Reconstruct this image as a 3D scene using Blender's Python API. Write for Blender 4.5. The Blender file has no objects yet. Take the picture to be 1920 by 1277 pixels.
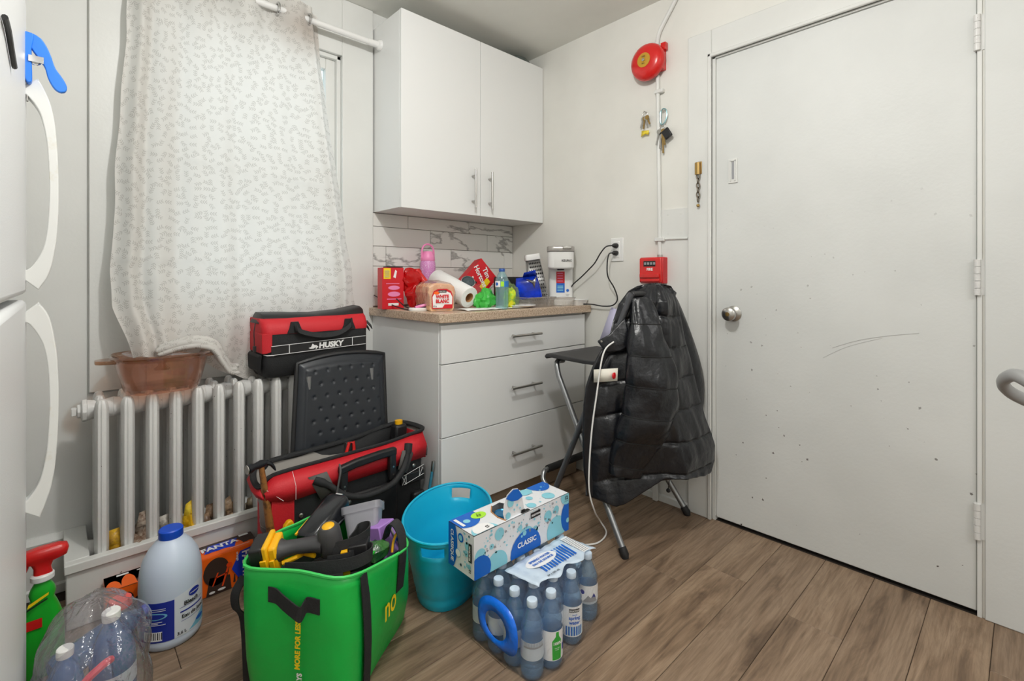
import bpy, bmesh, math, random
import numpy as np
from mathutils import Vector, Matrix, noise
random.seed(7)
SC = bpy.context.scene
COL = SC.collection
PI = math.pi
# ------------------------------------------------------------------ camera
cd = bpy.data.cameras.new('camera'); cam = bpy.data.objects.new('camera', cd); COL.objects.link(cam)
cam.location = (-2.1053, -2.252, 1.0592)
cam.rotation_euler = (PI/2, 0, -math.radians(43.104))
cd.sensor_width = 36; cd.sensor_fit = 'HORIZONTAL'; cd.lens = 17.012; cd.shift_y = -0.0606
cd.clip_start = 0.02
SC.camera = cam
# ------------------------------------------------------------------ world, lamps, exposure
wd = bpy.data.worlds.new('daylight'); SC.world = wd; wd.use_nodes = True
bg = wd.node_tree.nodes['Background']; bg.inputs[0].default_value = (0.93, 0.96, 1.0, 1); bg.inputs[1].default_value = 2.5
def lamp(name, kind, loc, power, size, color=(1, 1, 1), rot=(0, 0, 0), sy=None):
    l = bpy.data.lights.new(name, kind); l.energy = power; l.color = color
    if kind == 'AREA':
        l.size = size
        if sy: l.shape = 'RECTANGLE'; l.size_y = sy
    else: l.shadow_soft_size = size
    o = bpy.data.objects.new(name, l); COL.objects.link(o); o.location = loc; o.rotation_euler = rot
    return o
lamp('ceiling_lamp', 'POINT', (-1.54, -1.60, 2.24), 58, 0.045, (1.0, 0.985, 0.96))
lamp('added_fill_area', 'AREA', (-1.5, -3.7, 2.36), 38, 1.2, (1.0, 0.99, 0.98), (0, 0, 0), 1.2)  # unseen area light added behind the camera as soft fill, no real fixture
SC.view_settings.view_transform = 'Standard'; SC.view_settings.look = 'None'
SC.view_settings.exposure = -0.36; SC.view_settings.gamma = 1.0; SC.view_settings.use_curve_mapping = False
SC.cycles.use_denoising = True
SC.cycles.max_bounces = 10; SC.cycles.diffuse_bounces = 5; SC.cycles.transparent_max_bounces = 32
SC.cycles.caustics_reflective = False; SC.cycles.caustics_refractive = False
SC.cycles.sample_clamp_indirect = 6
# ------------------------------------------------------------------ materials
def lin(c):
    return tuple((x/255/12.92 if x/255 <= 0.04045 else ((x/255+0.055)/1.055)**2.4) for x in c)
def base(name):
    m = bpy.data.materials.new(name); m.use_nodes = True
    nt = m.node_tree; b = nt.nodes['Principled BSDF']
    return m, nt, b
def N(nt, t, **k):
    n = nt.nodes.new(t)
    for a, v in k.items():
        if a in n.inputs: n.inputs[a].default_value = v
        else: setattr(n, a, v)
    return n
def ramp(nt, stops):
    r = nt.nodes.new('ShaderNodeValToRGB'); e = r.color_ramp.elements
    while len(e) < len(stops): e.new(0.5)
    for i, (p, c) in enumerate(stops):
        e[i].position = p; e[i].color = (*c, 1) if len(c) == 3 else c
    return r
def mixc(nt, fac, a, b, mode='MIX'):
    n = nt.nodes.new('ShaderNodeMix'); n.data_type = 'RGBA'; n.blend_type = mode
    for s, v in ((0, fac), (6, a), (7, b)):
        if isinstance(v, bpy.types.NodeSocket): nt.links.new(v, n.inputs[s])
        elif s == 0: n.inputs[0].default_value = v
        else: n.inputs[s].default_value = (*v, 1) if len(v) == 3 else v
    return n.outputs[2]
def M(name, c, rough=0.5, metal=0.0, spec=0.5, bump=None, var=None, coat=0.0, sub=None, trans=0.0, sheen=0.0, coords='Object'):
    """plain principled surface, c in sRGB 0-255; bump=(scale,strength); var=(scale,colour2,lo,hi) a mottled second colour"""
    m, nt, b = base(name)
    b.inputs['Base Color'].default_value = (*lin(c), 1)
    b.inputs['Roughness'].default_value = rough; b.inputs['Metallic'].default_value = metal
    b.inputs['Specular IOR Level'].default_value = spec; b.inputs['Coat Weight'].default_value = coat
    b.inputs['Transmission Weight'].default_value = trans; b.inputs['Sheen Weight'].default_value = sheen
    tc = N(nt, 'ShaderNodeTexCoord')
    if bump:
        n = N(nt, 'ShaderNodeTexNoise', Scale=bump[0], Detail=4.0); bp = N(nt, 'ShaderNodeBump', Strength=bump[1], Distance=0.01)
        nt.links.new(tc.outputs[coords], n.inputs['Vector']); nt.links.new(n.outputs['Fac'], bp.inputs['Height']); nt.links.new(bp.outputs[0], b.inputs['Normal'])
    if var:
        n = N(nt, 'ShaderNodeTexNoise', Scale=var[0], Detail=5.0, Roughness=0.65); nt.links.new(tc.outputs[coords], n.inputs['Vector'])
        r = ramp(nt, [(var[2], (0, 0, 0)), (var[3], (1, 1, 1))]); nt.links.new(n.outputs['Fac'], r.inputs[0])
        nt.links.new(mixc(nt, r.outputs[0], lin(c), lin(var[1])), b.inputs['Base Color'])
    return m
def FILM(name, c, gloss=0.25, diff=0.0, dc=None, rough=0.08, bump=None, tl=0.0):
    """thin clear plastic or glass: tinted see-through with fresnel gloss and an optional milky share"""
    m = bpy.data.materials.new(name); m.use_nodes = True; nt = m.node_tree; nt.nodes.clear()
    out = N(nt, 'ShaderNodeOutputMaterial'); tr = N(nt, 'ShaderNodeBsdfTransparent'); tr.inputs[0].default_value = (*lin(c), 1)
    gl = N(nt, 'ShaderNodeBsdfGlossy'); gl.inputs['Roughness'].default_value = rough
    cur = tr.outputs[0]
    if diff > 0:
        d = N(nt, 'ShaderNodeBsdfDiffuse'); d.inputs[0].default_value = (*lin(dc or c), 1)
        if tl > 0:
            t2 = N(nt, 'ShaderNodeBsdfTranslucent'); t2.inputs[0].default_value = (*lin(dc or c), 1)
            mx0 = N(nt, 'ShaderNodeMixShader'); mx0.inputs[0].default_value = tl
            nt.links.new(d.outputs[0], mx0.inputs[1]); nt.links.new(t2.outputs[0], mx0.inputs[2]); ds = mx0.outputs[0]
        else: ds = d.outputs[0]
        mx = N(nt, 'ShaderNodeMixShader'); mx.inputs[0].default_value = diff
        nt.links.new(cur, mx.inputs[1]); nt.links.new(ds, mx.inputs[2]); cur = mx.outputs[0]
    lw = N(nt, 'ShaderNodeLayerWeight', Blend=0.5); mx = N(nt, 'ShaderNodeMixShader')
    pw = N(nt, 'ShaderNodeMath', operation='POWER'); pw.inputs[1].default_value = 3.5; ma = N(nt, 'ShaderNodeMath', operation='MULTIPLY_ADD'); ma.inputs[1].default_value = min(0.9, gloss*2.2); ma.inputs[2].default_value = 0.2*gloss
    nt.links.new(lw.outputs['Facing'], pw.inputs[0]); nt.links.new(pw.outputs[0], ma.inputs[0]); nt.links.new(ma.outputs[0], mx.inputs[0]); nt.links.new(cur, mx.inputs[1]); nt.links.new(gl.outputs[0], mx.inputs[2])
    nt.links.new(mx.outputs[0], out.inputs[0])
    if bump:
        tc = N(nt, 'ShaderNodeTexCoord'); n = N(nt, 'ShaderNodeTexNoise', Scale=bump[0], Detail=3.0); bp = N(nt, 'ShaderNodeBump', Strength=bump[1], Distance=0.02)
        nt.links.new(tc.outputs['Object'], n.inputs['Vector']); nt.links.new(n.outputs['Fac'], bp.inputs['Height'])
        nt.links.new(bp.outputs[0], gl.inputs['Normal']); nt.links.new(bp.outputs[0], lw.inputs['Normal'])
    return m
def painted(name, c, rough=0.35, specks=0.0, sc=26.0, speckcol=(70, 55, 42), zfade=None, warm=None, bump=0.08):
    """old gloss paint with roller texture; specks = how much of the surface carries small brown flecks"""
    m, nt, b = base(name); tc = N(nt, 'ShaderNodeTexCoord'); geo = N(nt, 'ShaderNodeNewGeometry')
    P = geo.outputs['Position']
    n = N(nt, 'ShaderNodeTexNoise', Scale=3.0, Detail=4.0); nt.links.new(P, n.inputs['Vector'])
    r = ramp(nt, [(0.35, lin([x-7 for x in c])), (0.65, lin(c))]); nt.links.new(n.outputs['Fac'], r.inputs[0]); col = r.outputs[0]
    if specks:
        v = N(nt, 'ShaderNodeTexVoronoi', Scale=sc); nt.links.new(P, v.inputs['Vector'])
        wn = N(nt, 'ShaderNodeMath', operation='LESS_THAN'); wn.inputs[1].default_value = specks
        sp = N(nt, 'ShaderNodeSeparateColor'); nt.links.new(v.outputs['Color'], sp.inputs[0]); nt.links.new(sp.outputs[0], wn.inputs[0])
        sz = N(nt, 'ShaderNodeMath', operation='MULTIPLY'); sz.inputs[1].default_value = 0.05; nt.links.new(sp.outputs[1], sz.inputs[0])
        n3 = N(nt, 'ShaderNodeTexNoise', Scale=220.0); nt.links.new(P, n3.inputs['Vector'])
        ds = N(nt, 'ShaderNodeMath', operation='MULTIPLY'); nt.links.new(v.outputs['Distance'], ds.inputs[0]); nt.links.new(n3.outputs['Fac'], ds.inputs[1])
        lt = N(nt, 'ShaderNodeMath', operation='LESS_THAN'); nt.links.new(ds.outputs[0], lt.inputs[0]); nt.links.new(sz.outputs[0], lt.inputs[1])
        mu = N(nt, 'ShaderNodeMath', operation='MULTIPLY'); nt.links.new(wn.outputs[0], mu.inputs[0]); nt.links.new(lt.outputs[0], mu.inputs[1])
        f = mu.outputs[0]
        if zfade:
            s = N(nt, 'ShaderNodeSeparateXYZ'); nt.links.new(P, s.inputs[0]); mr = N(nt, 'ShaderNodeMapRange')
            mr.inputs[1].default_value = zfade[0]; mr.inputs[2].default_value = zfade[1]; mr.inputs[3].default_value = 1; mr.inputs[4].default_value = 0
            nt.links.new(s.outputs[2], mr.inputs[0]); m2 = N(nt, 'ShaderNodeMath', operation='MULTIPLY'); nt.links.new(f, m2.inputs[0]); nt.links.new(mr.outputs[0], m2.inputs[1])
            f = m2.outputs[0]
        col = mixc(nt, f, col, lin(speckcol))
    nt.links.new(col, b.inputs['Base Color']); b.inputs['Roughness'].default_value = rough
    n2 = N(nt, 'ShaderNodeTexNoise', Scale=90.0, Detail=3.0); nt.links.new(P, n2.inputs['Vector'])
    bp = N(nt, 'ShaderNodeBump', Strength=bump, Distance=0.01); nt.links.new(n2.outputs['Fac'], bp.inputs['Height']); nt.links.new(bp.outputs[0], b.inputs['Normal'])
    return m
def plank_mat():
    m, nt, b = base('floor_planks'); geo = N(nt, 'ShaderNodeNewGeometry'); oi = N(nt, 'ShaderNodeObjectInfo')
    of = N(nt, 'ShaderNodeVectorMath', operation='SCALE'); of.inputs[0].default_value = (7.3, 3.1, 5.7)
    nt.links.new(oi.outputs['Random'], of.inputs['Scale'])
    ad = N(nt, 'ShaderNodeVectorMath', operation='ADD'); nt.links.new(geo.outputs['Position'], ad.inputs[0]); nt.links.new(of.outputs[0], ad.inputs[1])
    mp = N(nt, 'ShaderNodeMapping'); mp.inputs['Scale'].default_value = (1.6, 11.0, 1.0); nt.links.new(ad.outputs[0], mp.inputs[0])
    n1 = N(nt, 'ShaderNodeTexNoise', Scale=1.5, Detail=7.0, Roughness=0.62, Distortion=1.3); nt.links.new(mp.outputs[0], n1.inputs['Vector'])
    mp2 = N(nt, 'ShaderNodeMapping'); mp2.inputs['Scale'].default_value = (6.0, 110.0, 1.0); nt.links.new(ad.outputs[0], mp2.inputs[0])
    n2 = N(nt, 'ShaderNodeTexNoise', Scale=1.2, Detail=4.0, Roughness=0.6); nt.links.new(mp2.outputs[0], n2.inputs['Vector'])
    r1 = ramp(nt, [(0.28, lin((92, 75, 60))), (0.46, lin((134, 113, 93))), (0.6, lin((152, 131, 110))), (0.78, lin((118, 98, 80)))]); nt.links.new(n1.outputs['Fac'], r1.inputs[0])
    r2 = ramp(nt, [(0.3, (0.72, 0.7, 0.68)), (0.62, (1.06, 1.05, 1.04))]); nt.links.new(n2.outputs['Fac'], r2.inputs[0])
    c = mixc(nt, 1.0, r1.outputs[0], r2.outputs[0], 'MULTIPLY')
    r3 = ramp(nt, [(0.0, (0.86, 0.85, 0.85)), (1.0, (1.1, 1.09, 1.07))]); nt.links.new(oi.outputs['Random'], r3.inputs[0])
    c = mixc(nt, 1.0, c, r3.outputs[0], 'MULTIPLY')
    nt.links.new(c, b.inputs['Base Color']); b.inputs['Roughness'].default_value = 0.48; b.inputs['Specular IOR Level'].default_value = 0.35
    bp = N(nt, 'ShaderNodeBump', Strength=0.12, Distance=0.004); nt.links.new(n2.outputs['Fac'], bp.inputs['Height']); nt.links.new(bp.outputs[0], b.inputs['Normal'])
    return m
def marble_mat():
    m, nt, b = base('marble_tile'); tc = N(nt, 'ShaderNodeTexCoord'); oi = N(nt, 'ShaderNodeObjectInfo')
    of = N(nt, 'ShaderNodeVectorMath', operation='SCALE'); of.inputs[0].default_value = (31.0, 17.0, 23.0); nt.links.new(oi.outputs['Random'], of.inputs['Scale'])
    ad = N(nt, 'ShaderNodeVectorMath', operation='ADD'); nt.links.new(tc.outputs['Object'], ad.inputs[0]); nt.links.new(of.outputs[0], ad.inputs[1])
    mp = N(nt, 'ShaderNodeMapping'); mp.inputs['Rotation'].default_value = (0, 0.5, 0); mp.inputs['Scale'].default_value = (0.7, 1, 2.2); nt.links.new(ad.outputs[0], mp.inputs[0]); n = N(nt, 'ShaderNodeTexNoise', Scale=2.0, Detail=7.0, Roughness=0.55, Distortion=0.3); nt.links.new(mp.outputs[0], n.inputs['Vector'])
    r = ramp(nt, [(0.0, lin((226, 226, 222))), (0.474, lin((224, 224, 220))), (0.494, lin((150, 149, 146))), (0.500, lin((182, 181, 178))), (0.512, lin((226, 226, 222)))])
    nt.links.new(n.outputs['Fac'], r.inputs[0]); nt.links.new(r.outputs[0], b.inputs['Base Color']); b.inputs['Roughness'].default_value = 0.16
    return m
def counter_mat():
    m, nt, b = base('speckled_counter'); geo = N(nt, 'ShaderNodeNewGeometry'); P = geo.outputs['Position']
    n = N(nt, 'ShaderNodeTexNoise', Scale=150.0, Detail=3.0, Roughness=0.7); nt.links.new(P, n.inputs['Vector'])
    r = ramp(nt, [(0.3, lin((108, 86, 70))), (0.42, lin((182, 158, 134))), (0.58, lin((205, 184, 162))), (0.7, lin((226, 212, 196)))]); nt.links.new(n.outputs['Fac'], r.inputs[0])
    v = N(nt, 'ShaderNodeTexVoronoi', Scale=120.0); nt.links.new(P, v.inputs['Vector'])
    lt = N(nt, 'ShaderNodeMath', operation='LESS_THAN'); lt.inputs[1].default_value = 0.16; nt.links.new(v.outputs['Distance'], lt.inputs[0])
    nt.links.new(mixc(nt, lt.outputs[0], r.outputs[0], lin((88, 66, 52))), b.inputs['Base Color']); b.inputs['Roughness'].default_value = 0.3
    return m
def curtain_mat():
    m = bpy.data.materials.new('curtain_cloth'); m.use_nodes = True; nt = m.node_tree; nt.nodes.clear()
    out = N(nt, 'ShaderNodeOutputMaterial'); uv = N(nt, 'ShaderNodeUVMap')
    # leafy sprigs: one per voronoi cell, turned at random; paired lens-shaped leaves slanting off a stem
    def math_(op, a, b=None):
        n = N(nt, 'ShaderNodeMath', operation=op)
        for k, v in ((0, a), (1, b)):
            if v is None: continue
            if isinstance(v, bpy.types.NodeSocket): nt.links.new(v, n.inputs[k])
            else: n.inputs[k].default_value = v
        return n.outputs[0]
    vo = N(nt, 'ShaderNodeTexVoronoi', Scale=34.0, Randomness=0.8); vo.voronoi_dimensions = '2D'; nt.links.new(uv.outputs[0], vo.inputs['Vector'])
    lv = N(nt, 'ShaderNodeVectorMath', operation='SUBTRACT'); nt.links.new(uv.outputs[0], lv.inputs[0]); nt.links.new(vo.outputs['Position'], lv.inputs[1])
    sc_ = N(nt, 'ShaderNodeSeparateColor'); nt.links.new(vo.outputs['Color'], sc_.inputs[0])
    ro = N(nt, 'ShaderNodeVectorRotate'); ro.rotation_type = 'Z_AXIS'; nt.links.new(lv.outputs[0], ro.inputs['Vector']); nt.links.new(math_('MULTIPLY', sc_.outputs[0], 6.283), ro.inputs['Angle'])
    sl = N(nt, 'ShaderNodeSeparateXYZ'); nt.links.new(ro.outputs[0], sl.inputs[0])
    ax_ = math_('ABSOLUTE', sl.outputs[0]); LL, sp_ = 0.0078, 0.0076
    wv_ = math_('SUBTRACT', sl.outputs[1], ax_); md = math_('ABSOLUTE', math_('SUBTRACT', math_('FLOORED_MODULO', wv_, sp_), sp_/2))
    pf = math_('MULTIPLY', math_('MULTIPLY', ax_, math_('SUBTRACT', LL, ax_)), 4*0.19*sp_/LL**2)
    leaf = math_('LESS_THAN', md, pf); stem = math_('LESS_THAN', ax_, 0.0005)
    leaf = math_('MULTIPLY', math_('MAXIMUM', leaf, stem), math_('LESS_THAN', math_('ABSOLUTE', sl.outputs[1]), 0.0118))
    class _o: pass
    mu = _o(); mu.outputs = [leaf]
    ms = N(nt, 'ShaderNodeMath', operation='MULTIPLY'); ms.inputs[1].default_value = 0.5; nt.links.new(mu.outputs[0], ms.inputs[0])
    # brown stains near the top right corner and along the lower edge
    sx = N(nt, 'ShaderNodeSeparateXYZ'); nt.links.new(uv.outputs[0], sx.inputs[0])
    g = N(nt, 'ShaderNodeVectorMath', operation='DISTANCE'); g.inputs[1].default_value = (0.70, 0.12, 0)
    nt.links.new(uv.outputs[0], g.inputs[0]); gr = N(nt, 'ShaderNodeMapRange'); gr.inputs[1].default_value = 0.02; gr.inputs[2].default_value = 0.13; gr.inputs[3].default_value = 0.75; gr.inputs[4].default_value = 0.0
    nt.links.new(g.outputs['Value'], gr.inputs[0])
    nb = N(nt, 'ShaderNodeTexNoise', Scale=7.0, Detail=5.0); nt.links.new(uv.outputs[0], nb.inputs['Vector'])
    lo = N(nt, 'ShaderNodeMapRange'); lo.inputs[1].default_value = 1.25; lo.inputs[2].default_value = 1.5; lo.inputs[3].default_value = 0.0; lo.inputs[4].default_value = 0.3
    nt.links.new(sx.outputs[1], lo.inputs[0])
    st = N(nt, 'ShaderNodeMath', operation='MAXIMUM'); nt.links.new(gr.outputs[0], st.inputs[0]); nt.links.new(lo.outputs[0], st.inputs[1])
    st2 = N(nt, 'ShaderNodeMath', operation='MULTIPLY'); nt.links.new(st.outputs[0], st2.inputs[0]); nt.links.new(nb.outputs['Fac'], st2.inputs[1])
    col = mixc(nt, st2.outputs[0], lin((233, 231, 227)), lin((140, 104, 74)))
    col = mixc(nt, ms.outputs[0], col, lin((142, 136, 128)))
    d = N(nt, 'ShaderNodeBsdfDiffuse'); t = N(nt, 'ShaderNodeBsdfTranslucent'); x = N(nt, 'ShaderNodeMixShader'); x.inputs[0].default_value = 0.36
    nt.links.new(col, d.inputs[0]); nt.links.new(col, t.inputs[0]); nt.links.new(d.outputs[0], x.inputs[1]); nt.links.new(t.outputs[0], x.inputs[2]); nt.links.new(x.outputs[0], out.inputs[0])
    wv = N(nt, 'ShaderNodeTexNoise', Scale=700.0); nt.links.new(uv.outputs[0], wv.inputs['Vector']); bp = N(nt, 'ShaderNodeBump', Strength=0.15, Distance=0.002)
    nt.links.new(wv.outputs['Fac'], bp.inputs['Height']); nt.links.new(bp.outputs[0], d.inputs['Normal'])
    return m
def foil(name, c, c2, rough=0.3, sc=30):
    return M(name, c, rough, var=(sc, c2, 0.42, 0.6), bump=(sc*1.5, 0.5))
MT = {}
def mt(k):
    return MT[k]
MT['wall'] = painted('wall_paint', (226, 227, 224), 0.5, bump=0.03)
MT['wall_warm'] = painted('wall_paint_warm', (229, 228, 222), 0.5, bump=0.03)
MT['ceil'] = painted('ceiling_paint', (228, 228, 222), 0.7, bump=0.03)
MT['gloss'] = painted('trim_gloss_paint', (224, 225, 222), 0.4, 0.10, 26.0, (96, 78, 60), (0.0, 1.3), bump=0.04)
MT['door'] = painted('door_gloss_paint', (218, 220, 218), 0.5, 0.65, 24.0, (58, 46, 38), (0.0, 1.55), bump=0.05)
MT['radpaint'] = painted('radiator_paint', (224, 224, 222), 0.35, 0.5, 60.0, (66, 56, 48), bump=0.12)
MT['plank'] = plank_mat(); MT['marble'] = marble_mat(); MT['counter'] = counter_mat(); MT['curtain'] = curtain_mat()
MT['grout'] = M('grout', (128, 124, 118), 0.9)
MT['seam'] = M('subfloor', (40, 32, 26), 0.9)
MT['melamine'] = M('white_melamine', (232, 233, 232), 0.32, spec=0.4)
MT['fridge'] = M('fridge_enamel', (232, 234, 235), 0.35, bump=(420, 0.1))
MT['fridge_handle'] = M('fridge_handle_plastic', (230, 231, 228), 0.4, var=(14, (216, 208, 186), 0.6, 0.8))
MT['steel'] = M('brushed_steel', (190, 188, 184), 0.3, 1.0)
MT['chrome'] = M('chrome', (210, 210, 210), 0.12, 1.0)
MT['brass'] = M('old_brass', (176, 146, 92), 0.35, 1.0)
MT['oldsteel'] = M('tarnished_steel', (120, 112, 100), 0.35, 0.9)
MT['tube'] = M('grey_steel_tube', (150, 152, 154), 0.32, 0.85)
MT['scuff'] = M('scuff_grey', (176, 176, 174), 0.7)
MT['seamthread'] = M('seam_thread', (10, 11, 13), 0.7)
MT['black'] = M('black_plastic', (28, 28, 30), 0.45)
MT['blackm'] = M('matt_black_cloth', (30, 31, 33), 0.75, bump=(260, 0.15))
MT['rubber'] = M('black_rubber', (22, 22, 23), 0.6)
MT['nylon'] = M('charcoal_nylon', (21, 23, 28), 0.32, spec=0.5, bump=(34, 0.4))
MT['red'] = M('red_cloth', (196, 26, 38), 0.6, bump=(220, 0.12))
MT['redp'] = M('red_plastic', (206, 28, 26), 0.25, coat=0.3)
MT['redcard'] = M('red_card', (206, 18, 34), 0.4)
MT['white'] = M('white_plastic', (236, 236, 234), 0.35)
MT['paper'] = M('white_paper', (240, 240, 238), 0.8)
MT['ink'] = M('black_ink', (22, 22, 24), 0.5)
MT['wink'] = M('white_ink', (244, 244, 244), 0.5)
MT['yellow'] = M('yellow_plastic', (240, 180, 12), 0.4)
MT['yink'] = M('yellow_ink', (250, 214, 20), 0.5)
MT['blue'] = M('blue_plastic', (40, 126, 232), 0.35)
MT['bluecap'] = M('deep_blue_plastic', (18, 78, 200), 0.4)
MT['inkblue'] = M('blue_ink', (10, 98, 196), 0.45)
MT['inkaqua'] = M('aqua_ink', (140, 208, 224), 0.45)
MT['inknavy'] = M('navy_ink', (26, 46, 150), 0.45)
MT['lime'] = M('lime_ink', (176, 236, 60), 0.5)
MT['orange'] = M('orange_card', (250, 104, 14), 0.4)
MT['inkgrey'] = M('grey_ink', (150, 152, 156), 0.5)
MT['green'] = M('green_tarpaulin', (22, 186, 74), 0.38, bump=(14, 0.3))
MT['greenp'] = M('green_plastic', (26, 170, 40), 0.35)
MT['aqua'] = M('turquoise_plastic', (30, 188, 224), 0.34)
MT['glassamber'] = FILM('amber_glass', (252, 238, 231), 0.36, 0.09, (252, 196, 170), 0.05, tl=0.5)
MT['glassdark'] = FILM('dark_amber_glass', (238, 210, 188), 0.4, 0.14, (130, 84, 58), 0.05)
MT['glass'] = FILM('clear_glass', (240, 246, 246), 0.2)
MT['film'] = FILM('clear_wrap', (252, 253, 254), 0.11, 0.03, (235, 240, 245), 0.1, bump=(40, 0.7))
MT['bagfilm'] = FILM('crumpled_clear_bag', (248, 248, 251), 0.42, 0.16, (246, 240, 244), 0.1, bump=(26, 1.0), tl=0.5)
MT['pet'] = FILM('clear_bottle_plastic', (212, 234, 252), 0.5, 0.24, (160, 214, 255), 0.05, tl=0.5, bump=(60, 0.25))
MT['petblue'] = FILM('blue_bottle_plastic', (150, 200, 238), 0.32, 0.45, (84, 150, 214), 0.06, tl=0.4)
MT['petaqua'] = FILM('aqua_bottle_plastic', (224, 246, 249), 0.4, 0.26, (200, 244, 250), 0.06, tl=0.5)
MT['clam'] = FILM('clear_clamshell', (242, 240, 237), 0.36, 0.18, (236, 230, 224), 0.08, bump=(60, 0.8))
MT['milky'] = FILM('milky_tub_plastic', (236, 236, 240), 0.16, 0.45, (212, 212, 218), 0.3, tl=0.4)
MT['hdpe'] = M('milky_jug_plastic', (206, 218, 236), 0.4)
MT['purple'] = M('lilac_card', (170, 126, 204), 0.45)
MT['pink'] = M('pink_plastic', (238, 140, 190), 0.35)
MT['pinkglit'] = M('pink_glitter', (214, 140, 200), 0.35, var=(180, (244, 220, 240), 0.55, 0.62))
MT['wood'] = M('hammer_wood', (150, 98, 50), 0.4, var=(40, (70, 42, 22), 0.5, 0.65))
MT['bread'] = M('bread_crust', (236, 184, 136), 0.6, var=(26, (246, 216, 178), 0.4, 0.65), bump=(40, 0.2))
MT['graypl'] = M('grey_plastic', (150, 150, 150), 0.4)
MT['lidgrey'] = M('warm_grey_plastic', (168, 164, 160), 0.3, 0.3)
MT['grater'] = M('grater_steel', (176, 176, 176), 0.3, 0.9)
MT['lining'] = M('grey_lining', (150, 146, 140), 0.8, bump=(200, 0.1))
MT['cardboard'] = M('brown_cardboard', (180, 128, 80), 0.8)
MT['lav'] = M('lavender_paper', (206, 204, 232), 0.7)
# ------------------------------------------------------------------ mesh building
def V(*a): return Vector(a if len(a) > 1 else a[0])
class MB:
    def __init__(s): s.v = []; s.f = []; s.mi = []; s.k = 0
    def add(s, vs, fs):
        o = len(s.v); s.v += [tuple(v) for v in vs]; s.f += [tuple(i+o for i in f) for f in fs]; s.mi += [s.k]*len(fs); return s
    def box(s, x0, x1, y0, y1, z0, z1, m=None):
        vs = [V(x, y, z) for z in (z0, z1) for y in (y0, y1) for x in (x0, x1)]
        if m is not None: vs = [m @ v for v in vs]
        return s.add(vs, [(0, 2, 3, 1), (4, 5, 7, 6), (0, 1, 5, 4), (2, 6, 7, 3), (0, 4, 6, 2), (1, 3, 7, 5)])
    def loft(s, rings, c0=True, c1=True, closed=True):
        n = len(rings[0]); vs = [p for r in rings for p in r]; fs = []
        for i in range(len(rings)-1):
            for j in range(n if closed else n-1):
                k = (j+1) % n; fs.append((i*n+j, i*n+k, (i+1)*n+k, (i+1)*n+j))
        if c0: fs.append(tuple(range(n-1, -1, -1)))
        if c1: fs.append(tuple(range((len(rings)-1)*n, len(rings)*n)))
        return s.add(vs, fs)
    def lathe(s, prof, n=24, c=(0, 0, 0), m=None, c0=True, c1=True):
        rings = []
        for r, z in prof:
            ring = [V(c[0]+r*math.cos(2*PI*i/n), c[1]+r*math.sin(2*PI*i/n), c[2]+z) for i in range(n)]
            rings.append([m @ p for p in ring] if m is not None else ring)
        return s.loft(rings, c0, c1)
    def tube(s, pts, r, n=10, closed=False, flat=1.0, up=None, caps=True):
        pts = [V(p) for p in pts]; L = len(pts); rings = []; prev = None
        for i, p in enumerate(pts):
            if closed: t = pts[(i+1) % L]-pts[i-1]
            else: t = pts[min(i+1, L-1)]-pts[max(i-1, 0)]
            t.normalize()
            if prev is None:
                a = V(up) if up is not None else (V(0, 0, 1) if abs(t.z) < 0.9 else V(1, 0, 0))
            else: a = prev
            a = (a-t*a.dot(t)).normalized(); prev = a; b = t.cross(a)
            rr = r[i] if isinstance(r, (list, tuple)) else r
            rings.append([p+a*(rr*math.cos(2*PI*j/n))+b*(rr*flat*math.sin(2*PI*j/n)) for j in range(n)])
        if closed: rings.append(rings[0]); return s.loft(rings, False, False)
        return s.loft(rings, caps, caps)
    def cyl(s, p0, p1, r0, r1=None, n=16): return s.tube([p0, p1], [r0, r0 if r1 is None else r1], n)
    def grid(s, rows):
        return s.loft(rows, False, False, closed=False)
    def poly(s, pts): return s.add(pts, [tuple(range(len(pts)))])
    def prism(s, pts, d):
        d = V(d); n = len(pts); a = [V(p) for p in pts]; return s.loft([a, [p+d for p in a]])
    def sphere(s, c, r, n=16, m=8, jit=0.0, seed=0, sq=(1, 1, 1), fr=3.0):
        rings = []; c = V(c)
        for i in range(1, m):
            th = PI*i/m; ring = []
            for j in range(n):
                d = V(math.sin(th)*math.cos(2*PI*j/n), math.sin(th)*math.sin(2*PI*j/n), -math.cos(th))
                k = 1+jit*noise.noise(d*fr+V(seed*3.7, seed*1.3, seed))
                ring.append(c+V(d.x*sq[0], d.y*sq[1], d.z*sq[2])*r*k)
            rings.append(ring)
        return s.loft(rings)
    def mesh(s, name, mats, smooth=True, ang=0.7):
        me = bpy.data.meshes.new(name); me.from_pydata(s.v, [], s.f)
        for m in (mats if isinstance(mats, (list, tuple)) else [mats]): me.materials.append(MT[m] if isinstance(m, str) else m)
        if any(s.mi): me.polygons.foreach_set('material_index', s.mi)
        bm = bmesh.new(); bm.from_mesh(me); bmesh.ops.recalc_face_normals(bm, faces=bm.faces); bm.to_mesh(me); bm.free()
        if smooth:
            me.polygons.foreach_set('use_smooth', [True]*len(me.polygons)); me.set_sharp_from_angle(angle=ang)
        me.update(); return me
    def obj(s, name, mats, parent=None, world=False, bevel=0.0, seg=2, solid=0.0, off=-1.0, sub=0, smooth=True, ang=0.7, kind=None):
        return link(name, s.mesh(name, mats, smooth, ang), parent, world, bevel, seg, solid, off, sub, kind)
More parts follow.
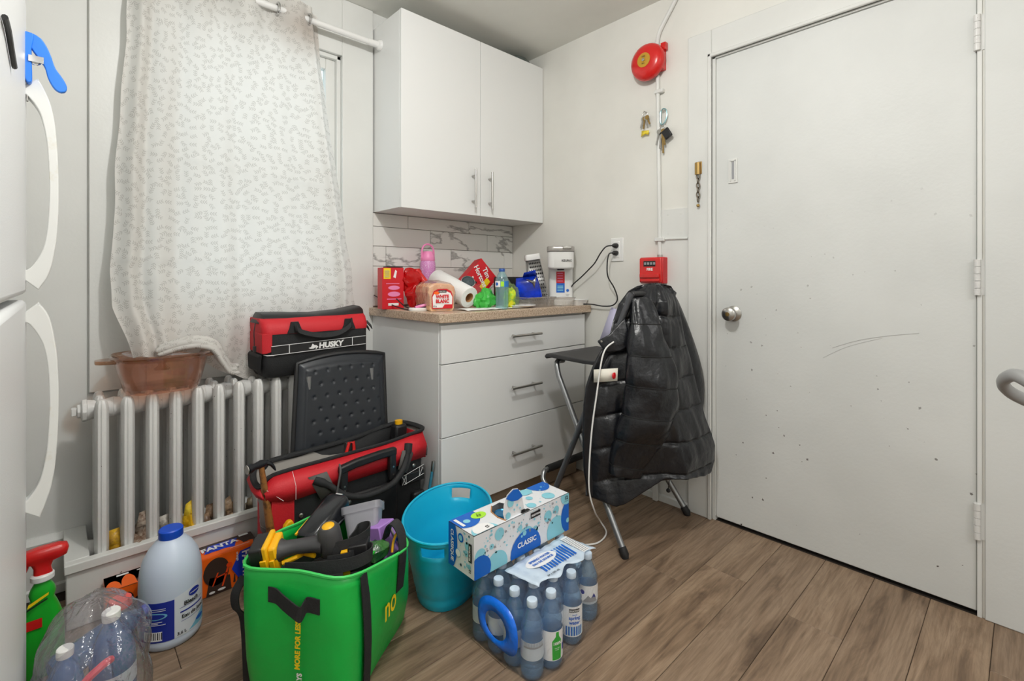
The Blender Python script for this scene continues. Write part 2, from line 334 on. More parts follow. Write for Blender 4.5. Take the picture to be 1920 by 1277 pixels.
def link(name, me, parent=None, world=False, bevel=0.0, seg=2, solid=0.0, off=-1.0, sub=0, kind=None):
    o = bpy.data.objects.new(name, me); COL.objects.link(o)
    if parent is not None:
        o.parent = parent
        if world: o.matrix_parent_inverse = wm(parent).inverted()
    if sub: q = o.modifiers.new('sub', 'SUBSURF'); q.levels = q.render_levels = sub
    if solid: q = o.modifiers.new('solid', 'SOLIDIFY'); q.thickness = solid; q.offset = off
    if bevel: q = o.modifiers.new('bevel', 'BEVEL'); q.width = bevel; q.segments = seg; q.limit_method = 'ANGLE'; q.angle_limit = 0.6
    if kind: o['kind'] = kind
    return o
def wm(o):
    m = o.matrix_parent_inverse @ o.matrix_basis if o.parent else o.matrix_basis.copy()
    return wm(o.parent) @ m if o.parent else m
def tag(o, label, cat, group=None, kind=None):
    o['label'] = label; o['category'] = cat
    if group: o['group'] = group
    if kind: o['kind'] = kind
    return o
def thing(name, label, cat, loc=(0, 0, 0), rz=0.0, group=None, rot=None):
    o = bpy.data.objects.new(name, None); COL.objects.link(o); o.empty_display_size = 0.05
    o.location = loc; o.rotation_euler = rot if rot else (0, 0, rz)
    return tag(o, label, cat, group)
def struct(o): o['kind'] = 'structure'; return o
def kids(o): return [c for c in bpy.data.objects if c.parent == o]
def dup(o, parent=None, loc=None, rz=None, label=None):
    c = o.copy(); COL.objects.link(c)
    if parent is not None: c.parent = parent
    if loc is not None: c.location = loc
    if rz is not None: c.rotation_euler = (0, 0, rz)
    if label: c['label'] = label
    for k in kids(o): dup(k, c)
    return c
def frame(o, u, v):
    u = V(u).normalized(); v = V(v); v = (v-u*v.dot(u)).normalized(); n = u.cross(v)
    return Matrix(((u.x, v.x, n.x, o[0]), (u.y, v.y, n.y, o[1]), (u.z, v.z, n.z, o[2]), (0, 0, 0, 1)))
def text(parent, name, s, size, o, u, v, mat, bold=0.0, world=True, align='CENTER', fn=None, sx=1.0, shear=0.0, lift=0.0008):
    """lettering as a thin mesh: o = middle of the line, u = reading direction, v = up"""
    c = bpy.data.curves.new('t', 'FONT'); c.body = s; c.size = size; c.align_x = align; c.align_y = 'CENTER'; c.offset = bold; c.resolution_u = 3; c.shear = shear
    t = bpy.data.objects.new('t', c); COL.objects.link(t)
    dg = bpy.context.evaluated_depsgraph_get(); me = bpy.data.meshes.new_from_object(t.evaluated_get(dg)); bpy.data.objects.remove(t); bpy.data.curves.remove(c)
    F = frame(o, u, v) if fn is None else None
    for vv in me.vertices: vv.co = fn(vv.co.x*sx, vv.co.y) if fn else F @ V(vv.co.x*sx, vv.co.y, lift)
    me.materials.clear(); me.materials.append(MT[mat] if isinstance(mat, str) else mat); me.name = name; me.update()
    return link(name, me, parent, world)
def circ(cx, cy, rx, ry=None, n=22, a0=0, a1=2*PI):
    ry = ry or rx; full = abs(a1-a0-2*PI) < 1e-6
    return [(cx+rx*math.cos(a0+(a1-a0)*i/(n if full else n-1)), cy+ry*math.sin(a0+(a1-a0)*i/(n if full else n-1))) for i in range(n)]
def clip(p, x0, x1, y0, y1):
    for ax, val, sg in ((0, x0, 1), (0, x1, -1), (1, y0, 1), (1, y1, -1)):
        q = []
        for i in range(len(p)):
            a, b = p[i-1], p[i]; da, db = (a[ax]-val)*sg, (b[ax]-val)*sg
            if (da >= 0) != (db >= 0):
                t = da/(da-db); q.append((a[0]+(b[0]-a[0])*t, a[1]+(b[1]-a[1])*t))
            if db >= 0: q.append(b)
        p = q
        if not p: break
    return p
def decal(parent, name, layers, o, u, v, world=True, fn=None, box=None, lift=0.0004):
    """flat print: layers = [(material, [2-D outlines])], later layers on top"""
    mb = MB(); F = frame(o, u, v) if fn is None else None; mats = []
    for k, (m, polys) in enumerate(layers):
        if m not in mats: mats.append(m)
        mb.k = mats.index(m)
        for p in polys:
            if box: p = clip(p, *box)
            h = lift*(k+1)
            if fn:
                xs = [q[0] for q in p]; n = max(1, int((max(xs)-min(xs))/0.004+0.99)); w = (max(xs)-min(xs))/n
                ps = [clip(p, min(xs)+w*i, min(xs)+w*(i+1), -9, 9) for i in range(n)]
            else: ps = [p]
            for p in ps:
                if len(p) > 2: mb.poly([fn(x, y, h) if fn else F @ V(x, y, h) for x, y in p])
    me = bpy.data.meshes.new(name); me.from_pydata(mb.v, [], mb.f)
    for m in mats: me.materials.append(MT[m])
    me.polygons.foreach_set('material_index', mb.mi); me.update()
    return link(name, me, parent, world)
def rect(x0, x1, y0, y1): return [(x0, y0), (x1, y0), (x1, y1), (x0, y1)]
def rrect(w, d, r, n=4, cx=0, cy=0):
    out = []
    for k, (sx, sy) in enumerate(((1, 1), (-1, 1), (-1, -1), (1, -1))):
        for i in range(n+1):
            a = PI/2*k+PI/2*i/n; out.append((cx+sx*(w/2-r)+r*math.cos(a), cy+sy*(d/2-r)+r*math.sin(a)))
    return out
def spl(pts, n=8, closed=False):
    P = [V(p) for p in pts]; out = []; L = len(P)
    for i in range(L if closed else L-1):
        g = (lambda k: P[k % L]) if closed else (lambda k: P[min(max(k, 0), L-1)])
        a, b, c, d = g(i-1), g(i), g(i+1), g(i+2)
        for k in range(n):
            t = k/n; out.append(0.5*((2*b)+(c-a)*t+(2*a-5*b+4*c-d)*t*t+(3*b-a-3*c+d)*t**3))
    if not closed: out.append(P[-1])
    return out
# ================================================================== THE ROOM
XL, YF, H = -2.93, -4.6, 2.393
mb = MB(); mb.box(XL-0.1, 0.1, YF-0.1, 0.15, -0.06, -0.003); floor = struct(mb.obj('floor', 'seam', smooth=False))
rows = []
k = 0
for j in range(-1, 21):
    y1 = 0.02-0.15*j if j < 0 else -0.0793-0.15*(j-0); y0 = y1-0.15
    if y1 < -3.1: break
    off = {9: -0.357, 11: -0.43}.get(j, -random.random()*1.2)
    x = 0.0; xs = [0.0, off] if off < -0.15 else [0.0]
    while xs[-1] > XL: xs.append(max(XL, xs[-1]-1.22))
    for a, b in zip(xs[1:], xs[:-1]):
        if b-a < 0.02: continue
        p = MB(); p.box(a+0.0006, b-0.0006, y0+0.0007, y1-0.0007, -0.004, 0.0)
        p.obj('plank', 'plank', floor, bevel=0.0012, seg=1, smooth=False)
p = MB(); p.box(XL, 0, YF, y0 if y0 > -3.2 else -3.2, -0.004, -0.0002); q = p.obj('planking', 'plank', floor, smooth=False); q['kind'] = 'stuff'
mb = MB(); mb.box(XL-0.1, 0.1, YF-0.1, 0.15, H, H+0.1); struct(mb.obj('ceiling', 'ceil', smooth=False))
WX0, WX1, WZ0, WZ1 = -1.87, -1.12, 0.86, 2.12
mb = MB(); mb.box(XL-0.1, WX0, 0, 0.12, 0, H); mb.box(WX1, 0.1, 0, 0.12, 0, H); mb.box(WX0, WX1, 0, 0.12, 0, WZ0); mb.box(WX0, WX1, 0, 0.12, WZ1, H)
struct(mb.obj('wall_back', 'wall', smooth=False))
DY0, DY1, DZ = -2.152, -1.300, 2.03
mb = MB(); mb.box(0, 0.1, DY1, 0.15, 0, H); mb.box(0, 0.1, YF-0.1, DY0, 0, H); mb.box(0, 0.1, DY0, DY1, DZ, H)
struct(mb.obj('wall_right', 'wall_warm', smooth=False))
mb = MB(); mb.box(XL-0.1, XL, YF-0.1, 0.15, 0, H); struct(mb.obj('wall_left', 'wall', smooth=False))
mb = MB(); mb.box(XL-0.1, 0.1, YF-0.1, YF, 0, H); struct(mb.obj('wall_front', 'wall', smooth=False))
# ---- door 1: flush painted slab, jamb strips, three hinges, knob, chain-lock keeper
door = MB(); door.box(0.004, 0.044, DY0+0.012, DY1-0.012, 0.012, DZ-0.006); door = struct(door.obj('door_1', 'door', bevel=0.003))
mb = MB(); mb.box(-0.004, 0.1, DY1-0.012, DY1, 0, DZ); mb.box(-0.004, 0.1, DY0, DY0+0.011, 0, DZ); mb.box(-0.004, 0.1, DY0, DY1, DZ-0.005, DZ); mb.box(0.046, 0.06, DY0, DY1, 0, DZ)
mb.obj('door_jamb', 'gloss', door, smooth=False)
for zc in (1.829, 1.063, 0.299):
    g = MB()
    for i in range(5): g.cyl((-0.006, DY0+0.011, zc-0.056+i*0.0225), (-0.006, DY0+0.011, zc-0.056+i*0.0225+0.0215), 0.0085, n=12)
    g.box(-0.003, 0.004, DY0-0.022, DY0+0.011, zc-0.056, zc+0.056); g.box(-0.001, 0.0045, DY0+0.011, DY0+0.016, zc-0.056, zc+0.056)
    g.obj('hinge', 'radpaint', door)
kb = MB(); mk = frame((0.004, -1.388, 0.909), (0, -1, 0), (0, 0, 1))
kb.lathe([(0.033, 0), (0.033, 0.004), (0.026, 0.009), (0.012, 0.012), (0.012, 0.03), (0.024, 0.036), (0.029, 0.046), (0.028, 0.058), (0.021, 0.064), (0.0, 0.065)], 28, m=mk, c1=False)
kn = kb.obj('door_knob', 'steel', door)
kk = MB(); kk.lathe([(0.009, 0.065), (0.009, 0.0665), (0, 0.0668)], 16, m=mk, c0=False, c1=False); kk.box(-0.001, 0.001, -0.006, 0.006, 0.066, 0.0675, mk); kk.obj('keyhole', 'brass', kn)
g = MB(); g.box(-0.001, 0.004, -1.405, -1.366, 1.468, 1.572); g.box(-0.006, 0, -1.398, -1.393, 1.476, 1.565); g.box(-0.006, 0, -1.379, -1.374, 1.476, 1.565); g.box(-0.006, 0, -1.398, -1.374, 1.56, 1.566)
kp = g.obj('chain_keeper', 'gloss', door, bevel=0.001)
g = MB(); g.box(-0.0016, 0, -1.391, -1.382, 1.484, 1.558); g.obj('keeper_slot', 'inkgrey', kp, smooth=False)
sc = MB(); sc.tube(spl([(0.0034, -1.75, 0.80), (0.0034, -1.83, 0.835), (0.0034, -1.92, 0.86), (0.0034, -2.0, 0.875)], 6), 0.0007, 5); sc.tube(spl([(0.0034, -1.72, 0.76), (0.0034, -1.8, 0.81), (0.0034, -1.9, 0.85)], 6), 0.0006, 5)
sc.obj('scuff_mark', 'scuff', door)
# ---- door casing, board under the conduit, wall board on the hinge side
def casing(name, pts, w):
    return None
mb = MB()
def board(y0, y1, z0, z1):
    mb.box(-0.018, 0.0, y0, y1, z0, z1)
board(DY1, -1.191, 0, 2.152); board(DY0-0.35, DY1, DZ, 2.152); mb.box(-0.024, -0.004, DY1, DY1+0.016, 0, DZ+0.016); mb.box(-0.024, -0.004, DY0, DY1+0.016, DZ, DZ+0.016)
struct(mb.obj('trim_1', 'gloss', bevel=0.004))
mb = MB(); mb.box(-0.010, 0, -2.62, DY0-0.006, 0, 2.152); struct(mb.obj('trim_2', 'door', bevel=0.003))
mb = MB(); mb.box(-0.006, 0, -1.190, -1.052, 0.0, 1.385)
t3 = struct(mb.obj('trim_3', 'gloss', bevel=0.001))
mb = MB()
for y in (-1.085, -1.15):
    for z in (1.36, 1.27): mb.cyl((-0.006, y, z), (-0.0075, y, z), 0.004, n=8)
mb.obj('screw_head', 'gloss', t3)
mb = MB(); mb.tube([(-0.010, -1.05, 1.247), (-0.010, -1.188, 1.243)], 0.005, 8); mb.obj('wire_cover', 'gloss', t3)
# baseboards
def baseboard(name, axis, a, b, h, sides):
    m2 = MB()
    prof = [(0, 0), (-0.018, 0), (-0.018, 0.028), (-0.010, 0.034), (-0.010, h-0.05), (-0.016, h-0.04), (-0.020, h-0.02), (-0.008, h), (0, h)]
    if axis == 'y': m2.loft([[V(d, t, z) for d, z in prof] for t in (a, b)])
    else: m2.loft([[V(t, d, z) for d, z in prof] for t in (a, b)])
    return struct(m2.obj(name, 'gloss', ang=0.4))
baseboard('baseboard_right', 'y', -1.19, -0.60, 0.20, 0)
mb = MB(); mb.box(-0.034, -0.018, -1.045, -1.02, 0, 0.19); struct(mb.obj('trim_4', 'gloss', bevel=0.003))
baseboard('baseboard_back', 'x', XL, -2.09, 0.20, 0)
# ---- window 1
def boxes(name, mat, bs, parent=None, bevel=0.003):
    m2 = MB()
    for b in bs: m2.box(*b)
    return m2.obj(name, mat, parent, bevel=bevel)
win = struct(boxes('window_1', 'gloss', [(-2.03, WX0, -0.018, 0, 0.66, H-0.001), (WX1, -0.962, -0.018, 0, 0.66, H-0.001), (WX0, WX1, -0.018, 0, WZ1, H-0.001), (WX0, WX1, -0.018, 0, 0.66, WZ0-0.021)]))
boxes('window_frame', 'gloss', [(WX0, WX0+0.02, 0, 0.1, WZ0, WZ1), (WX1-0.02, WX1, 0, 0.1, WZ0, WZ1), (WX0, WX1, 0, 0.1, WZ1-0.02, WZ1), (WX0+0.02, WX0+0.065, 0.02, 0.06, WZ0, WZ1-0.02), (WX1-0.065, WX1-0.02, 0.02, 0.06, WZ0, WZ1-0.02),
  (WX0+0.065, WX1-0.065, 0.02, 0.06, WZ1-0.07, WZ1-0.02), (WX0+0.065, WX1-0.065, 0.02, 0.06, WZ0, WZ0+0.07), (WX0+0.065, WX1-0.065, 0.02, 0.06, 1.45, 1.50)], win)
boxes('window_sill', 'gloss', [(WX0-0.03, WX1+0.03, -0.03, 0.1, WZ0-0.02, WZ0)], win)
for z0, z1 in ((WZ0+0.07, 1.45), (1.50, WZ1-0.07)): boxes('pane', 'glass', [(WX0+0.065, WX1-0.065, 0.038, 0.042, z0, z1)], win, 0)
# ---- boxed-in tray round the radiator foot
tr = struct(boxes('trim_5', 'gloss', [(-2.09, -0.97, -0.282, -0.264, 0, 0.172), (-2.095, -0.97, -0.292, -0.262, 0.172, 0.200), (-2.09, -2.072, -0.264, 0, 0, 0.172), (-2.095, -2.036, -0.262, 0, 0.172, 0.200), (-2.072, -0.97, -0.264, 0, 0, 0.10)], bevel=0.003))
# ================================================================== RADIATOR
rad = thing('radiator', 'white painted cast iron column radiator under the window, in a boxed tray', 'radiator', (-2.007, 0, 0.10))
def section(first=False):
    m2 = MB()
    for y, w, d in ((-0.243, 0.018, 0.021), (-0.166, 0.016, 0.02), (-0.09, 0.016, 0.02)):
        rings = []
        for z, s in ((0.012, 0.7), (0.03, 1), (0.545, 1), (0.563, 0.86), (0.573, 0.6), (0.576, 0.3)):
            rings.append([V(x*s, y+dy*s, z) for x, dy in ((w, -d*0.3), (w, d*0.6), (w*0.55, d), (-w*0.55, d), (-w, d*0.6), (-w, -d*0.3), (-w*0.55, -d), (-0.003, -d*1.0), (0, -d*1.16), (0.003, -d*1.0), (w*0.55, -d))])
        m2.loft(rings)
    m2.box(-0.012, 0.012, -0.24, -0.09, 0.515, 0.556); m2.box(-0.012, 0.012, -0.24, -0.09, 0.05, 0.09)
    for z in (0.532, 0.075): m2.lathe([(0.034, -0.0325), (0.031, -0.02), (0.030, 0), (0.031, 0.02), (0.034, 0.0325)], 14, m=Matrix.Translation((0, -0.166, z)) @ Matrix.Rotation(PI/2, 4, 'Y'))
    return m2
s0 = section().obj('section', 'radpaint', rad, bevel=0.002, ang=0.9)
for i in range(1, 14):
    c = s0.copy(); COL.objects.link(c); c.location = (0.0652*i, 0, 0)
m2 = MB(); RY = Matrix.Translation((-0.0325, -0.166, 0.532)) @ Matrix.Rotation(-PI/2, 4, 'Y')
m2.lathe([(0.036, 0), (0.036, 0.012), (0.022, 0.016), (0.022, 0.024)], 8, m=RY); m2.box(-0.012, 0.012, -0.012, 0.012, 0.024, 0.038, RY); m2.obj('end_plug', 'radpaint', rad, bevel=0.002)
m2 = MB(); m2.cyl((0.885, -0.166, 0.075), (0.965, -0.166, 0.075), 0.02); m2.cyl((0.965, -0.166, 0.02), (0.965, -0.166, 0.55), 0.016); m2.lathe([(0.012, 0.55), (0.03, 0.56), (0.034, 0.585), (0.026, 0.605), (0.0, 0.61)], 16, c=(0.965, -0.166, 0), c1=False)
m2.obj('valve', 'radpaint', rad)
# wrappers and leaves dropped behind the columns
crumbs = [(-1.975, 'yellow', 'crumpled yellow and brown wrapper behind the first gap of the radiator', (172, 128, 60), (226, 180, 40)), (-1.907, 'brown', 'crumpled brown paper wrapper in the second gap of the radiator', (110, 84, 66), (200, 186, 170)),
 (-1.842, 'grey', 'crumpled grey and white wrapper in the third gap of the radiator', (120, 112, 104), (206, 200, 190)), (-1.778, 'bright', 'bright yellow snack wrapper in the fourth gap of the radiator', (226, 176, 20), (240, 214, 70)),
 (-1.712, 'tan', 'crumpled tan wrapper in the fifth gap of the radiator', (170, 140, 112), (96, 70, 54)), (-1.648, 'beige', 'pale beige crumpled wrapper in the sixth gap of the radiator', (206, 180, 150), (120, 92, 70)), (-1.58, 'dun', 'dun crumpled scrap in the seventh gap of the radiator', (140, 124, 100), (80, 68, 54))]
for i, (x, nm, lab, c, c2) in enumerate(crumbs):
    t = thing('crumpled_wrapper', lab, 'wrapper', (x+0.001, -0.225, 0.10), group='litter behind the radiator columns')
    mat = foil('wrapper_'+nm, c, c2, 0.4, 24); hh = (0.15, 0.20, 0.15, 0.19, 0.14, 0.15, 0.13)[i]
    m3 = MB(); m3.sphere((0, 0, hh*0.30), hh*0.33, 14, 9, 0.9, i+1, (0.55, 0.7, 1.0), 2.6); m3.obj('crumpled_foil', mat, t, ang=0.2)
    m3 = MB(); rng = random.Random(i)
    for q in range(3):
        a, z = rng.uniform(-0.3, 0.3), hh*(0.45+0.17*q)
        P0 = V(rng.uniform(-0.012, 0.012), rng.uniform(-0.02, 0.01), z); m3.poly([P0+V(-0.02, 0, -0.02), P0+V(0.018, -0.01, -0.015), P0+V(0.014+a*0.02, 0.005, 0.03), P0+V(-0.012, 0.008, 0.022+a*0.02)])
    m3.obj('torn_edge', mat, t, solid=0.0008, ang=0.2)
# ================================================================== FRIDGE
fr = thing('refrigerator', 'white textured top-freezer refrigerator with two bowed handles beside the wall', 'refrigerator', (-2.55, -1.03, 0))
FX, FY0, FY1 = -2.161, -1.42, -0.65
m2 = MB(); m2.box(-2.90, -2.222, FY0, FY1, 0.06, 1.72); m2.box(-2.86, -2.26, FY0+0.03, FY1-0.03, 0, 0.06); m2.obj('body', 'fridge', fr, True, bevel=0.008)
fz = MB(); fz.box(-2.218, FX, FY0, FY1, 1.022, 1.70); fz = fz.obj('freezer_door', 'fridge', fr, True, bevel=0.012, seg=3)
fd = MB(); fd.box(-2.218, FX, FY0, FY1, 0.09, 1.010); fd = fd.obj('fridge_door', 'fridge', fr, True, bevel=0.012, seg=3)
m2 = MB(); m2.box(-2.222, -2.214, FY0+0.01, FY1-0.01, 1.009, 1.023); m2.obj('door_gasket', 'graypl', fr, True, smooth=False)
def fhandle(parent, z0, z1, flip):
    m3 = MB(); rings = []
    for i in range(25):
        t = i/24; e = max(0.0, 1-(abs(2*t-1))**3.2)
        x = FX+0.040*e**0.8; z = z0+(z1-z0)*t; th = 0.018+0.014*(1-e)
        ring = []
        for a in range(12):
            an = 2*PI*a/12; ring.append(V(x+0.007+0.0085*math.cos(an)*(1 if True else 0), FY1-0.022+0.019*math.sin(an), z))
        rings.append(ring)
    return rings
def fhandle_obj(parent, zs, xs):
    pts = spl([V(FX+x, FY1-0.024, z) for x, z in zip(xs, zs)], 6)
    m3 = MB(); m3.tube(pts, 0.010, 12, flat=2.1, up=(1, 0, 0)); return m3.obj('handle', 'fridge_handle', parent, True)
def strap(mb_, pts, w, th, wd):
    """flat band through pts: wd = width direction"""
    wd = V(wd).normalized(); rings = []
    for i, p in enumerate(pts):
        t = (V(pts[min(i+1, len(pts)-1)])-V(pts[max(i-1, 0)])).normalized(); n = t.cross(wd).normalized(); p = V(p); ww = w[i] if isinstance(w, (list, tuple)) else w; tt = th[i] if isinstance(th, (list, tuple)) else th
        rings.append([p-wd*ww/2-n*tt/2, p+wd*ww/2-n*tt/2, p+wd*ww/2+n*tt/2, p-wd*ww/2+n*tt/2])
    return mb_.loft(rings)
def bow(parent, prof):
    pts = spl([V(FX+x, FY1-0.022, z) for x, z, _ in prof], 6); th = [float(np.interp(i, range(0, 6*len(prof), 6)[:len(prof)], [q[2] for q in prof])) for i in range(len(pts))]
    m3 = MB(); strap(m3, pts, 0.034, th, (0, 1, 0)); return m3.obj('handle', 'fridge_handle', parent, True, bevel=0.004, seg=3)
bow(fz, [(0.002, 1.505, 0.05), (0.018, 1.485, 0.034), (0.034, 1.445, 0.022), (0.043, 1.38, 0.017), (0.047, 1.28, 0.016), (0.045, 1.19, 0.017), (0.038, 1.125, 0.02), (0.022, 1.075, 0.034), (0.002, 1.052, 0.055)])
bow(fd, [(0.002, 0.985, 0.055), (0.022, 0.962, 0.036), (0.038, 0.91, 0.021), (0.045, 0.85, 0.017), (0.047, 0.76, 0.016), (0.043, 0.66, 0.017), (0.034, 0.59, 0.022), (0.018, 0.545, 0.034), (0.002, 0.522, 0.055)])
# blue bag clip on the freezer door, and a dark cord above it
cl = thing('bag_clip', 'bright blue plastic bag clip stuck to the edge of the freezer door', 'clip', (FX, -0.70, 1.55))
m2 = MB(); strap(m2, spl([V(0.006, 0, 0.066), V(0.003, 0, 0.03), V(0.004, 0, -0.02), V(0.006, 0, -0.048)], 4), 0.020, [0.012, 0.016, 0.018, 0.016, 0.014, 0.014, 0.014, 0.014, 0.014, 0.013, 0.012, 0.010, 0.005], (0, 1, 0)); m2.obj('back_arm', 'blue', cl, bevel=0.002)
m2 = MB(); strap(m2, spl([V(0.008, 0, 0.064), V(0.022, 0, 0.038), V(0.036, 0, 0.008), V(0.046, 0, -0.018), V(0.057, 0, -0.042), V(0.062, 0, -0.055)], 4), 0.012, [0.010, 0.018, 0.026, 0.028, 0.028, 0.027, 0.025, 0.023, 0.02, 0.018, 0.018, 0.02, 0.023, 0.025, 0.026, 0.026, 0.025, 0.023, 0.019, 0.013, 0.006], (0, 1, 0)); m2.obj('front_arm', 'blue', cl, bevel=0.002)
m2 = MB(); m2.tube([V(0.016+0.009*math.cos(a), -0.004, 0.006+0.009*math.sin(a)) for a in np.linspace(0, 2*PI, 16, endpoint=False)], 0.0022, 6, closed=True); m2.cyl((0.016, -0.012, 0.006), (0.016, 0.012, 0.006), 0.004, n=8); m2.box(0.005, 0.03, -0.013, -0.010, 0.0, 0.014); m2.obj('spring', 'chrome', cl)
m2 = MB(); m2.box(0.001, 0.004, 0.012, 0.022, -0.085, -0.02); m2.obj('metal_strip', 'steel', cl, bevel=0.001)
m2 = MB(); m2.tube(spl([(FX+0.004, -1.34, 1.40), (FX+0.004, -1.28, 1.405), (FX+0.004, -1.22, 1.40), (FX+0.004, -1.15, 1.395)], 5), 0.0035, 8)
tag(m2.obj('black_cable', 'black'), 'thin black cable lying on the freezer door near the top', 'cable')
# ================================================================== WALL CABINET
wc = thing('wall_cabinet', 'white two-door wall cabinet with bar handles above the tiled splashback', 'cabinet', (-0.478, -0.14, 1.39))
m2 = MB(); m2.box(-0.955, -0.003, -0.257, -0.001, 1.39, 2.306); m2.obj('body', 'melamine', wc, True, bevel=0.001)
for a, b, hx in ((-0.955, -0.4845, -0.538), (-0.4815, -0.004, -0.426)):
    d = MB(); d.box(a, b, -0.276, -0.258, 1.388, 2.308); d = d.obj('door', 'melamine', wc, True, bevel=0.0015)
    h = MB(); h.cyl((hx, -0.306, 1.424), (hx, -0.306, 1.624), 0.006, n=12)
    for z in (1.46, 1.59): h.cyl((hx, -0.276, z), (hx, -0.304, z), 0.005, n=10)
    h.obj('handle', 'steel', d, True)
gd = thing('glass_dish', 'upturned glass dish on top of the wall cabinet near the corner', 'dish', (-0.115, -0.155, 2.308))
m2 = MB(); m2.lathe([(0.10, 0), (0.102, 0.008), (0.096, 0.012), (0.09, 0.03), (0.07, 0.052), (0.03, 0.062), (0, 0.063)], 28, c0=False, c1=False); m2.obj('bowl', FILM('green_glass', (190, 206, 202), 0.35, 0.25, (150, 160, 158)), gd)
m2 = MB(); m2.lathe([(0.101, 0.002), (0.106, 0.005), (0.101, 0.010)], 28, c0=False, c1=False); m2.obj('rim', 'glass', gd)
# ================================================================== SPLASHBACK TILES
sp = tag(boxes('backsplash', 'grout', [(-0.961, -0.002, -0.006, 0, 0.915, 1.388)], bevel=0), 'white marble-look tiled splashback above the worktop', 'splashback')
for z0, z1, first in ((0.917, 0.920, -0.62), (0.922, 1.020, -0.76), (1.0225, 1.120, -0.62), (1.1225, 1.221, -0.888), (1.2235, 1.320, -0.62), (1.3225, 1.387, -0.76))[1:]:
    xs = [first+0.406*k for k in range(-2, 3)]; xs = [-0.961]+[x for x in xs if -0.955 < x < -0.01]+[-0.002]
    for a, b in zip(xs[:-1], xs[1:]):
        t = MB(); t.box(-(b-a)/2+0.0012, (b-a)/2-0.0012, -0.004, 0.004, -(z1-z0)/2, (z1-z0)/2)
        o = t.obj('tile', 'marble', sp, bevel=0.0008, seg=1, smooth=False); o.location = ((a+b)/2, -0.0075, (z0+z1)/2)
# ================================================================== BASE CABINET + WORKTOP
bc = thing('base_cabinet', 'white base cabinet with three drawers and bar handles under the speckled worktop', 'cabinet', (-0.49, -0.3, 0))
m2 = MB(); m2.box(-0.965, -0.030, -0.592, -0.002, 0.09, 0.876); m2.box(-0.965, -0.030, -0.548, -0.532, 0, 0.09); m2.box(-0.965, -0.947, -0.548, -0.002, 0, 0.09); m2.obj('body', 'melamine', bc, True, bevel=0.0015)
m2 = MB(); m2.box(-0.93, -0.032, -0.553, -0.5485, 0, 0.085); m2.obj('toe_kick', M('toe_kick_board', (150, 132, 112), 0.6), bc, True)
for z0, z1, hz in ((0.706, 0.866, 0.794), (0.403, 0.702, 0.555), (0.092, 0.399, 0.251)):
    d = MB(); d.box(-0.964, -0.029, -0.610, -0.593, z0, z1); d = d.obj('drawer', 'melamine', bc, True, bevel=0.0015)
    h = MB(); h.cyl((-0.597, -0.642, hz), (-0.400, -0.642, hz), 0.006, n=12)
    for x in (-0.565, -0.435): h.cyl((x, -0.610, hz), (x, -0.641, hz), 0.005, n=10)
    h.obj('handle', 'steel', d, True)
wt = MB(); wt.loft([[V(x, y, z) for x, y in ((-0.985, -0.002), (-0.985, -0.622), (-0.974, -0.633), (-0.002, -0.633), (-0.002, -0.002))] for z in (0.877, 0.915)])
tag(wt.obj('worktop', 'counter', bevel=0.003), 'beige speckled laminate worktop on the drawer cabinet', 'worktop')
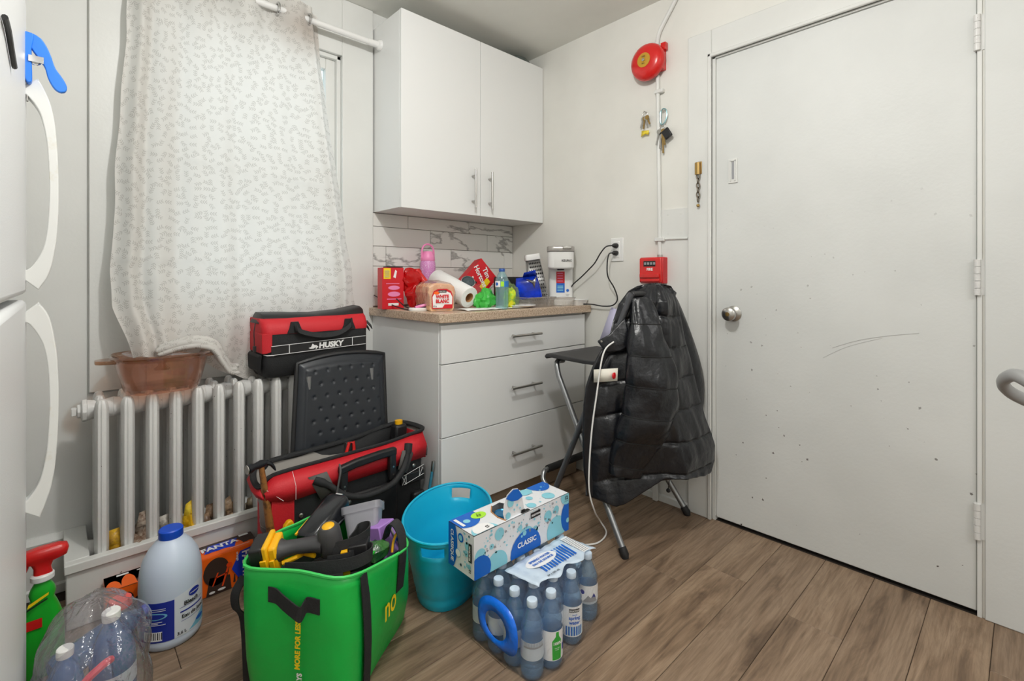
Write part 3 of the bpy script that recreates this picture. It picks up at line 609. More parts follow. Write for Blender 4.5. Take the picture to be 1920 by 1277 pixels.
# ================================================================== CURTAIN + ROD
CURT=[[[-1.923,-0.075,2.159],[-1.928,-0.08,2.042],[-1.94,-0.085,1.792],[-1.955,-0.09,1.582],[-1.963,-0.1,1.412],[-1.969,-0.11,1.209],[-1.98,-0.12,1.081],[-1.972,-0.135,0.964],[-1.955,-0.158,0.906],[-1.938,-0.18,0.848],[-1.924,-0.2,0.798]],[[-1.88,-0.075,2.178],[-1.884,-0.08,2.059],[-1.895,-0.085,1.805],[-1.908,-0.09,1.592],[-1.914,-0.1,1.42],[-1.918,-0.11,1.212],[-1.927,-0.12,1.082],[-1.92,-0.135,0.962],[-1.908,-0.16,0.903],[-1.896,-0.184,0.844],[-1.886,-0.205,0.795]],[[-1.836,-0.075,2.197],[-1.839,-0.08,2.076],[-1.848,-0.085,1.819],[-1.858,-0.09,1.602],[-1.862,-0.1,1.427],[-1.865,-0.11,1.216],[-1.873,-0.12,1.082],[-1.865,-0.135,0.96],[-1.859,-0.161,0.9],[-1.852,-0.187,0.842],[-1.847,-0.209,0.792]],[[-1.785,-0.075,2.22],[-1.787,-0.08,2.097],[-1.793,-0.085,1.835],[-1.801,-0.09,1.615],[-1.802,-0.1,1.436],[-1.802,-0.11,1.219],[-1.808,-0.12,1.083],[-1.801,-0.135,0.957],[-1.8,-0.159,0.901],[-1.799,-0.183,0.846],[-1.798,-0.203,0.8]],[[-1.737,-0.075,2.24],[-1.738,-0.08,2.116],[-1.742,-0.085,1.85],[-1.747,-0.09,1.626],[-1.746,-0.1,1.444],[-1.744,-0.11,1.223],[-1.748,-0.12,1.083],[-1.741,-0.135,0.955],[-1.743,-0.155,0.894],[-1.745,-0.175,0.835],[-1.747,-0.192,0.785]],[[-1.681,-0.075,2.265],[-1.681,-0.08,2.139],[-1.683,-0.085,1.868],[-1.684,-0.09,1.639],[-1.68,-0.1,1.453],[-1.675,-0.11,1.227],[-1.677,-0.12,1.084],[-1.67,-0.135,0.952],[-1.672,-0.147,0.871],[-1.674,-0.159,0.791],[-1.676,-0.17,0.724]],[[-1.63,-0.075,2.287],[-1.628,-0.08,2.159],[-1.627,-0.085,1.884],[-1.626,-0.09,1.652],[-1.619,-0.1,1.462],[-1.611,-0.11,1.231],[-1.61,-0.12,1.084],[-1.604,-0.135,0.949],[-1.613,-0.145,0.86],[-1.621,-0.155,0.771],[-1.629,-0.164,0.697]],[[-1.576,-0.075,2.311],[-1.573,-0.08,2.181],[-1.57,-0.085,1.901],[-1.565,-0.09,1.665],[-1.554,-0.1,1.472],[-1.543,-0.11,1.235],[-1.54,-0.12,1.085],[-1.534,-0.135,0.946],[-1.55,-0.143,0.849],[-1.565,-0.151,0.754],[-1.578,-0.158,0.674]],[[-1.514,-0.075,2.338],[-1.509,-0.08,2.206],[-1.502,-0.085,1.921],[-1.493,-0.09,1.68],[-1.478,-0.1,1.483],[-1.464,-0.11,1.24],[-1.457,-0.12,1.086],[-1.451,-0.135,0.943],[-1.474,-0.141,0.841],[-1.496,-0.147,0.741],[-1.515,-0.152,0.656]],[[-1.456,-0.075,2.364],[-1.45,-0.08,2.23],[-1.44,-0.085,1.94],[-1.426,-0.09,1.694],[-1.408,-0.1,1.493],[-1.389,-0.11,1.245],[-1.38,-0.12,1.087],[-1.373,-0.135,0.94],[-1.395,-0.138,0.847],[-1.416,-0.141,0.756],[-1.434,-0.143,0.679]],[[-1.396,-0.075,2.39],[-1.388,-0.08,2.254],[-1.374,-0.085,1.959],[-1.355,-0.09,1.709],[-1.333,-0.1,1.504],[-1.31,-0.11,1.25],[-1.297,-0.12,1.087],[-1.291,-0.135,0.937],[-1.306,-0.134,0.863],[-1.32,-0.133,0.79],[-1.332,-0.133,0.728]],[[-1.325,-0.075,2.421],[-1.315,-0.08,2.283],[-1.297,-0.085,1.982],[-1.272,-0.09,1.727],[-1.245,-0.1,1.516],[-1.216,-0.11,1.256],[-1.199,-0.12,1.088],[-1.193,-0.135,0.933],[-1.201,-0.134,0.89],[-1.208,-0.133,0.848],[-1.215,-0.132,0.811]],[[-1.259,-0.075,2.45],[-1.247,-0.08,2.309],[-1.225,-0.085,2.003],[-1.195,-0.09,1.743],[-1.162,-0.1,1.528],[-1.128,-0.11,1.261],[-1.107,-0.12,1.089],[-1.101,-0.135,0.929],[-1.102,-0.135,0.918],[-1.103,-0.135,0.907],[-1.104,-0.135,0.897]]]
rod = thing('curtain_rod', 'white curtain rod fixed between wall and wall cabinet', 'curtain rod', (-1.7, -0.08, 2.2))
m2 = MB(); m2.cyl((-2.55, -0.08, 2.2), (-0.975, -0.08, 2.2), 0.0135, n=18); m2.obj('rod', 'white', rod, True)
m2 = MB(); m2.tube([(-1.02, -0.08, 2.2), (-0.975, -0.08, 2.2), (-0.968, -0.08, 2.2), (-0.9555, -0.08, 2.2)], [0.0155, 0.0155, 0.024, 0.026], 20); m2.obj('end_cap', 'white', rod, True)
m2 = MB(); m2.box(-2.56, -2.54, -0.10, -0.0, 2.18, 2.22); m2.obj('bracket', 'white', rod, True, bevel=0.003)
ct = thing('curtain', 'off-white leafy patterned eyelet curtain hanging over the window, foot tucked into amber dish', 'curtain', (-1.6, -0.08, 2.2))
cols = []
for col in CURT:
    pth = np.array(col)[::-1]; zs = pth[:, 2]; cols.append((zs, pth[:, 0], pth[:, 1]))
S, NS, NT = np.linspace(0, 1, len(cols)), 150, 120
zb = np.interp(np.linspace(0, 1, NS), S, [c[0][0] for c in cols])
rows = []; uvs = []
for j in range(NT):
    t = j/(NT-1); row = []
    for i in range(NS):
        s = i/(NS-1); k = min(int(s*(len(cols)-1)), len(cols)-2); f = s*(len(cols)-1)-k
        z = 2.262+(zb[i]-2.262)*t
        X = []
        for c in (cols[k], cols[k+1]):
            zc = c[0][0]+(z-zb[i])*(2.262-c[0][0])/(2.262-zb[i])
            x = np.interp(zc, c[0], c[1]); y = np.interp(zc, c[0], c[2])
            if zc > c[0][-1]: x = c[1][-1]+(zc-c[0][-1])*(c[1][-1]-c[1][-2])/(c[0][-1]-c[0][-2])
            X.append((x, y))
        x = X[0][0]*(1-f)+X[1][0]*f; y = X[0][1]*(1-f)+X[1][1]*f
        env = math.exp(-((z-2.2)/0.16)**2)
        y += 0.030*env*math.cos(s*PI*2*4.0+0.4)
        amp = 0.004+0.012*t
        y += amp*(0.8*math.sin(s*23+1.2*math.sin(t*3))+0.5*math.sin(s*47+2.0*t))
        y += -0.020*math.exp(-((s-0.075-0.01*t)/0.035)**2)+0.016*math.exp(-((s-0.135)/0.03)**2)
        y += -0.016*math.exp(-((s-0.945)/0.018)**2)+0.055*max(0, (s-0.95)/0.05)
        y -= 0.005*math.exp(-((z-1.53+0.06*s)/0.006)**2)+0.005*math.exp(-((z-1.13)/0.006)**2)
        lowf = max(0, (t-0.78)/0.22)
        y += lowf*0.028*noise.noise(V(s*9, t*9, 1.7)); x += lowf*0.02*noise.noise(V(s*7, t*9, 5.1))+0.006*noise.noise(V(1, t*10, 3+(s > .5)))*(abs(s-.5)*2)**3
        y = min(y, -0.024)
        row.append(V(x, y, z+lowf*0.012*noise.noise(V(s*12, 4.4, t*5))))
    rows.append(row)
m2 = MB(); m2.grid(rows); me = m2.mesh('cloth', 'curtain', ang=3.0)
uvl = me.uv_layers.new(name='UVMap')
for lp in me.loops:
    vi = lp.vertex_index; j, i = divmod(vi, NS); uvl.data[lp.index].uv = (i/(NS-1)*0.78, (rows[0][i].z-rows[j][i].z))
cloth = link('cloth', me, ct, True)
# folded-over foot lying over the dish edge
m2 = MB()
fold = spl([(-1.86, -0.20, 0.808), (-1.80, -0.215, 0.828), (-1.745, -0.225, 0.832), (-1.70, -0.23, 0.812), (-1.672, -0.235, 0.762), (-1.650, -0.235, 0.728), (-1.622, -0.225, 0.722)], 6)
for k, (dy, dz, r) in enumerate(((0, 0, 0.016), (-0.014, -0.012, 0.012), (0.012, 0.010, 0.014))):
    m2.tube([p+V(0.004*k, dy, dz) for p in fold], [r*(0.5+0.5*math.sin(PI*min(1, 0.12+i/len(fold)))) for i in range(len(fold))], 10, flat=1.7)
me = m2.mesh('hem_fold', 'curtain', ang=3.0); uvl = me.uv_layers.new(name='UVMap')
for lp in me.loops:
    q = me.vertices[lp.vertex_index].co; uvl.data[lp.index].uv = (q.x*1.0+2.0, q.z+q.y)
link('hem_fold', me, ct, True)
for gx in (-1.80, -1.615, -1.43, -1.30):
    m2 = MB(); m2.tube([(gx, -0.08+0.024*math.cos(a), 2.2+0.024*math.sin(a)) for a in np.linspace(0, 2*PI, 24, endpoint=False)], 0.005, 8, closed=True); m2.obj('eyelet', 'chrome', ct, True)
# ================================================================== AMBER DISH ON THE RADIATOR
pot = thing('glass_casserole', 'amber glass casserole dish with its lid upside down on the radiator', 'casserole dish', (-1.845, -0.20, 0.678))
def sq(a, b, z, n=40, e=0.62, cx=0, cy=0):
    out = []
    for i in range(n):
        t = 2*PI*i/n; c, s = math.cos(t), math.sin(t)
        out.append(V(cx+a*math.copysign(abs(c)**e, c), cy+b*math.copysign(abs(s)**e, s), z))
    return out
m2 = MB(); m2.loft([sq(0.085, 0.075, 0.006), sq(0.10, 0.088, 0.0), sq(0.107, 0.094, 0.012), sq(0.122, 0.105, 0.07), sq(0.13, 0.112, 0.108), sq(0.135, 0.116, 0.114), sq(0.127, 0.109, 0.112), sq(0.118, 0.101, 0.07), sq(0.102, 0.09, 0.016), sq(0.03, 0.03, 0.010)]); m2.obj('bowl', 'glassamber', pot)
m2 = MB(); m2.loft([sq(0.138, 0.119, 0.116), sq(0.141, 0.122, 0.121), sq(0.136, 0.117, 0.127), sq(0.128, 0.109, 0.122), sq(0.116, 0.098, 0.106), sq(0.07, 0.06, 0.096), sq(0.02, 0.02, 0.093)], c0=False); lid = m2.obj('lid', 'glassdark', pot)
m2 = MB(); m2.lathe([(0.022, 0.066), (0.024, 0.070), (0.012, 0.080), (0.010, 0.090), (0.016, 0.095)], 18); m2.obj('knob', 'glassdark', lid)
for sx in (-1, 1):
    m2 = MB(); m2.loft([[V(sx*x, y, z) for y, z in ((-w, 0.104), (w, 0.104), (w, 0.116), (-w, 0.116))] for x, w in ((0.118, 0.05), (0.14, 0.045), (0.165, 0.034), (0.178, 0.018))]); m2.obj('handle', 'glassdark', pot, bevel=0.003)
# ================================================================== FIRE BELL, CONDUIT, PULL STATION, KEYS, OUTLET, CHAIN
fb = thing('fire_bell', 'red round fire alarm bell high on the right wall', 'alarm bell', (0, -1.0, 2.098))
RX = Matrix.Rotation(-PI/2, 4, 'Y')
m2 = MB(); m2.lathe([(0.086, 0.030), (0.088, 0.036), (0.087, 0.046), (0.080, 0.060), (0.062, 0.071), (0.035, 0.076), (0.0, 0.077)], 40, m=RX, c0=False, c1=False); m2.obj('gong', 'redp', fb)
m2 = MB(); m2.lathe([(0.034, 0.0765), (0.034, 0.0775), (0.012, 0.0785), (0, 0.0785)], 28, m=RX, c0=False, c1=False); m2.obj('plate', M('bell_plate', (206, 160, 58), 0.4, 0.4), fb)
m2 = MB(); m2.lathe([(0.008, 0.078), (0.008, 0.084), (0, 0.086)], 6, m=RX, c1=False); m2.obj('nut', 'steel', fb)
text(fb, 'lettering', 'FIRE', 0.011, (-0.0788, -1.0, 2.114), (0, -1, 0), (0, 0, 1), 'ink'); text(fb, 'lettering', 'BELL', 0.009, (-0.0788, -1.0, 2.082), (0, -1, 0), (0, 0, 1), 'ink')
m2 = MB(); m2.lathe([(0.05, 0), (0.05, 0.03), (0.075, 0.032)], 24, m=RX); m2.box(-0.04, 0, -0.075, -0.03, -0.05, 0.05); m2.box(-0.028, -0.004, -0.086, -0.06, 0.04, 0.075); m2.obj('back_box', 'redp', fb, bevel=0.002)
cdt = thing('conduit', 'white surface-mounted conduit running from the fire bell down to the red pull station', 'conduit', (0, -1.045, 1.2))
m2 = MB(); m2.tube([(-0.011, -1.036, 2.03), (-0.011, -1.048, 1.165)], 0.0095, 12); m2.obj('pipe', 'gloss', cdt, True)
for z in (1.952, 1.245):
    m2 = MB(); m2.box(-0.024, 0, -1.068 if z > 1.5 else -1.075, -1.024, z-0.009, z+0.009); m2.obj('strap', 'gloss', cdt, True, bevel=0.003)
m2 = MB(); m2.cyl((-0.011, -1.048, 1.148), (-0.011, -1.048, 1.172), 0.013, n=12); m2.obj('connector', 'steel', cdt, True)
cb = MB(); cb.tube(spl([(-0.009, -1.03, 2.155), (-0.009, -1.034, 2.20), (-0.009, -1.046, 2.24), (-0.009, -1.08, 2.29), (-0.009, -1.118, 2.343), (-0.009, -1.15, 2.392)], 6), 0.0105, 10)
tag(cb.obj('alarm_cable', 'wall'), 'painted cable climbing the wall from the fire bell to the ceiling', 'cable')
ps = thing('pull_station', 'small red fire alarm pull station at the foot of the conduit', 'alarm switch', (0, -1.022, 1.10))
m2 = MB(); m2.box(-0.047, -0.001, -1.084, -0.962, 1.035, 1.160); m2.obj('back_box', M('worn_red_paint', (196, 30, 34), 0.4, var=(20, (214, 208, 204), 0.62, 0.68)), ps, True, bevel=0.004)
m2 = MB(); m2.box(-0.060, -0.046, -1.080, -0.966, 1.040, 1.156); fp = m2.obj('front_plate', 'redp', ps, True, bevel=0.004)
m2 = MB(); m2.box(-0.070, -0.059, -1.074, -0.972, 1.062, 1.082); m2.box(-0.066, -0.059, -1.074, -0.972, 1.044, 1.058); m2.obj('pull_bar', 'redp', ps, True, bevel=0.003)
decal(fp, 'printed_label', [('ink', [rect(-0.034, 0.030, 0.018, 0.044)]), ('inkgrey', [rect(-0.030+0.016*i, -0.019+0.016*i, 0.026, 0.038) for i in range(4)])], (-0.0605, -1.023, 1.098), (0, -1, 0), (0, 0, 1))
text(fp, 'lettering', 'FIRE', 0.018, (-0.0607, -1.023, 1.102), (0, -1, 0), (0, 0, 1), 'wink', 0.0006)
def key(m_, o, ang, L=0.05, w=0.011):
    R = Matrix.Translation(o) @ Matrix.Rotation(ang, 4, 'X')
    m_.lathe([(w, -0.001), (w, 0.001)], 12, m=R @ Matrix.Translation((0, 0, -w)) @ Matrix.Rotation(PI/2, 4, 'Y')); m_.box(-0.001, 0.001, -0.0035, 0.0035, -L, -w*1.8, R)
    for q in range(3): m_.box(-0.001, 0.001, 0.003, 0.006, -L+0.006*q+0.002, -L+0.006*q+0.005, R)
k1 = thing('key_bunch', 'bunch of old keys with a yellow tag hanging left of the conduit', 'keys', (0, -0.968, 1.875))
m2 = MB(); m2.cyl((0, -0.968, 1.872), (-0.022, -0.968, 1.876), 0.002, n=8); m2.obj('nail', 'steel', k1, True)
m2 = MB(); m2.tube([(-0.014, -0.968+0.013*math.cos(a), 1.861+0.013*math.sin(a)) for a in np.linspace(0, 2*PI, 20, endpoint=False)], 0.0014, 6, closed=True); m2.obj('ring', 'steel', k1, True)
for q, (dy, an, L) in enumerate(((0.008, 0.28, 0.055), (0.0, 0.1, 0.06), (-0.006, -0.2, 0.052), (-0.012, -0.42, 0.05))):
    m2 = MB(); key(m2, (-0.012-0.003*q, -0.968+dy, 1.852), an, L); m2.obj('key', 'brass' if q % 2 else 'steel', k1, True)
m2 = MB(); m2.poly([(-0.010, -0.950, 1.785), (-0.014, -0.992, 1.778), (-0.012, -0.988, 1.758), (-0.016, -0.972, 1.764), (-0.012, -0.948, 1.755)]); m2.obj('yellow_tag', M('clear_yellow', (230, 206, 60), 0.3), k1, True, solid=0.003)
k2 = thing('key_bunch', 'keys on a carabiner with a black fob hanging right of the conduit', 'keys', (0, -1.065, 1.86))
m2 = MB(); m2.cyl((0, -1.066, 1.852), (-0.022, -1.066, 1.856), 0.002, n=8); m2.obj('nail', 'steel', k2, True)
m2 = MB(); m2.tube(spl([(-0.014, -1.058, 1.858), (-0.014, -1.07, 1.864), (-0.014, -1.083, 1.852), (-0.014, -1.086, 1.825), (-0.014, -1.074, 1.797), (-0.014, -1.060, 1.790), (-0.014, -1.053, 1.805), (-0.014, -1.053, 1.845)], 5, True), 0.003, 8, closed=True); m2.obj('carabiner', M('carabiner_metal', (150, 190, 196), 0.25, 0.8), k2, True)
m2 = MB(); m2.tube([(-0.014, -1.062+0.013*math.cos(a), 1.779+0.013*math.sin(a)) for a in np.linspace(0, 2*PI, 20, endpoint=False)], 0.0014, 6, closed=True); m2.obj('ring', 'steel', k2, True)
for q, (dy, an, L) in enumerate(((0.006, 0.12, 0.10), (0.0, -0.05, 0.115), (0.004, 0.05, 0.09), (-0.006, -0.15, 0.08), (0.01, 0.2, 0.075))):
    m2 = MB(); key(m2, (-0.012-0.003*q, -1.062+dy, 1.768), an, L); m2.obj('key', 'brass' if q in (1, 3) else 'steel', k2, True)
m2 = MB(); m2.box(-0.006, 0.006, -0.019, 0.019, -0.048, 0.0, Matrix.Translation((-0.03, -1.082, 1.758)) @ Matrix.Rotation(-0.55, 4, 'X')); m2.obj('fob', 'black', k2, True, bevel=0.004)
oc = thing('wall_outlet', 'white double wall socket above the end of the worktop with both outlets used', 'socket', (0, -0.80, 1.21))
m2 = MB(); m2.box(-0.006, 0, -0.838, -0.762, 1.147, 1.268); m2.obj('cover_plate', 'white', oc, True, bevel=0.003)
m2 = MB(); m2.box(-0.009, -0.005, -0.817, -0.783, 1.165, 1.250); m2.obj('outlet_face', 'white', oc, True, bevel=0.002)
for nm, pz, pth, lab in (('upper', 1.228, [(-0.034, -0.792, 1.228), (-0.06, -0.772, 1.222), (-0.07, -0.745, 1.19), (-0.06, -0.70, 1.14), (-0.055, -0.655, 1.105), (-0.05, -0.60, 1.065), (-0.048, -0.548, 1.03), (-0.042, -0.525, 1.01)], 'black power cord from the upper outlet to the white coffee maker'),
                         ('lower', 1.190, [(-0.034, -0.792, 1.190), (-0.06, -0.79, 1.183), (-0.075, -0.79, 1.14), (-0.07, -0.79, 1.07), (-0.05, -0.815, 1.01), (-0.03, -0.82, 0.955), (-0.025, -0.79, 0.922), (-0.025, -0.73, 0.914), (-0.03, -0.66, 0.921), (-0.04, -0.61, 0.921)], 'black power cord drooping from the lower outlet onto the worktop end')):
    t = thing('power_cord', lab, 'power cord', (0, -0.80, pz))
    m2 = MB(); m2.tube([(-0.006, -0.80, pz), (-0.012, -0.80, pz), (-0.03, -0.797, pz), (-0.036, -0.793, pz)], [0.0125, 0.0135, 0.011, 0.006], 12); m2.obj('plug', 'black', t, True)
    m2 = MB(); m2.tube(spl(pth, 7), 0.0034, 8); m2.obj('cord', 'black', t, True)
dc = thing('door_chain', 'brass door chain lock hanging from the door casing', 'chain lock', (-0.02, -1.245, 1.57))
m2 = MB(); m2.box(-0.022, -0.018, -1.258, -1.230, 1.525, 1.580); m2.obj('back_plate', 'brass', dc, True, bevel=0.001)
m2 = MB(); m2.loft([[V(x, y, z) for x, y in rrect(0.018, 0.022, 0.006, 3, -0.031, -1.244)] for z in (1.522, 1.574)]); m2.obj('housing', 'brass', dc, True)
z = 1.514; i = 0
while z > 1.392:
    m2 = MB(); ry = i % 2
    m2.tube([(-0.030+(0.0075*math.cos(a) if ry else 0), -1.246+(0 if ry else 0.0075*math.cos(a)), z+0.0135*math.sin(a)) for a in np.linspace(0, 2*PI, 14, endpoint=False)], 0.0024, 6, closed=True); m2.obj('chain_link', 'oldsteel', dc, True); z -= 0.0205; i += 1
m2 = MB(); m2.sphere((-0.030, -1.246, 1.384), 0.0075, 12, 8); m2.obj('end_button', 'brass', dc, True)
# grey curved bar poking in at the right edge
gh = thing('curved_handle', 'grey curved push handle poking in at the right edge before the door wall', 'handle', (-0.42, -2.32, 0))
m2 = MB(); m2.tube(spl([(-0.52, -2.40, 0.02), (-0.52, -2.38, 0.5), (-0.50, -2.33, 0.74), (-0.46, -2.245, 0.825), (-0.42, -2.212, 0.815), (-0.385, -2.213, 0.785), (-0.35, -2.25, 0.755), (-0.31, -2.34, 0.72), (-0.30, -2.39, 0.5), (-0.30, -2.40, 0.02)], 8), 0.0125, 12, flat=1.3); m2.obj('bar', 'graypl', gh, True)
m2 = MB(); m2.box(-0.56, -0.26, -2.46, -2.36, 0, 0.04); m2.obj('foot', 'graypl', gh, True, bevel=0.008)
# ================================================================== FOLDING CHAIR, JACKET, CABLE
fc = thing('folding_chair', 'tall steel folding chair with a black seat and the black jacket over its back', 'chair', (-0.297, -0.99, 0))
CX = -0.297
m2 = MB(); strap(m2, [V(CX, y, z) for y, z in ((-0.735, 0.695), (-0.742, 0.706), (-0.76, 0.709), (-0.85, 0.706), (-0.95, 0.704), (-1.05, 0.706))], 0.36, 0.018, (1, 0, 0)); seat = m2.obj('seat', M('black_seat_board', (44, 44, 46), 0.5, var=(9, (92, 92, 94), 0.55, 0.75)), fc, True, bevel=0.007, seg=3)
for sx in (-1, 1):
    a = [(CX+sx*0.10, -0.775, 0.68), (CX+sx*0.135, -0.775, 0.68), (CX+sx*0.152, -0.782, 0.665), (CX+sx*0.160, -0.80, 0.62), (CX+sx*0.2425, -1.20, 0.022)]
    m2 = MB(); m2.tube(spl(a[:4], 5)[:-1]+[V(a[3]), V(a[4])], 0.0125, 12); lg = m2.obj('leg', 'tube', fc, True)
    m2 = MB(); m2.tube([(CX+sx*0.2405, -1.19, 0.034), (CX+sx*0.2435, -1.205, 0.012), (CX+sx*0.244, -1.209, 0.0)], [0.0155, 0.017, 0.013], 12); m2.obj('rubber_foot', 'rubber', lg, True)
    m2 = MB(); m2.tube([(CX+sx*0.235, -0.787, 0.012), (CX+sx*0.165, -1.185, 1.0)], 0.0125, 12); lg = m2.obj('leg', M('dark_grey_tube', (96, 99, 104), 0.4, 0.6), fc, True)
    m2 = MB(); m2.cyl((CX+sx*0.2365, -0.781, 0.0), (CX+sx*0.234, -0.789, 0.028), 0.0155, n=12); m2.obj('rubber_foot', 'rubber', lg, True)
m2 = MB(); m2.cyl((CX-0.165, -1.185, 0.995), (CX+0.165, -1.185, 0.995), 0.0125, n=12); m2.box(CX-0.16, CX+0.16, -1.190, -1.172, 0.80, 0.985); m2.obj('backrest', 'black', fc, True, bevel=0.005)
m2 = MB(); m2.tube(spl([(CX-0.226, -0.835, 0.130), (CX-0.226, -0.79, 0.140), (CX-0.222, -0.762, 0.160), (CX-0.205, -0.752, 0.185), (CX-0.185, -0.750, 0.190)], 5)+[V(CX+0.185, -0.75, 0.190)]+spl([(CX+0.205, -0.752, 0.185), (CX+0.222, -0.762, 0.160), (CX+0.226, -0.79, 0.140), (CX+0.226, -0.835, 0.130)], 5), 0.011, 10); ft = m2.obj('footrest', 'tube', fc, True)
m2 = MB(); m2.cyl((CX-0.18, -0.75, 0.190), (CX+0.18, -0.75, 0.190), 0.0165, n=14); m2.obj('foam_sleeve', 'rubber', ft, True)
JROWS=[[[-0.368,-1.163,1.035],[-0.246,-1.229,1.035]],[[-0.414,-1.138,1.009],[-0.229,-1.238,1.008]],[[-0.452,-1.117,0.956],[-0.213,-1.247,0.952]],[[-0.473,-1.106,0.892],[-0.2,-1.254,0.885]],[[-0.493,-1.095,0.806],[-0.184,-1.263,0.795]],[[-0.538,-1.07,0.723],[-0.159,-1.276,0.704]],[[-0.568,-1.054,0.639],[-0.141,-1.286,0.613]],[[-0.578,-1.048,0.555],[-0.12,-1.297,0.521]],[[-0.582,-1.046,0.471],[-0.098,-1.31,0.428]],[[-0.582,-1.046,0.397],[-0.07,-1.325,0.346]],[[-0.58,-1.047,0.344],[-0.054,-1.333,0.287]],[[-0.578,-1.048,0.312],[-0.056,-1.332,0.253]]]
HEM=[[-0.554,-1.061,0.196],[-0.493,-1.095,0.171],[-0.431,-1.128,0.206],[-0.368,-1.163,0.249],[-0.314,-1.192,0.271],[-0.237,-1.234,0.267],[-0.148,-1.282,0.248],[-0.091,-1.313,0.241],[-0.056,-1.332,0.278]]
SLEEVE=[[-0.397,-1.147,0.985,0.035],[-0.389,-1.151,0.889,0.061],[-0.389,-1.151,0.781,0.087],[-0.382,-1.155,0.671,0.107],[-0.382,-1.155,0.562,0.113],[-0.404,-1.143,0.466,0.109],[-0.431,-1.128,0.371,0.087],[-0.456,-1.115,0.287,0.065]]
jn = V(-0.4775, -0.8786, 0)      # towards the open room
jk = thing('puffer_jacket', 'charcoal quilted puffer jacket draped over the back of the folding chair', 'jacket', (-0.32, -1.16, 0.19))
zl = np.array([r[0][2] for r in JROWS])[::-1]; lx = np.array([r[0][:2] for r in JROWS])[::-1]; rx = np.array([r[1][:2] for r in JROWS])[::-1]
HX = np.array(HEM); hp = np.linspace(0, 1, len(HEM)); NR, NC = 200, 60
def jside(z, s):
    a = np.array([np.interp(z, zl, lx[:, k]) for k in (0, 1)]); b = np.array([np.interp(z, zl, rx[:, k]) for k in (0, 1)]); return a+(b-a)*s
hs = [float(np.clip((h[0]+0.58)/(0.525), 0, 1)) for h in HEM]
def jpoint(z, s, t, side):
    p = jside(max(z, zl[0]), s); e = max(0, 1-abs(2*s-1)**2.6); fl = min(1, t*9+0.15)
    bulge = (0.055+0.05*t)*e*fl if side == 0 else -(0.045+0.03*t)*e*fl
    q = 0
    if side == 0:
        ph = (z-0.02*math.sin(s*5)-0.05*s)/0.125; fr_ = ph-math.floor(ph)
        q = 0.013*(max(0, math.sin(PI*fr_))**0.4)-0.010-0.004*math.exp(-(min(fr_, 1-fr_)/0.05)**2)
        q += 0.016*math.sin(s*9.5+z*3+1.0)*t+0.018*noise.noise(V(s*7, z*5, 2.2))+0.008*noise.noise(V(s*22, z*9, 8.2)); q *= min(1, e*2)
    return V(p[0], p[1], z)+jn*(bulge+q)
def jz(s, t):
    zh = float(np.interp(s, hs, HX[:, 2])); z = 1.040+(zh-1.040)*t
    return z-0.012*(2*s-1)**2 if t < 0.05 else z
rings = []
for i in range(NR):
    t = i/(NR-1); ring = []
    for side in (0, 1):
        for j in range(NC):
            s = j/(NC-1) if side == 0 else 1-j/(NC-1)
            ring.append(jpoint(jz(s, t), s, t, side))
    rings.append(ring)
m2 = MB(); m2.loft(rings); m2.obj('body', 'nylon', jk, True, ang=3.0)
for k in range(2, 9):
    pts = []
    for s in np.linspace(0.02, 0.98, 60):
        z = 0.125*k+0.02*math.sin(s*5)+0.05*s; zh = float(np.interp(s, hs, HX[:, 2])); t = (1.040-z)/(1.040-zh)
        if 0.03 < t < 0.97: pts.append(jpoint(z, s, t, 0)+jn*0.0008)
    if len(pts) > 4: m2 = MB(); m2.tube(pts, 0.0022, 6); m2.obj('quilt_seam', 'seamthread', jk, True)
rings = []; SP = spl([V(*q[:3]) for q in SLEEVE], 16); SR = [float(np.interp(i/16, range(len(SLEEVE)), [q[3] for q in SLEEVE])) for i in range(len(SP))]
jr = V(0.8786, -0.4775, 0)
for i, (p, r) in enumerate(zip(SP, SR)):
    t = i/len(SP); c = p+jn*(0.06+0.055*math.sin(PI*min(1, t*1.1))); fr_ = (i/16*0.92) % 1; k = 0.90+0.11*max(0, math.sin(PI*fr_))**0.2
    rings.append([c+jr*(r*k*math.cos(a))+jn*(r*0.55*k*math.sin(a))+V(0, 0, 0.10*r*math.cos(a)*-1)*(2*t)+jn*(0.020*noise.noise(V(math.cos(a)*2, math.sin(a)*2, t*7))) for a in np.linspace(0, 2*PI, 28, endpoint=False)])
m2 = MB(); m2.loft(rings); m2.obj('sleeve', 'nylon', jk, True, ang=3.0)
for k in range(1, 7):
    i = int(round(k/0.92*16))
    if i < len(rings)-2: m2 = MB(); m2.tube(rings[i], 0.0024, 6, closed=True); m2.obj('quilt_seam', 'seamthread', jk, True)
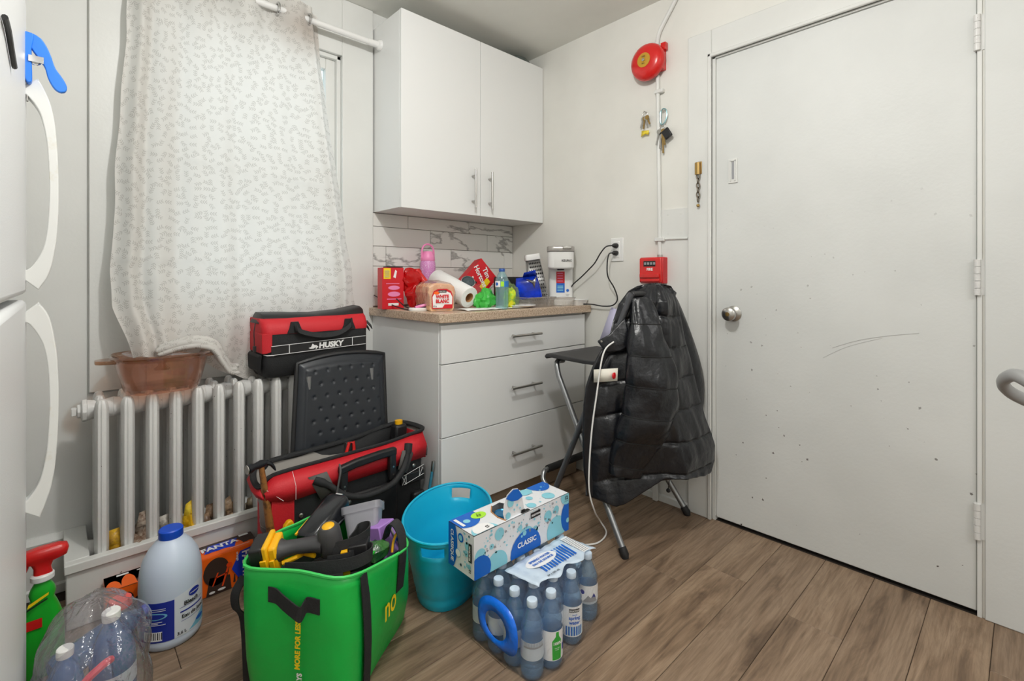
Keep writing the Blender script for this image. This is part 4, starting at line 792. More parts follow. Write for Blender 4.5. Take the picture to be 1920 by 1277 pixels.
# far sleeve edge, front placket, collar, name patch, drawcord
m2 = MB(); m2.tube(spl([V(-0.195, -1.225, 0.97)-jn*0.03, V(-0.15, -1.265, 0.80)-jn*0.05, V(-0.10, -1.295, 0.62)-jn*0.06, V(-0.085, -1.30, 0.48)-jn*0.06], 6), [0.03+0.03*math.sin(PI*i/20) for i in range(19)], 12, flat=0.7); m2.obj('sleeve', 'nylon', jk, True, ang=3.0)
m2 = MB(); pl = [V(*jside(z, 0.015), z)+jn*0.012 for z in np.linspace(0.78, 0.30, 14)]+[V(-0.556, -1.062, 0.20)+jn*0.015]
strap(m2, pl, [0.045]*15, 0.014, jr); m2.obj('front_placket', 'nylon', jk, True, bevel=0.005)
m2 = MB(); m2.poly([V(-0.445, -1.118, 0.905)+jn*0.045, V(-0.503, -1.089, 0.836)+jn*0.03, V(-0.543, -1.067, 0.812)+jn*0.02, V(-0.514, -1.083, 0.766)+jn*0.03, V(-0.470, -1.106, 0.775)+jn*0.06, V(-0.430, -1.123, 0.80)+jn*0.07]); m2.obj('collar', 'nylon', jk, True, solid=0.018, bevel=0.006, off=0)
m2 = MB(); m2.cyl(V(-0.532, -1.073, 0.812)+jn*0.022, V(-0.532, -1.073, 0.812)+jn*0.036, 0.004, n=10); m2.obj('snap_button', 'steel', jk, True)
m2 = MB(); m2.poly([V(-0.560, -1.058, 0.702)+jn*0.032, V(-0.492, -1.096, 0.713)+jn*0.082, V(-0.494, -1.095, 0.664)+jn*0.082, V(-0.560, -1.058, 0.652)+jn*0.032]); pt = m2.obj('name_patch', M('cream_patch', (232, 228, 216), 0.7), jk, True, solid=0.003, off=0)
m2 = MB(); m2.sphere(V(-0.504, -1.089, 0.684)+jn*0.079, 0.013, 14, 8, sq=(1, 0.4, 1)); m2.obj('red_badge', 'redcard', jk, True)
m2 = MB(); m2.tube(spl([V(-0.235, -1.215, 0.265), V(-0.232, -1.218, 0.215), V(-0.236, -1.216, 0.175)], 4), 0.002, 6); m2.sphere((-0.236, -1.216, 0.168), 0.009, 12, 8); m2.obj('drawcord', 'black', jk, True)
m2 = MB(); m2.tube(spl([V(-0.493, -1.095, 0.811)+jn*0.05, V(-0.534, -1.072, 0.765)+jn*0.055, V(-0.558, -1.059, 0.596)+jn*0.05, V(-0.574, -1.05, 0.47)+jn*0.05, V(-0.584, -1.045, 0.323)+jn*0.05, V(-0.582, -1.048, 0.227)+jn*0.045, V(-0.55, -1.058, 0.138)+jn*0.03, V(-0.43, -1.01, 0.03), V(-0.45, -1.055, 0.005), V(-0.539, -1.076, 0.0045), V(-0.62, -1.03, 0.0045), V(-0.74, -1.0, 0.0045)], 8), 0.0032, 8)
tag(m2.obj('white_cable', 'white'), 'thin white cable running down the front of the jacket to the floor', 'cable')
m2 = MB(); m2.poly([(-0.004, -0.765, 0.91), (-0.006, -0.80, 0.90), (-0.03, -0.80, 0.72), (-0.035, -0.715, 0.74)]); tag(m2.obj('paper_sheet', 'lav', solid=0.003, off=0), 'pale lavender paper leaning on the wall behind the jacket', 'paper')
# ================================================================== SMALL TOOL BAG ON THE RADIATOR
hb = thing('tool_bag', 'closed black and red tool bag with white lettering, on top of the radiator', 'tool bag', (-1.335, -0.185, 0.678))
def bagloop(hw, hd, z, r, cx=-1.335, cy=-0.185): return [V(x, y, z) for x, y in rrect(2*hw, 2*hd, r, 4, cx, cy)]
BL, BR, BF = -1.548, -1.122, -0.292
m2 = MB(); m2.loft([bagloop(0.196, 0.088, 0.679, 0.03), bagloop(0.206, 0.098, 0.695, 0.035), bagloop(0.212, 0.105, 0.74, 0.03), bagloop(0.211, 0.105, 0.845, 0.028)]); m2.obj('body', 'blackm', hb, True)
m2 = MB(); m2.loft([bagloop(0.2125, 0.1065, 0.845, 0.028), bagloop(0.214, 0.107, 0.865, 0.028), bagloop(0.214, 0.09, 0.895, 0.028), bagloop(0.215, 0.065, 0.905, 0.02)]); m2.obj('red_band', 'red', hb, True)
m2 = MB(); rr_ = []
for x, zt, hd in ((-1.552, 0.895, 0.045), (-1.535, 0.923, 0.062), (-1.45, 0.920, 0.066), (-1.33, 0.913, 0.066), (-1.22, 0.920, 0.064), (-1.13, 0.937, 0.05), (-1.118, 0.930, 0.04)):
    rr_.append([V(x, -0.185+y, z) for y, z in ((-hd-0.012, 0.886), (-hd, zt-0.008), (-hd*0.6, zt), (hd*0.6, zt+0.003), (hd, zt-0.008), (hd+0.012, 0.886))])
m2.loft(rr_); m2.obj('top_flap', 'black', hb, True, ang=0.9)
m2 = MB(); m2.loft([[V(BL-0.002, y, z) for y, z in ((-0.288, 0.775), (-0.10, 0.775), (-0.10, 0.85), (-0.285, 0.85))], [V(BL+0.01, y, z) for y, z in ((-0.294, 0.775), (-0.10, 0.775), (-0.10, 0.85), (-0.294, 0.85))], [V(BL+0.032, y, z) for y, z in ((-0.2945, 0.78), (-0.10, 0.78), (-0.10, 0.85), (-0.2945, 0.85))]]); m2.obj('end_panel', 'red', hb, True, bevel=0.002)
m2 = MB(); m2.loft([[V(-1.335+sx, BF-0.004, z) for sx, z in ((-0.185, 0.768), (0.195, 0.778), (0.195, 0.812), (-0.185, 0.802))], [V(-1.335+sx, BF+0.004, z) for sx, z in ((-0.185, 0.768), (0.195, 0.778), (0.195, 0.812), (-0.185, 0.802))]]); wb = m2.obj('webbing', 'black', hb, True)
for xa, za, zb2 in ((-0.12, 0.770, 0.803), (0.135, 0.777, 0.810)): boxes('stitching', 'wink', [(-1.335+xa-0.0012, -1.335+xa+0.0012, BF-0.0052, BF-0.0038, za, zb2)], wb, 0).matrix_parent_inverse = wm(wb).inverted()
mb_ = MB(); mb_.tube([(-1.52, BF-0.005, 0.8015), (-1.14, BF-0.005, 0.8125)], 0.0012, 5); mb_.tube([(-1.52, BF-0.005, 0.7675), (-1.14, BF-0.005, 0.7780)], 0.0012, 5); mb_.tube([(-1.545, BF+0.03, 0.770), (-1.535, BF-0.002, 0.768), (-1.51, BF-0.005, 0.767)], 0.0016, 5); mb_.obj('piping', 'wink', hb, True)
text(wb, 'lettering', 'HUSKY', 0.030, (-1.292, BF-0.0045, 0.789), (1, 0, 0.026), (0, 0, 1), 'wink', 0.0016, sx=1.05, shear=0.12)
decal(wb, 'dog_head_emblem', [('wink', [[(-0.020, -0.004), (-0.010, -0.001), (-0.004, 0.012), (0.003, 0.006), (0.012, 0.004), (0.019, -0.003), (0.008, -0.013), (0.009, -0.004), (0.0, -0.008), (-0.012, -0.008)]])], (-1.362, BF-0.0042, 0.787), (1, 0, 0.026), (0, 0, 1))
for yy_, nm in ((BF-0.006, 'front'), (-0.078, 'rear')):
    m2 = MB(); cxs = [(-1.435, 0.875), (-1.428, 0.858), (-1.40, 0.845), (-1.36, 0.834), (-1.315, 0.830), (-1.27, 0.834), (-1.235, 0.848), (-1.212, 0.866), (-1.208, 0.885)]
    y2 = yy_-0.012 if nm == 'front' else yy_+0.01
    strap(m2, spl([V(x, y2, z) for x, z in cxs], 4), 0.020, 0.008, (0, 0.35, 1)); m2.obj('carry_handle', 'blackm', hb, True, bevel=0.002)
for x in (-1.432, -1.214):
    m2 = MB(); m2.loft([[V(x-w, BF-0.0035, z) for w, z in ((0.03, 0.846), (-0.03, 0.846), (-0.012, 0.89), (0.012, 0.89))], [V(x-w, BF+0.012, z) for w, z in ((0.03, 0.846), (-0.03, 0.846), (-0.012, 0.89), (0.012, 0.89))]]); m2.obj('handle_tab', 'blackm', hb, True)
m2 = MB(); m2.tube(spl([(-1.553, -0.215, 0.888), (-1.562, -0.23, 0.855), (-1.563, -0.236, 0.825), (-1.564, -0.24, 0.80)], 4), 0.0022, 6); m2.box(-1.568, -1.558, -0.247, -0.233, 0.778, 0.802); m2.obj('zip_pull', 'black', hb, True, bevel=0.002)
m2 = MB(); m2.loft([[V(BL-0.002, y, z) for y, z in ((-0.275, 0.70), (-0.10, 0.70), (-0.10, 0.772), (-0.285, 0.772))], [V(BL-0.012, y, z) for y, z in ((-0.26, 0.71), (-0.11, 0.71), (-0.11, 0.765), (-0.265, 0.765))]]); m2.obj('end_pocket', 'blackm', hb, True, bevel=0.004)
for q, (z, y) in enumerate(((0.862, -0.26), (0.852, -0.235))):
    m2 = MB(); m2.tube(spl([(-1.120, y, z+0.01), (-1.106, y-0.01, z-0.008), (-1.098, y-0.015, z-0.026)], 4), [0.006, 0.006, 0.005, 0.005, 0.005, 0.004, 0.003, 0.002, 0.001], 8); m2.obj('zip_tail', 'black', hb, True)
# ================================================================== FOLDED STOOL WITH DIMPLED SEAT
fs = thing('folded_stool', 'black dimpled plastic stool seat standing on edge against the radiator', 'stool', (-1.27, -0.34, 0))
def pan(u, v, d=0.0):   # u 0..1 left to right, v 0..1 bottom to top
    z = 0.30+0.43*v; xl = -1.474+0.040*v; xr = -1.083+0.012*v; arch = 0.022*(1-(2*u-1)**2)*v**6
    return V(xl+(xr-xl)*u, -0.372+0.055*v-d, z+arch)
dims = [((0.20+0.133*c+(0.0665 if r % 2 else 0))*1.0-0.03, 0.90-0.105*r) for r in range(8) for c in range(6)]
NU, NV = 96, 110
rows = []
for j in range(NV):
    row = []
    for i in range(NU):
        u, v = i/(NU-1), j/(NV-1); e = min(u, 1-u)*0.38; ev = (1-v)*0.43; edge = min(e, ev)
        d = 0.020*min(1, max(0, edge/0.022))**0.5+0.006*(min(1, max(0, (edge-0.028)/0.006)))
        for a, b in dims:
            q = (((u-a)*0.38)**2+((v-b)*0.43)**2)/0.0055**2
            if q < 6: d -= 0.0055*math.exp(-q)
        row.append(pan(u, v, d))
    rows.append(row)
m2 = MB(); m2.grid(rows); m2.obj('seat', M('black_ribbed_plastic', (38, 42, 48), 0.38), fs, True, solid=0.004, off=0, ang=1.2)
m2 = MB(); rim = [pan(0, k/10, 0.004) for k in range(11)]+[pan(k/10, 1, 0.006) for k in range(1, 11)]+[pan(1, 1-k/10, 0.004) for k in range(1, 11)]; m2.tube(rim, 0.010, 8); m2.obj('seat_rim', 'black', fs, True)
for x in (-1.40, -1.14):
    m2 = MB(); m2.tube([(x, -0.345, 0.68), (x, -0.36, 0.30), (x, -0.36, 0.0)], 0.0115, 10); m2.obj('leg', 'tube', fs, True)
# ================================================================== BIG OPEN TOOL BAG
tb = thing('tool_bag', 'large open red and black tool bag on the floor before the dimpled stool', 'tool bag', (-1.31, -0.48, 0))
L0, R0, F0, B0 = -1.60, -1.025, -0.575, -0.405
def bl(x0, x1, y0, y1, z, r=0.02): return [V(x, y, z) for x, y in rrect(x1-x0, y1-y0, r, 3, (x0+x1)/2, (y0+y1)/2)]
m2 = MB(); m2.loft([bl(L0+0.02, R0-0.02, F0+0.015, B0-0.01, 0.03), bl(L0+0.008, R0-0.008, F0+0.006, B0, 0.06), bl(L0+0.004, R0-0.004, F0, B0, 0.34)], True, False); m2.obj('body', 'blackm', tb, True)
m2 = MB()
def band(z0, z1, off):
    return None
# red upper band sags towards the left end: front face strip then over the left shoulder
fr_top = [(L0-0.030, 0.382), (L0+0.01, 0.408), (L0+0.12, 0.412), (-1.42, 0.412), (-1.20, 0.416), (-1.08, 0.426), (R0+0.004, 0.432)]
fr_bot = [(L0-0.022, 0.345), (L0+0.05, 0.322), (L0+0.12, 0.325), (-1.42, 0.328), (-1.20, 0.332), (-1.08, 0.338), (R0+0.002, 0.340)]
ra, rb, rc = [], [], []
for (x, zt), (x2, zb2) in zip(fr_top, fr_bot):
    lean = 0.02
    ra.append(V(x2, F0-0.006, zb2)); rb.append(V((x+x2)/2, F0-0.014, (zt+zb2)/2+0.004)); rc.append(V(x, F0+lean, zt))
m2.grid([ra, rb, rc]); m2.grid([[V(L0-0.022, F0-0.006, 0.345), V(L0-0.03, F0+0.06, 0.34), V(L0-0.02, B0, 0.34)], [V(L0-0.034, F0-0.006, 0.365), V(L0-0.045, F0+0.06, 0.365), V(L0-0.03, B0, 0.365)], [V(L0-0.03, F0+0.02, 0.382), V(L0-0.03, F0+0.07, 0.388), V(L0-0.015, B0-0.01, 0.392)]])
m2.grid([[V(R0+0.002, F0-0.006, 0.336), V(R0+0.012, -0.5, 0.33), V(R0+0.002, B0, 0.336)], [V(R0+0.004, F0+0.02, 0.432), V(R0+0.008, -0.5, 0.42), V(R0+0.002, B0, 0.42)]])
m2.obj('red_band', 'red', tb, True, solid=0.006, off=0, ang=1.2)
m2 = MB(); m2.loft([[V(x, y, z) for x, y in ((L0-0.004, F0-0.004), (L0+0.068, F0-0.004), (L0+0.068, F0+0.006), (L0+0.006, F0+0.006), (L0+0.006, B0-0.02), (L0-0.004, B0-0.02))] for z in (0.04, 0.345)]); m2.obj('red_corner_panel', 'red', tb, True, bevel=0.003)
# mouth: black rim, rear edge higher, grey lining inside
fr_rim = [V(L0-0.03, F0+0.022, 0.384), V(L0+0.01, F0+0.024, 0.411), V(-1.42, F0+0.024, 0.417), V(-1.20, F0+0.024, 0.421), V(-1.08, F0+0.024, 0.432), V(R0+0.012, F0+0.03, 0.442)]
bk_rim = [V(R0+0.005, B0+0.0, 0.438), V(-1.09, B0+0.01, 0.437), V(-1.14, B0+0.02, 0.428), V(-1.25, B0+0.015, 0.415), V(-1.40, B0+0.01, 0.410), V(L0+0.06, B0, 0.410), V(L0-0.005, B0-0.01, 0.406), V(L0-0.035, F0+0.08, 0.394)]
m2 = MB(); m2.tube(spl(fr_rim+bk_rim, 5, True), 0.0075, 8, closed=True, flat=1.4); m2.obj('mouth_rim', 'blackm', tb, True)
m2 = MB(); loop = spl(fr_rim+bk_rim, 5, True); cx_, cy_ = -1.31, (F0+B0)/2
m2.grid([loop+[loop[0]], [V(p.x*0.94+cx_*0.06, p.y*0.9+cy_*0.1, 0.30) for p in loop+[loop[0]]], [V(p.x*0.93+cx_*0.07, p.y*0.85+cy_*0.15, 0.22) for p in loop+[loop[0]]]]); m2.obj('lining', 'lining', tb, True, solid=0.003, off=0, ang=1.2)
m2 = MB(); m2.poly([V(p.x*0.94+cx_*0.06, p.y*0.9+cy_*0.1, 0.24) for p in loop]); m2.obj('inner_floor', 'lining', tb, True)
m2 = MB(); m2.grid([[V(L0+0.06, B0+0.002, 0.30), V(-1.40, B0+0.006, 0.30), V(-1.2, B0+0.006, 0.30), V(R0, B0+0.002, 0.30)], [V(L0, B0-0.002, 0.402), V(-1.40, B0+0.012, 0.406), V(-1.2, B0+0.017, 0.415), V(R0, B0+0.004, 0.436)]]); m2.obj('rear_panel', 'blackm', tb, True, solid=0.008, off=0)
m2 = MB(); m2.grid([[V(-1.26, B0+0.02, 0.40), V(-1.20, B0+0.024, 0.408), V(-1.13, B0+0.026, 0.425)], [V(-1.26, B0+0.026, 0.402), V(-1.19, B0+0.04, 0.425), V(-1.12, B0+0.034, 0.432)]]); m2.obj('rear_flap', 'red', tb, True, solid=0.005, off=0)
# telescopic handle, strap, buckle, pockets, stitching
hA, hB = -1.375, -1.185
m2 = MB(); yy0 = F0-0.028
m2.box(hA-0.014, hA+0.014, yy0-0.012, yy0+0.012, 0.285, 0.385); m2.box(hB-0.014, hB+0.014, yy0-0.012, yy0+0.012, 0.300, 0.40)
m2.loft([[V(x, yy0+y, z) for y, z in ((-0.013, zz), (0.013, zz), (0.013, zz+0.028), (-0.013, zz+0.028))] for x, zz in ((hA-0.016, 0.372), (-1.33, 0.383), (-1.23, 0.390), (hB+0.016, 0.390))]); hd_ = m2.obj('pull_handle', 'black', tb, True, bevel=0.006, seg=3)
m2 = MB()
for x, z in ((hA, 0.33), (hA, 0.314), (hB, 0.35), (hB, 0.32)): m2.cyl((x, yy0-0.011, z), (x, yy0-0.0135, z), 0.0035, n=8)
m2.obj('rivet', 'steel', hd_, True)
m2 = MB(); m2.tube(spl([(-1.47, F0-0.010, 0.372), (-1.425, F0-0.03, 0.345), (-1.385, F0-0.052, 0.310), (-1.33, F0-0.064, 0.289), (-1.27, F0-0.066, 0.286), (-1.20, F0-0.062, 0.298), (-1.15, F0-0.045, 0.328), (-1.118, F0-0.024, 0.365), (-1.10, F0-0.006, 0.408)], 5), [0.015]*4+[0.011]*33+[0.016]*4, 10); m2.obj('carry_handle', 'blackm', tb, True)
for xa, s in ((-1.45, 1), (-1.115, -1)):
    m2 = MB(); m2.poly([V(xa-0.04*s, F0-0.010, 0.385), V(xa+0.02*s, F0-0.020, 0.392), V(xa+0.045*s, F0-0.030, 0.33), V(xa+0.0*s, F0-0.018, 0.30)]); m2.obj('handle_tab', M('grey_worn_cloth', (92, 90, 88), 0.8), tb, True, solid=0.004, off=0)
m2 = MB(); m2.box(hA-0.03, hB+0.03, F0-0.022, F0-0.004, 0.10, 0.285); m2.obj('handle_housing', 'black', tb, True, bevel=0.008)
m2 = MB(); m2.loft([[V(x, F0-0.012, z) for x, z in ((-1.52, 0.17), (-1.41, 0.185), (-1.41, 0.235), (-1.52, 0.22))], [V(x, F0+0.002, z) for x, z in ((-1.52, 0.17), (-1.41, 0.185), (-1.41, 0.235), (-1.52, 0.22))]]); m2.obj('tool_loop', 'black', tb, True, bevel=0.002)
m2 = MB()
for p, q in (((-1.525, 0.222), (-1.40, 0.240)), ((-1.525, 0.215), (-1.42, 0.230)), ((-1.472, 0.19), (-1.470, 0.232)), ((-1.490, 0.195), (-1.474, 0.222)), ((-1.490, 0.222), (-1.474, 0.195)), ((-1.492, 0.195), (-1.492, 0.222)),
             ((-1.125, 0.290), (-1.035, 0.312)), ((-1.125, 0.255), (-1.035, 0.276)), ((-1.115, 0.255), (-1.115, 0.290)), ((-1.132, 0.255), (-1.116, 0.288)), ((-1.132, 0.288), (-1.116, 0.255)), ((-1.055, 0.272), (-1.055, 0.305)), ((-1.053, 0.275), (-1.040, 0.303))):
    m2.tube([(p[0], F0-0.014, p[1]), (q[0], F0-0.014, q[1])], 0.0009, 4)
m2.tube([(L0+0.03, F0-0.013, 0.332), (L0-0.02, F0-0.010, 0.380)], 0.0008, 4); m2.tube([(L0+0.068, F0-0.0165, 0.326), (L0+0.068, F0-0.0165, 0.372), (L0+0.068, F0+0.016, 0.410)], 0.0008, 4)
m2.obj('stitching', 'wink', tb, True, kind='stuff')
m2 = MB(); m2.box(-1.135, -1.03, F0-0.012, F0+0.002, 0.252, 0.292); m2.obj('tool_loop', 'black', tb, True, bevel=0.003)
m2 = MB(); m2.box(-1.09, -1.035, F0-0.03, F0, 0.12, 0.215); m2.obj('phone_pocket', 'black', tb, True, bevel=0.010, seg=3)
m2 = MB()
for x, z in ((-1.51, 0.262), (-1.22, 0.22), (-1.075, 0.315), (-1.35, 0.262)): m2.sphere((x, F0-0.004 if x < -1.4 or x > -1.1 else F0-0.022, z), 0.008, 10, 6, sq=(1, 0.5, 1))
m2.obj('rivet', 'steel', tb, True)
for x in (-1.53, -1.10):
    m2 = MB(); m2.lathe([(0.028, -0.012), (0.032, -0.008), (0.032, 0.008), (0.028, 0.012)], 18, m=Matrix.Translation((x, B0-0.02, 0.032)) @ Matrix.Rotation(PI/2, 4, 'Y')); m2.obj('wheel', 'rubber', tb, True)
    boxes('foot', 'black', [(x-0.015, x+0.015, F0+0.02, F0+0.05, 0, 0.04)], tb, 0.003).matrix_parent_inverse = wm(tb).inverted()
m2 = MB(); m2.tube(spl([(R0+0.006, F0+0.03, 0.40), (R0+0.022, F0+0.03, 0.385), (R0+0.026, F0+0.02, 0.365), (R0+0.012, F0, 0.34)], 4), 0.003, 6); m2.obj('side_cord', 'black', tb, True)
# tools carried by the big bag
t = thing('pliers', 'red and black plier handle sticking up from the middle of the large tool bag', 'pliers', (-1.34, -0.53, 0.3))
m2 = MB(); m2.box(-0.016, 0.016, -0.010, 0.010, 0.0, 0.105, Matrix.Translation((-1.335, -0.535, 0.352)) @ Matrix.Rotation(0.12, 4, 'Y')); m2.obj('grip', 'black', t, True, bevel=0.006, seg=3)
m2 = MB(); m2.tube([(-1.350, -0.547, 0.40), (-1.337, -0.549, 0.43), (-1.329, -0.547, 0.456), (-1.312, -0.547, 0.456), (-1.310, -0.549, 0.43), (-1.318, -0.548, 0.402)], 0.006, 8); m2.obj('red_inlay', 'redp', t, True)
m2 = MB(); m2.cyl((-1.345, -0.53, 0.24), (-1.336, -0.535, 0.33), 0.010, n=10); m2.obj('jaw', 'steel', t, True)
m2 = MB(); m2.tube(spl([(-1.385, F0-0.02, 0.405), (-1.395, F0-0.05, 0.39), (-1.408, F0-0.058, 0.34), (-1.418, F0-0.055, 0.28), (-1.42, F0-0.045, 0.21), (-1.42, F0-0.035, 0.12)], 6), 0.0035, 8); tag(m2.obj('grey_cable', M('grey_rubber', (84, 84, 84), 0.5)), 'thin grey cable hanging over the front of the large tool bag', 'cable')
t = thing('tape_measure', 'black tool with a yellow top standing at the right end of the large tool bag', 'tool', (-1.07, -0.44, 0.40))
m2 = MB(); m2.box(-1.095, -1.040, -0.475, -0.425, 0.33, 0.452); m2.obj('case', 'black', t, True, bevel=0.010); m2 = MB(); m2.cyl((-1.068, -0.45, 0.452), (-1.068, -0.45, 0.466), 0.016, n=16); m2.obj('yellow_top', 'yellow', t, True)
t = thing('hammer', 'claw hammer with wooden handle hanging at the left end of the large tool bag', 'hammer', (-1.655, -0.56, 0.2))
hp0, hp1 = V(-1.632, -0.57, 0.455), V(-1.590, -0.575, 0.12)
m2 = MB(); m2.tube([hp0, hp0+(hp1-hp0)*0.2, hp0+(hp1-hp0)*0.5, hp0+(hp1-hp0)*0.8, hp1], [0.0085, 0.010, 0.012, 0.013, 0.011], 12, flat=1.3); m2.obj('handle', 'wood', t, True)
m2 = MB(); m2.tube([(-1.676, -0.585, 0.4615), (-1.664, -0.58, 0.4625), (-1.655, -0.578, 0.463), (-1.632, -0.57, 0.464), (-1.615, -0.562, 0.462)], [0.0145, 0.0145, 0.010, 0.0135, 0.010], 12); m2.obj('head', M('black_steel', (52, 54, 58), 0.35, 0.7), t, True)
for s in (-1, 1):
    m2 = MB(); m2.tube(spl([V(-1.620, -0.565, 0.463), V(-1.607, -0.562+0.005*s, 0.459), V(-1.596, -0.558+0.009*s, 0.447), V(-1.588, -0.556+0.011*s, 0.431)], 4), [0.009, 0.009, 0.008, 0.008, 0.007, 0.007, 0.006, 0.006, 0.005, 0.005, 0.004, 0.003, 0.002], 8); m2.obj('claw', M('black_steel2', (52, 54, 58), 0.35, 0.7), t, True)
m2 = MB(); m2.cyl((-1.6765, -0.5855, 0.4614), (-1.679, -0.586, 0.4613), 0.0142, n=14); m2.obj('face', 'steel', t, True)
m2 = MB(); m2.loft([bl(-1.650, -1.604, -0.62, -0.54, z, 0.015) for z in (0.05, 0.12, 0.22)], True, False); m2.tube([(-1.61, -0.60, 0.24), (-1.612, -0.605, 0.15)], 0.006, 6); m2.obj('side_pocket', 'blackm', tb, True, solid=0.004, off=0)
t = thing('hand_saw', 'bright yellow saw handle standing behind the green bag, beside the hammer', 'saw', (-1.56, -0.62, 0.1))
def plate(pts, y0, y1): 
    m3 = MB(); m3.loft([[V(x, y0, z) for x, z in pts], [V(x, y1, z) for x, z in pts]]); return m3
plate([(-1.592, 0.16), (-1.588, 0.23), (-1.580, 0.268), (-1.568, 0.281), (-1.556, 0.279), (-1.550, 0.265), (-1.552, 0.255), (-1.561, 0.262), (-1.566, 0.25), (-1.558, 0.21), (-1.556, 0.16)], -0.632, -0.612).obj('grip', 'yellow', t, True, bevel=0.004)
plate([(-1.60, 0.01), (-1.585, 0.17), (-1.56, 0.17), (-1.54, 0.0)], -0.6225, -0.6215).obj('blade', 'steel', t, True)
t = thing('screwdriver', 'slim blue-handled screwdriver standing in the right end pocket of the large tool bag', 'screwdriver', (-0.98, -0.55, 0.1))
m2 = MB(); m2.tube([(-0.972, -0.565, 0.302), (-0.975, -0.566, 0.285), (-0.980, -0.567, 0.262)], [0.007, 0.008, 0.006], 10); m2.obj('cap', 'steel', t, True)
m2 = MB(); m2.tube([(-0.980, -0.567, 0.262), (-0.984, -0.568, 0.245), (-1.003, -0.57, 0.16), (-1.01, -0.57, 0.10)], [0.005, 0.006, 0.006, 0.005], 10); m2.obj('shaft', M('petrol_blue', (48, 120, 146), 0.4), t, True)
m2 = MB(); m2.loft([bl(-1.024, -0.985, -0.60, -0.53, z, 0.012) for z in (0.06, 0.10, 0.17)], True, False); m2.obj('side_pocket', 'blackm', tb, True, solid=0.003, off=0)
# ================================================================== GREEN SHOPPING BAG AND WHAT IS IN IT
gb = thing('shopping_bag', 'bright green reusable shopping bag full of tools, front of the pile', 'bag', (-1.56, -0.95, 0))
RIM = [(-1.778, -0.955, 0.365), (-1.69, -1.06, 0.362), (-1.615, -1.145, 0.352), (-1.50, -1.125, 0.336), (-1.408, -1.085, 0.325), (-1.385, -1.00, 0.325), (-1.395, -0.93, 0.33), (-1.515, -0.80, 0.348), (-1.61, -0.815, 0.354), (-1.69, -0.85, 0.36)]
BAS = [(-1.752, -0.93, 0.002), (-1.675, -1.03, 0.002), (-1.600, -1.125, 0.002), (-1.47, -1.03, 0.002), (-1.325, -0.925, 0.002), (-1.33, -0.90, 0.002), (-1.35, -0.87, 0.002), (-1.49, -0.745, 0.002), (-1.58, -0.78, 0.002), (-1.66, -0.84, 0.002)]
rimL, basL = spl(RIM, 5, True), spl(BAS, 5, True); rings = []
for k in range(13):
    t_ = k/12; ring = []
    for i, (a, b) in enumerate(zip(basL, rimL)):
        p = a.lerp(b, t_); n_ = V(p.x+1.55, p.y+0.95, 0).normalized()
        ring.append(p+n_*(0.010*math.sin(PI*t_)+0.006*noise.noise(V(p.x*9, p.y*9, p.z*8))*math.sin(PI*t_)))
    rings.append(ring)
m2 = MB(); m2.loft(rings, True, False); m2.obj('body', 'green', gb, True, solid=0.003, off=-1, ang=0.9)
m2 = MB(); m2.tube(rimL, 0.0042, 6, closed=True); m2.obj('hem', M('pale_green_binding', (60, 196, 92), 0.5), gb, True)
def gface(s, z, side='front', out=0.004):
    if side == 'front': a0, b0, a1, b1 = V(BAS[0]), V(BAS[2]), V(RIM[0]), V(RIM[2])
    else: a0, b0, a1, b1 = V(BAS[2]), V(BAS[4]), V(RIM[2]), V(RIM[4])
    t_ = z/((a1.z+b1.z)/2); p = a0.lerp(b0, s).lerp(a1.lerp(b1, s), t_); d = (b1-a1); n_ = V(d.y, -d.x, 0).normalized()
    return p+n_*(out+0.011*math.sin(PI*min(1, max(0, t_)))+0.004)
m2 = MB(); strap(m2, spl([gface(0.27, 0.303), gface(0.35, 0.301, out=0.005), gface(0.44, 0.295, out=0.014), gface(0.55, 0.286, out=0.022), gface(0.63, 0.276, out=0.022), gface(0.645, 0.282, out=0.010), gface(0.67, 0.290, out=0.005), gface(0.79, 0.287, out=0.005)], 4), 0.036, 0.003, (0, 0, 1)); m2.obj('front_handle', 'blackm', gb, True)
fu = (V(RIM[2])-V(RIM[0])).normalized(); fvv = (gface(0.5, 0.3)-gface(0.5, 0.1)).normalized()
text(gb, 'lettering', 'MORE FOR LESS', 0.0175, gface(0.575, 0.190, out=0.0075), fvv+fu*0.05, -fu, 'yink', 0.0008, sx=1.0)
text(gb, 'lettering', 'ALWAYS', 0.0175, gface(0.560, 0.078, out=0.006), fvv+fu*0.05, -fu, 'wink', 0.0008)
for s0_, side in ((0.16, 'r'), (0.86, 'r')):
    pass
m2 = MB(); strap(m2, [gface(0.22, z, 'r', 0.013) for z in (0.02, 0.08, 0.15, 0.22, 0.29, 0.335)], 0.036, 0.002, V(BAS[4])-V(BAS[2])); m2.obj('side_strap', 'blackm', gb, True)
m2 = MB(); strap(m2, spl([gface(0.80, 0.20, 'r', 0.002), gface(0.83, 0.27, 'r', 0.006), gface(0.86, 0.33, 'r', 0.008), V(-1.425, -1.085, 0.362), V(-1.428, -1.06, 0.385), V(-1.432, -1.035, 0.375), V(-1.438, -1.02, 0.33)], 4), 0.034, 0.003, (1, 0.5, 0)); m2.obj('side_strap', 'blackm', gb, True)
m2 = MB(); strap(m2, spl([V(-1.772, -0.93, 0.325), V(-1.790, -0.925, 0.29), V(-1.788, -0.92, 0.25), V(-1.768, -0.915, 0.20), V(-1.760, -0.915, 0.02)], 5), 0.024, 0.003, (-0.5, 0.8, 0)); m2.obj('rear_strap', 'blackm', gb, True)
rsd = (V(BAS[4])-V(BAS[2])).normalized()
text(gb, 'lettering', 'no', 0.085, gface(0.60, 0.19, 'r', 0.010), rsd, (0, 0, 1), 'yink', 0.001, sx=0.8); 
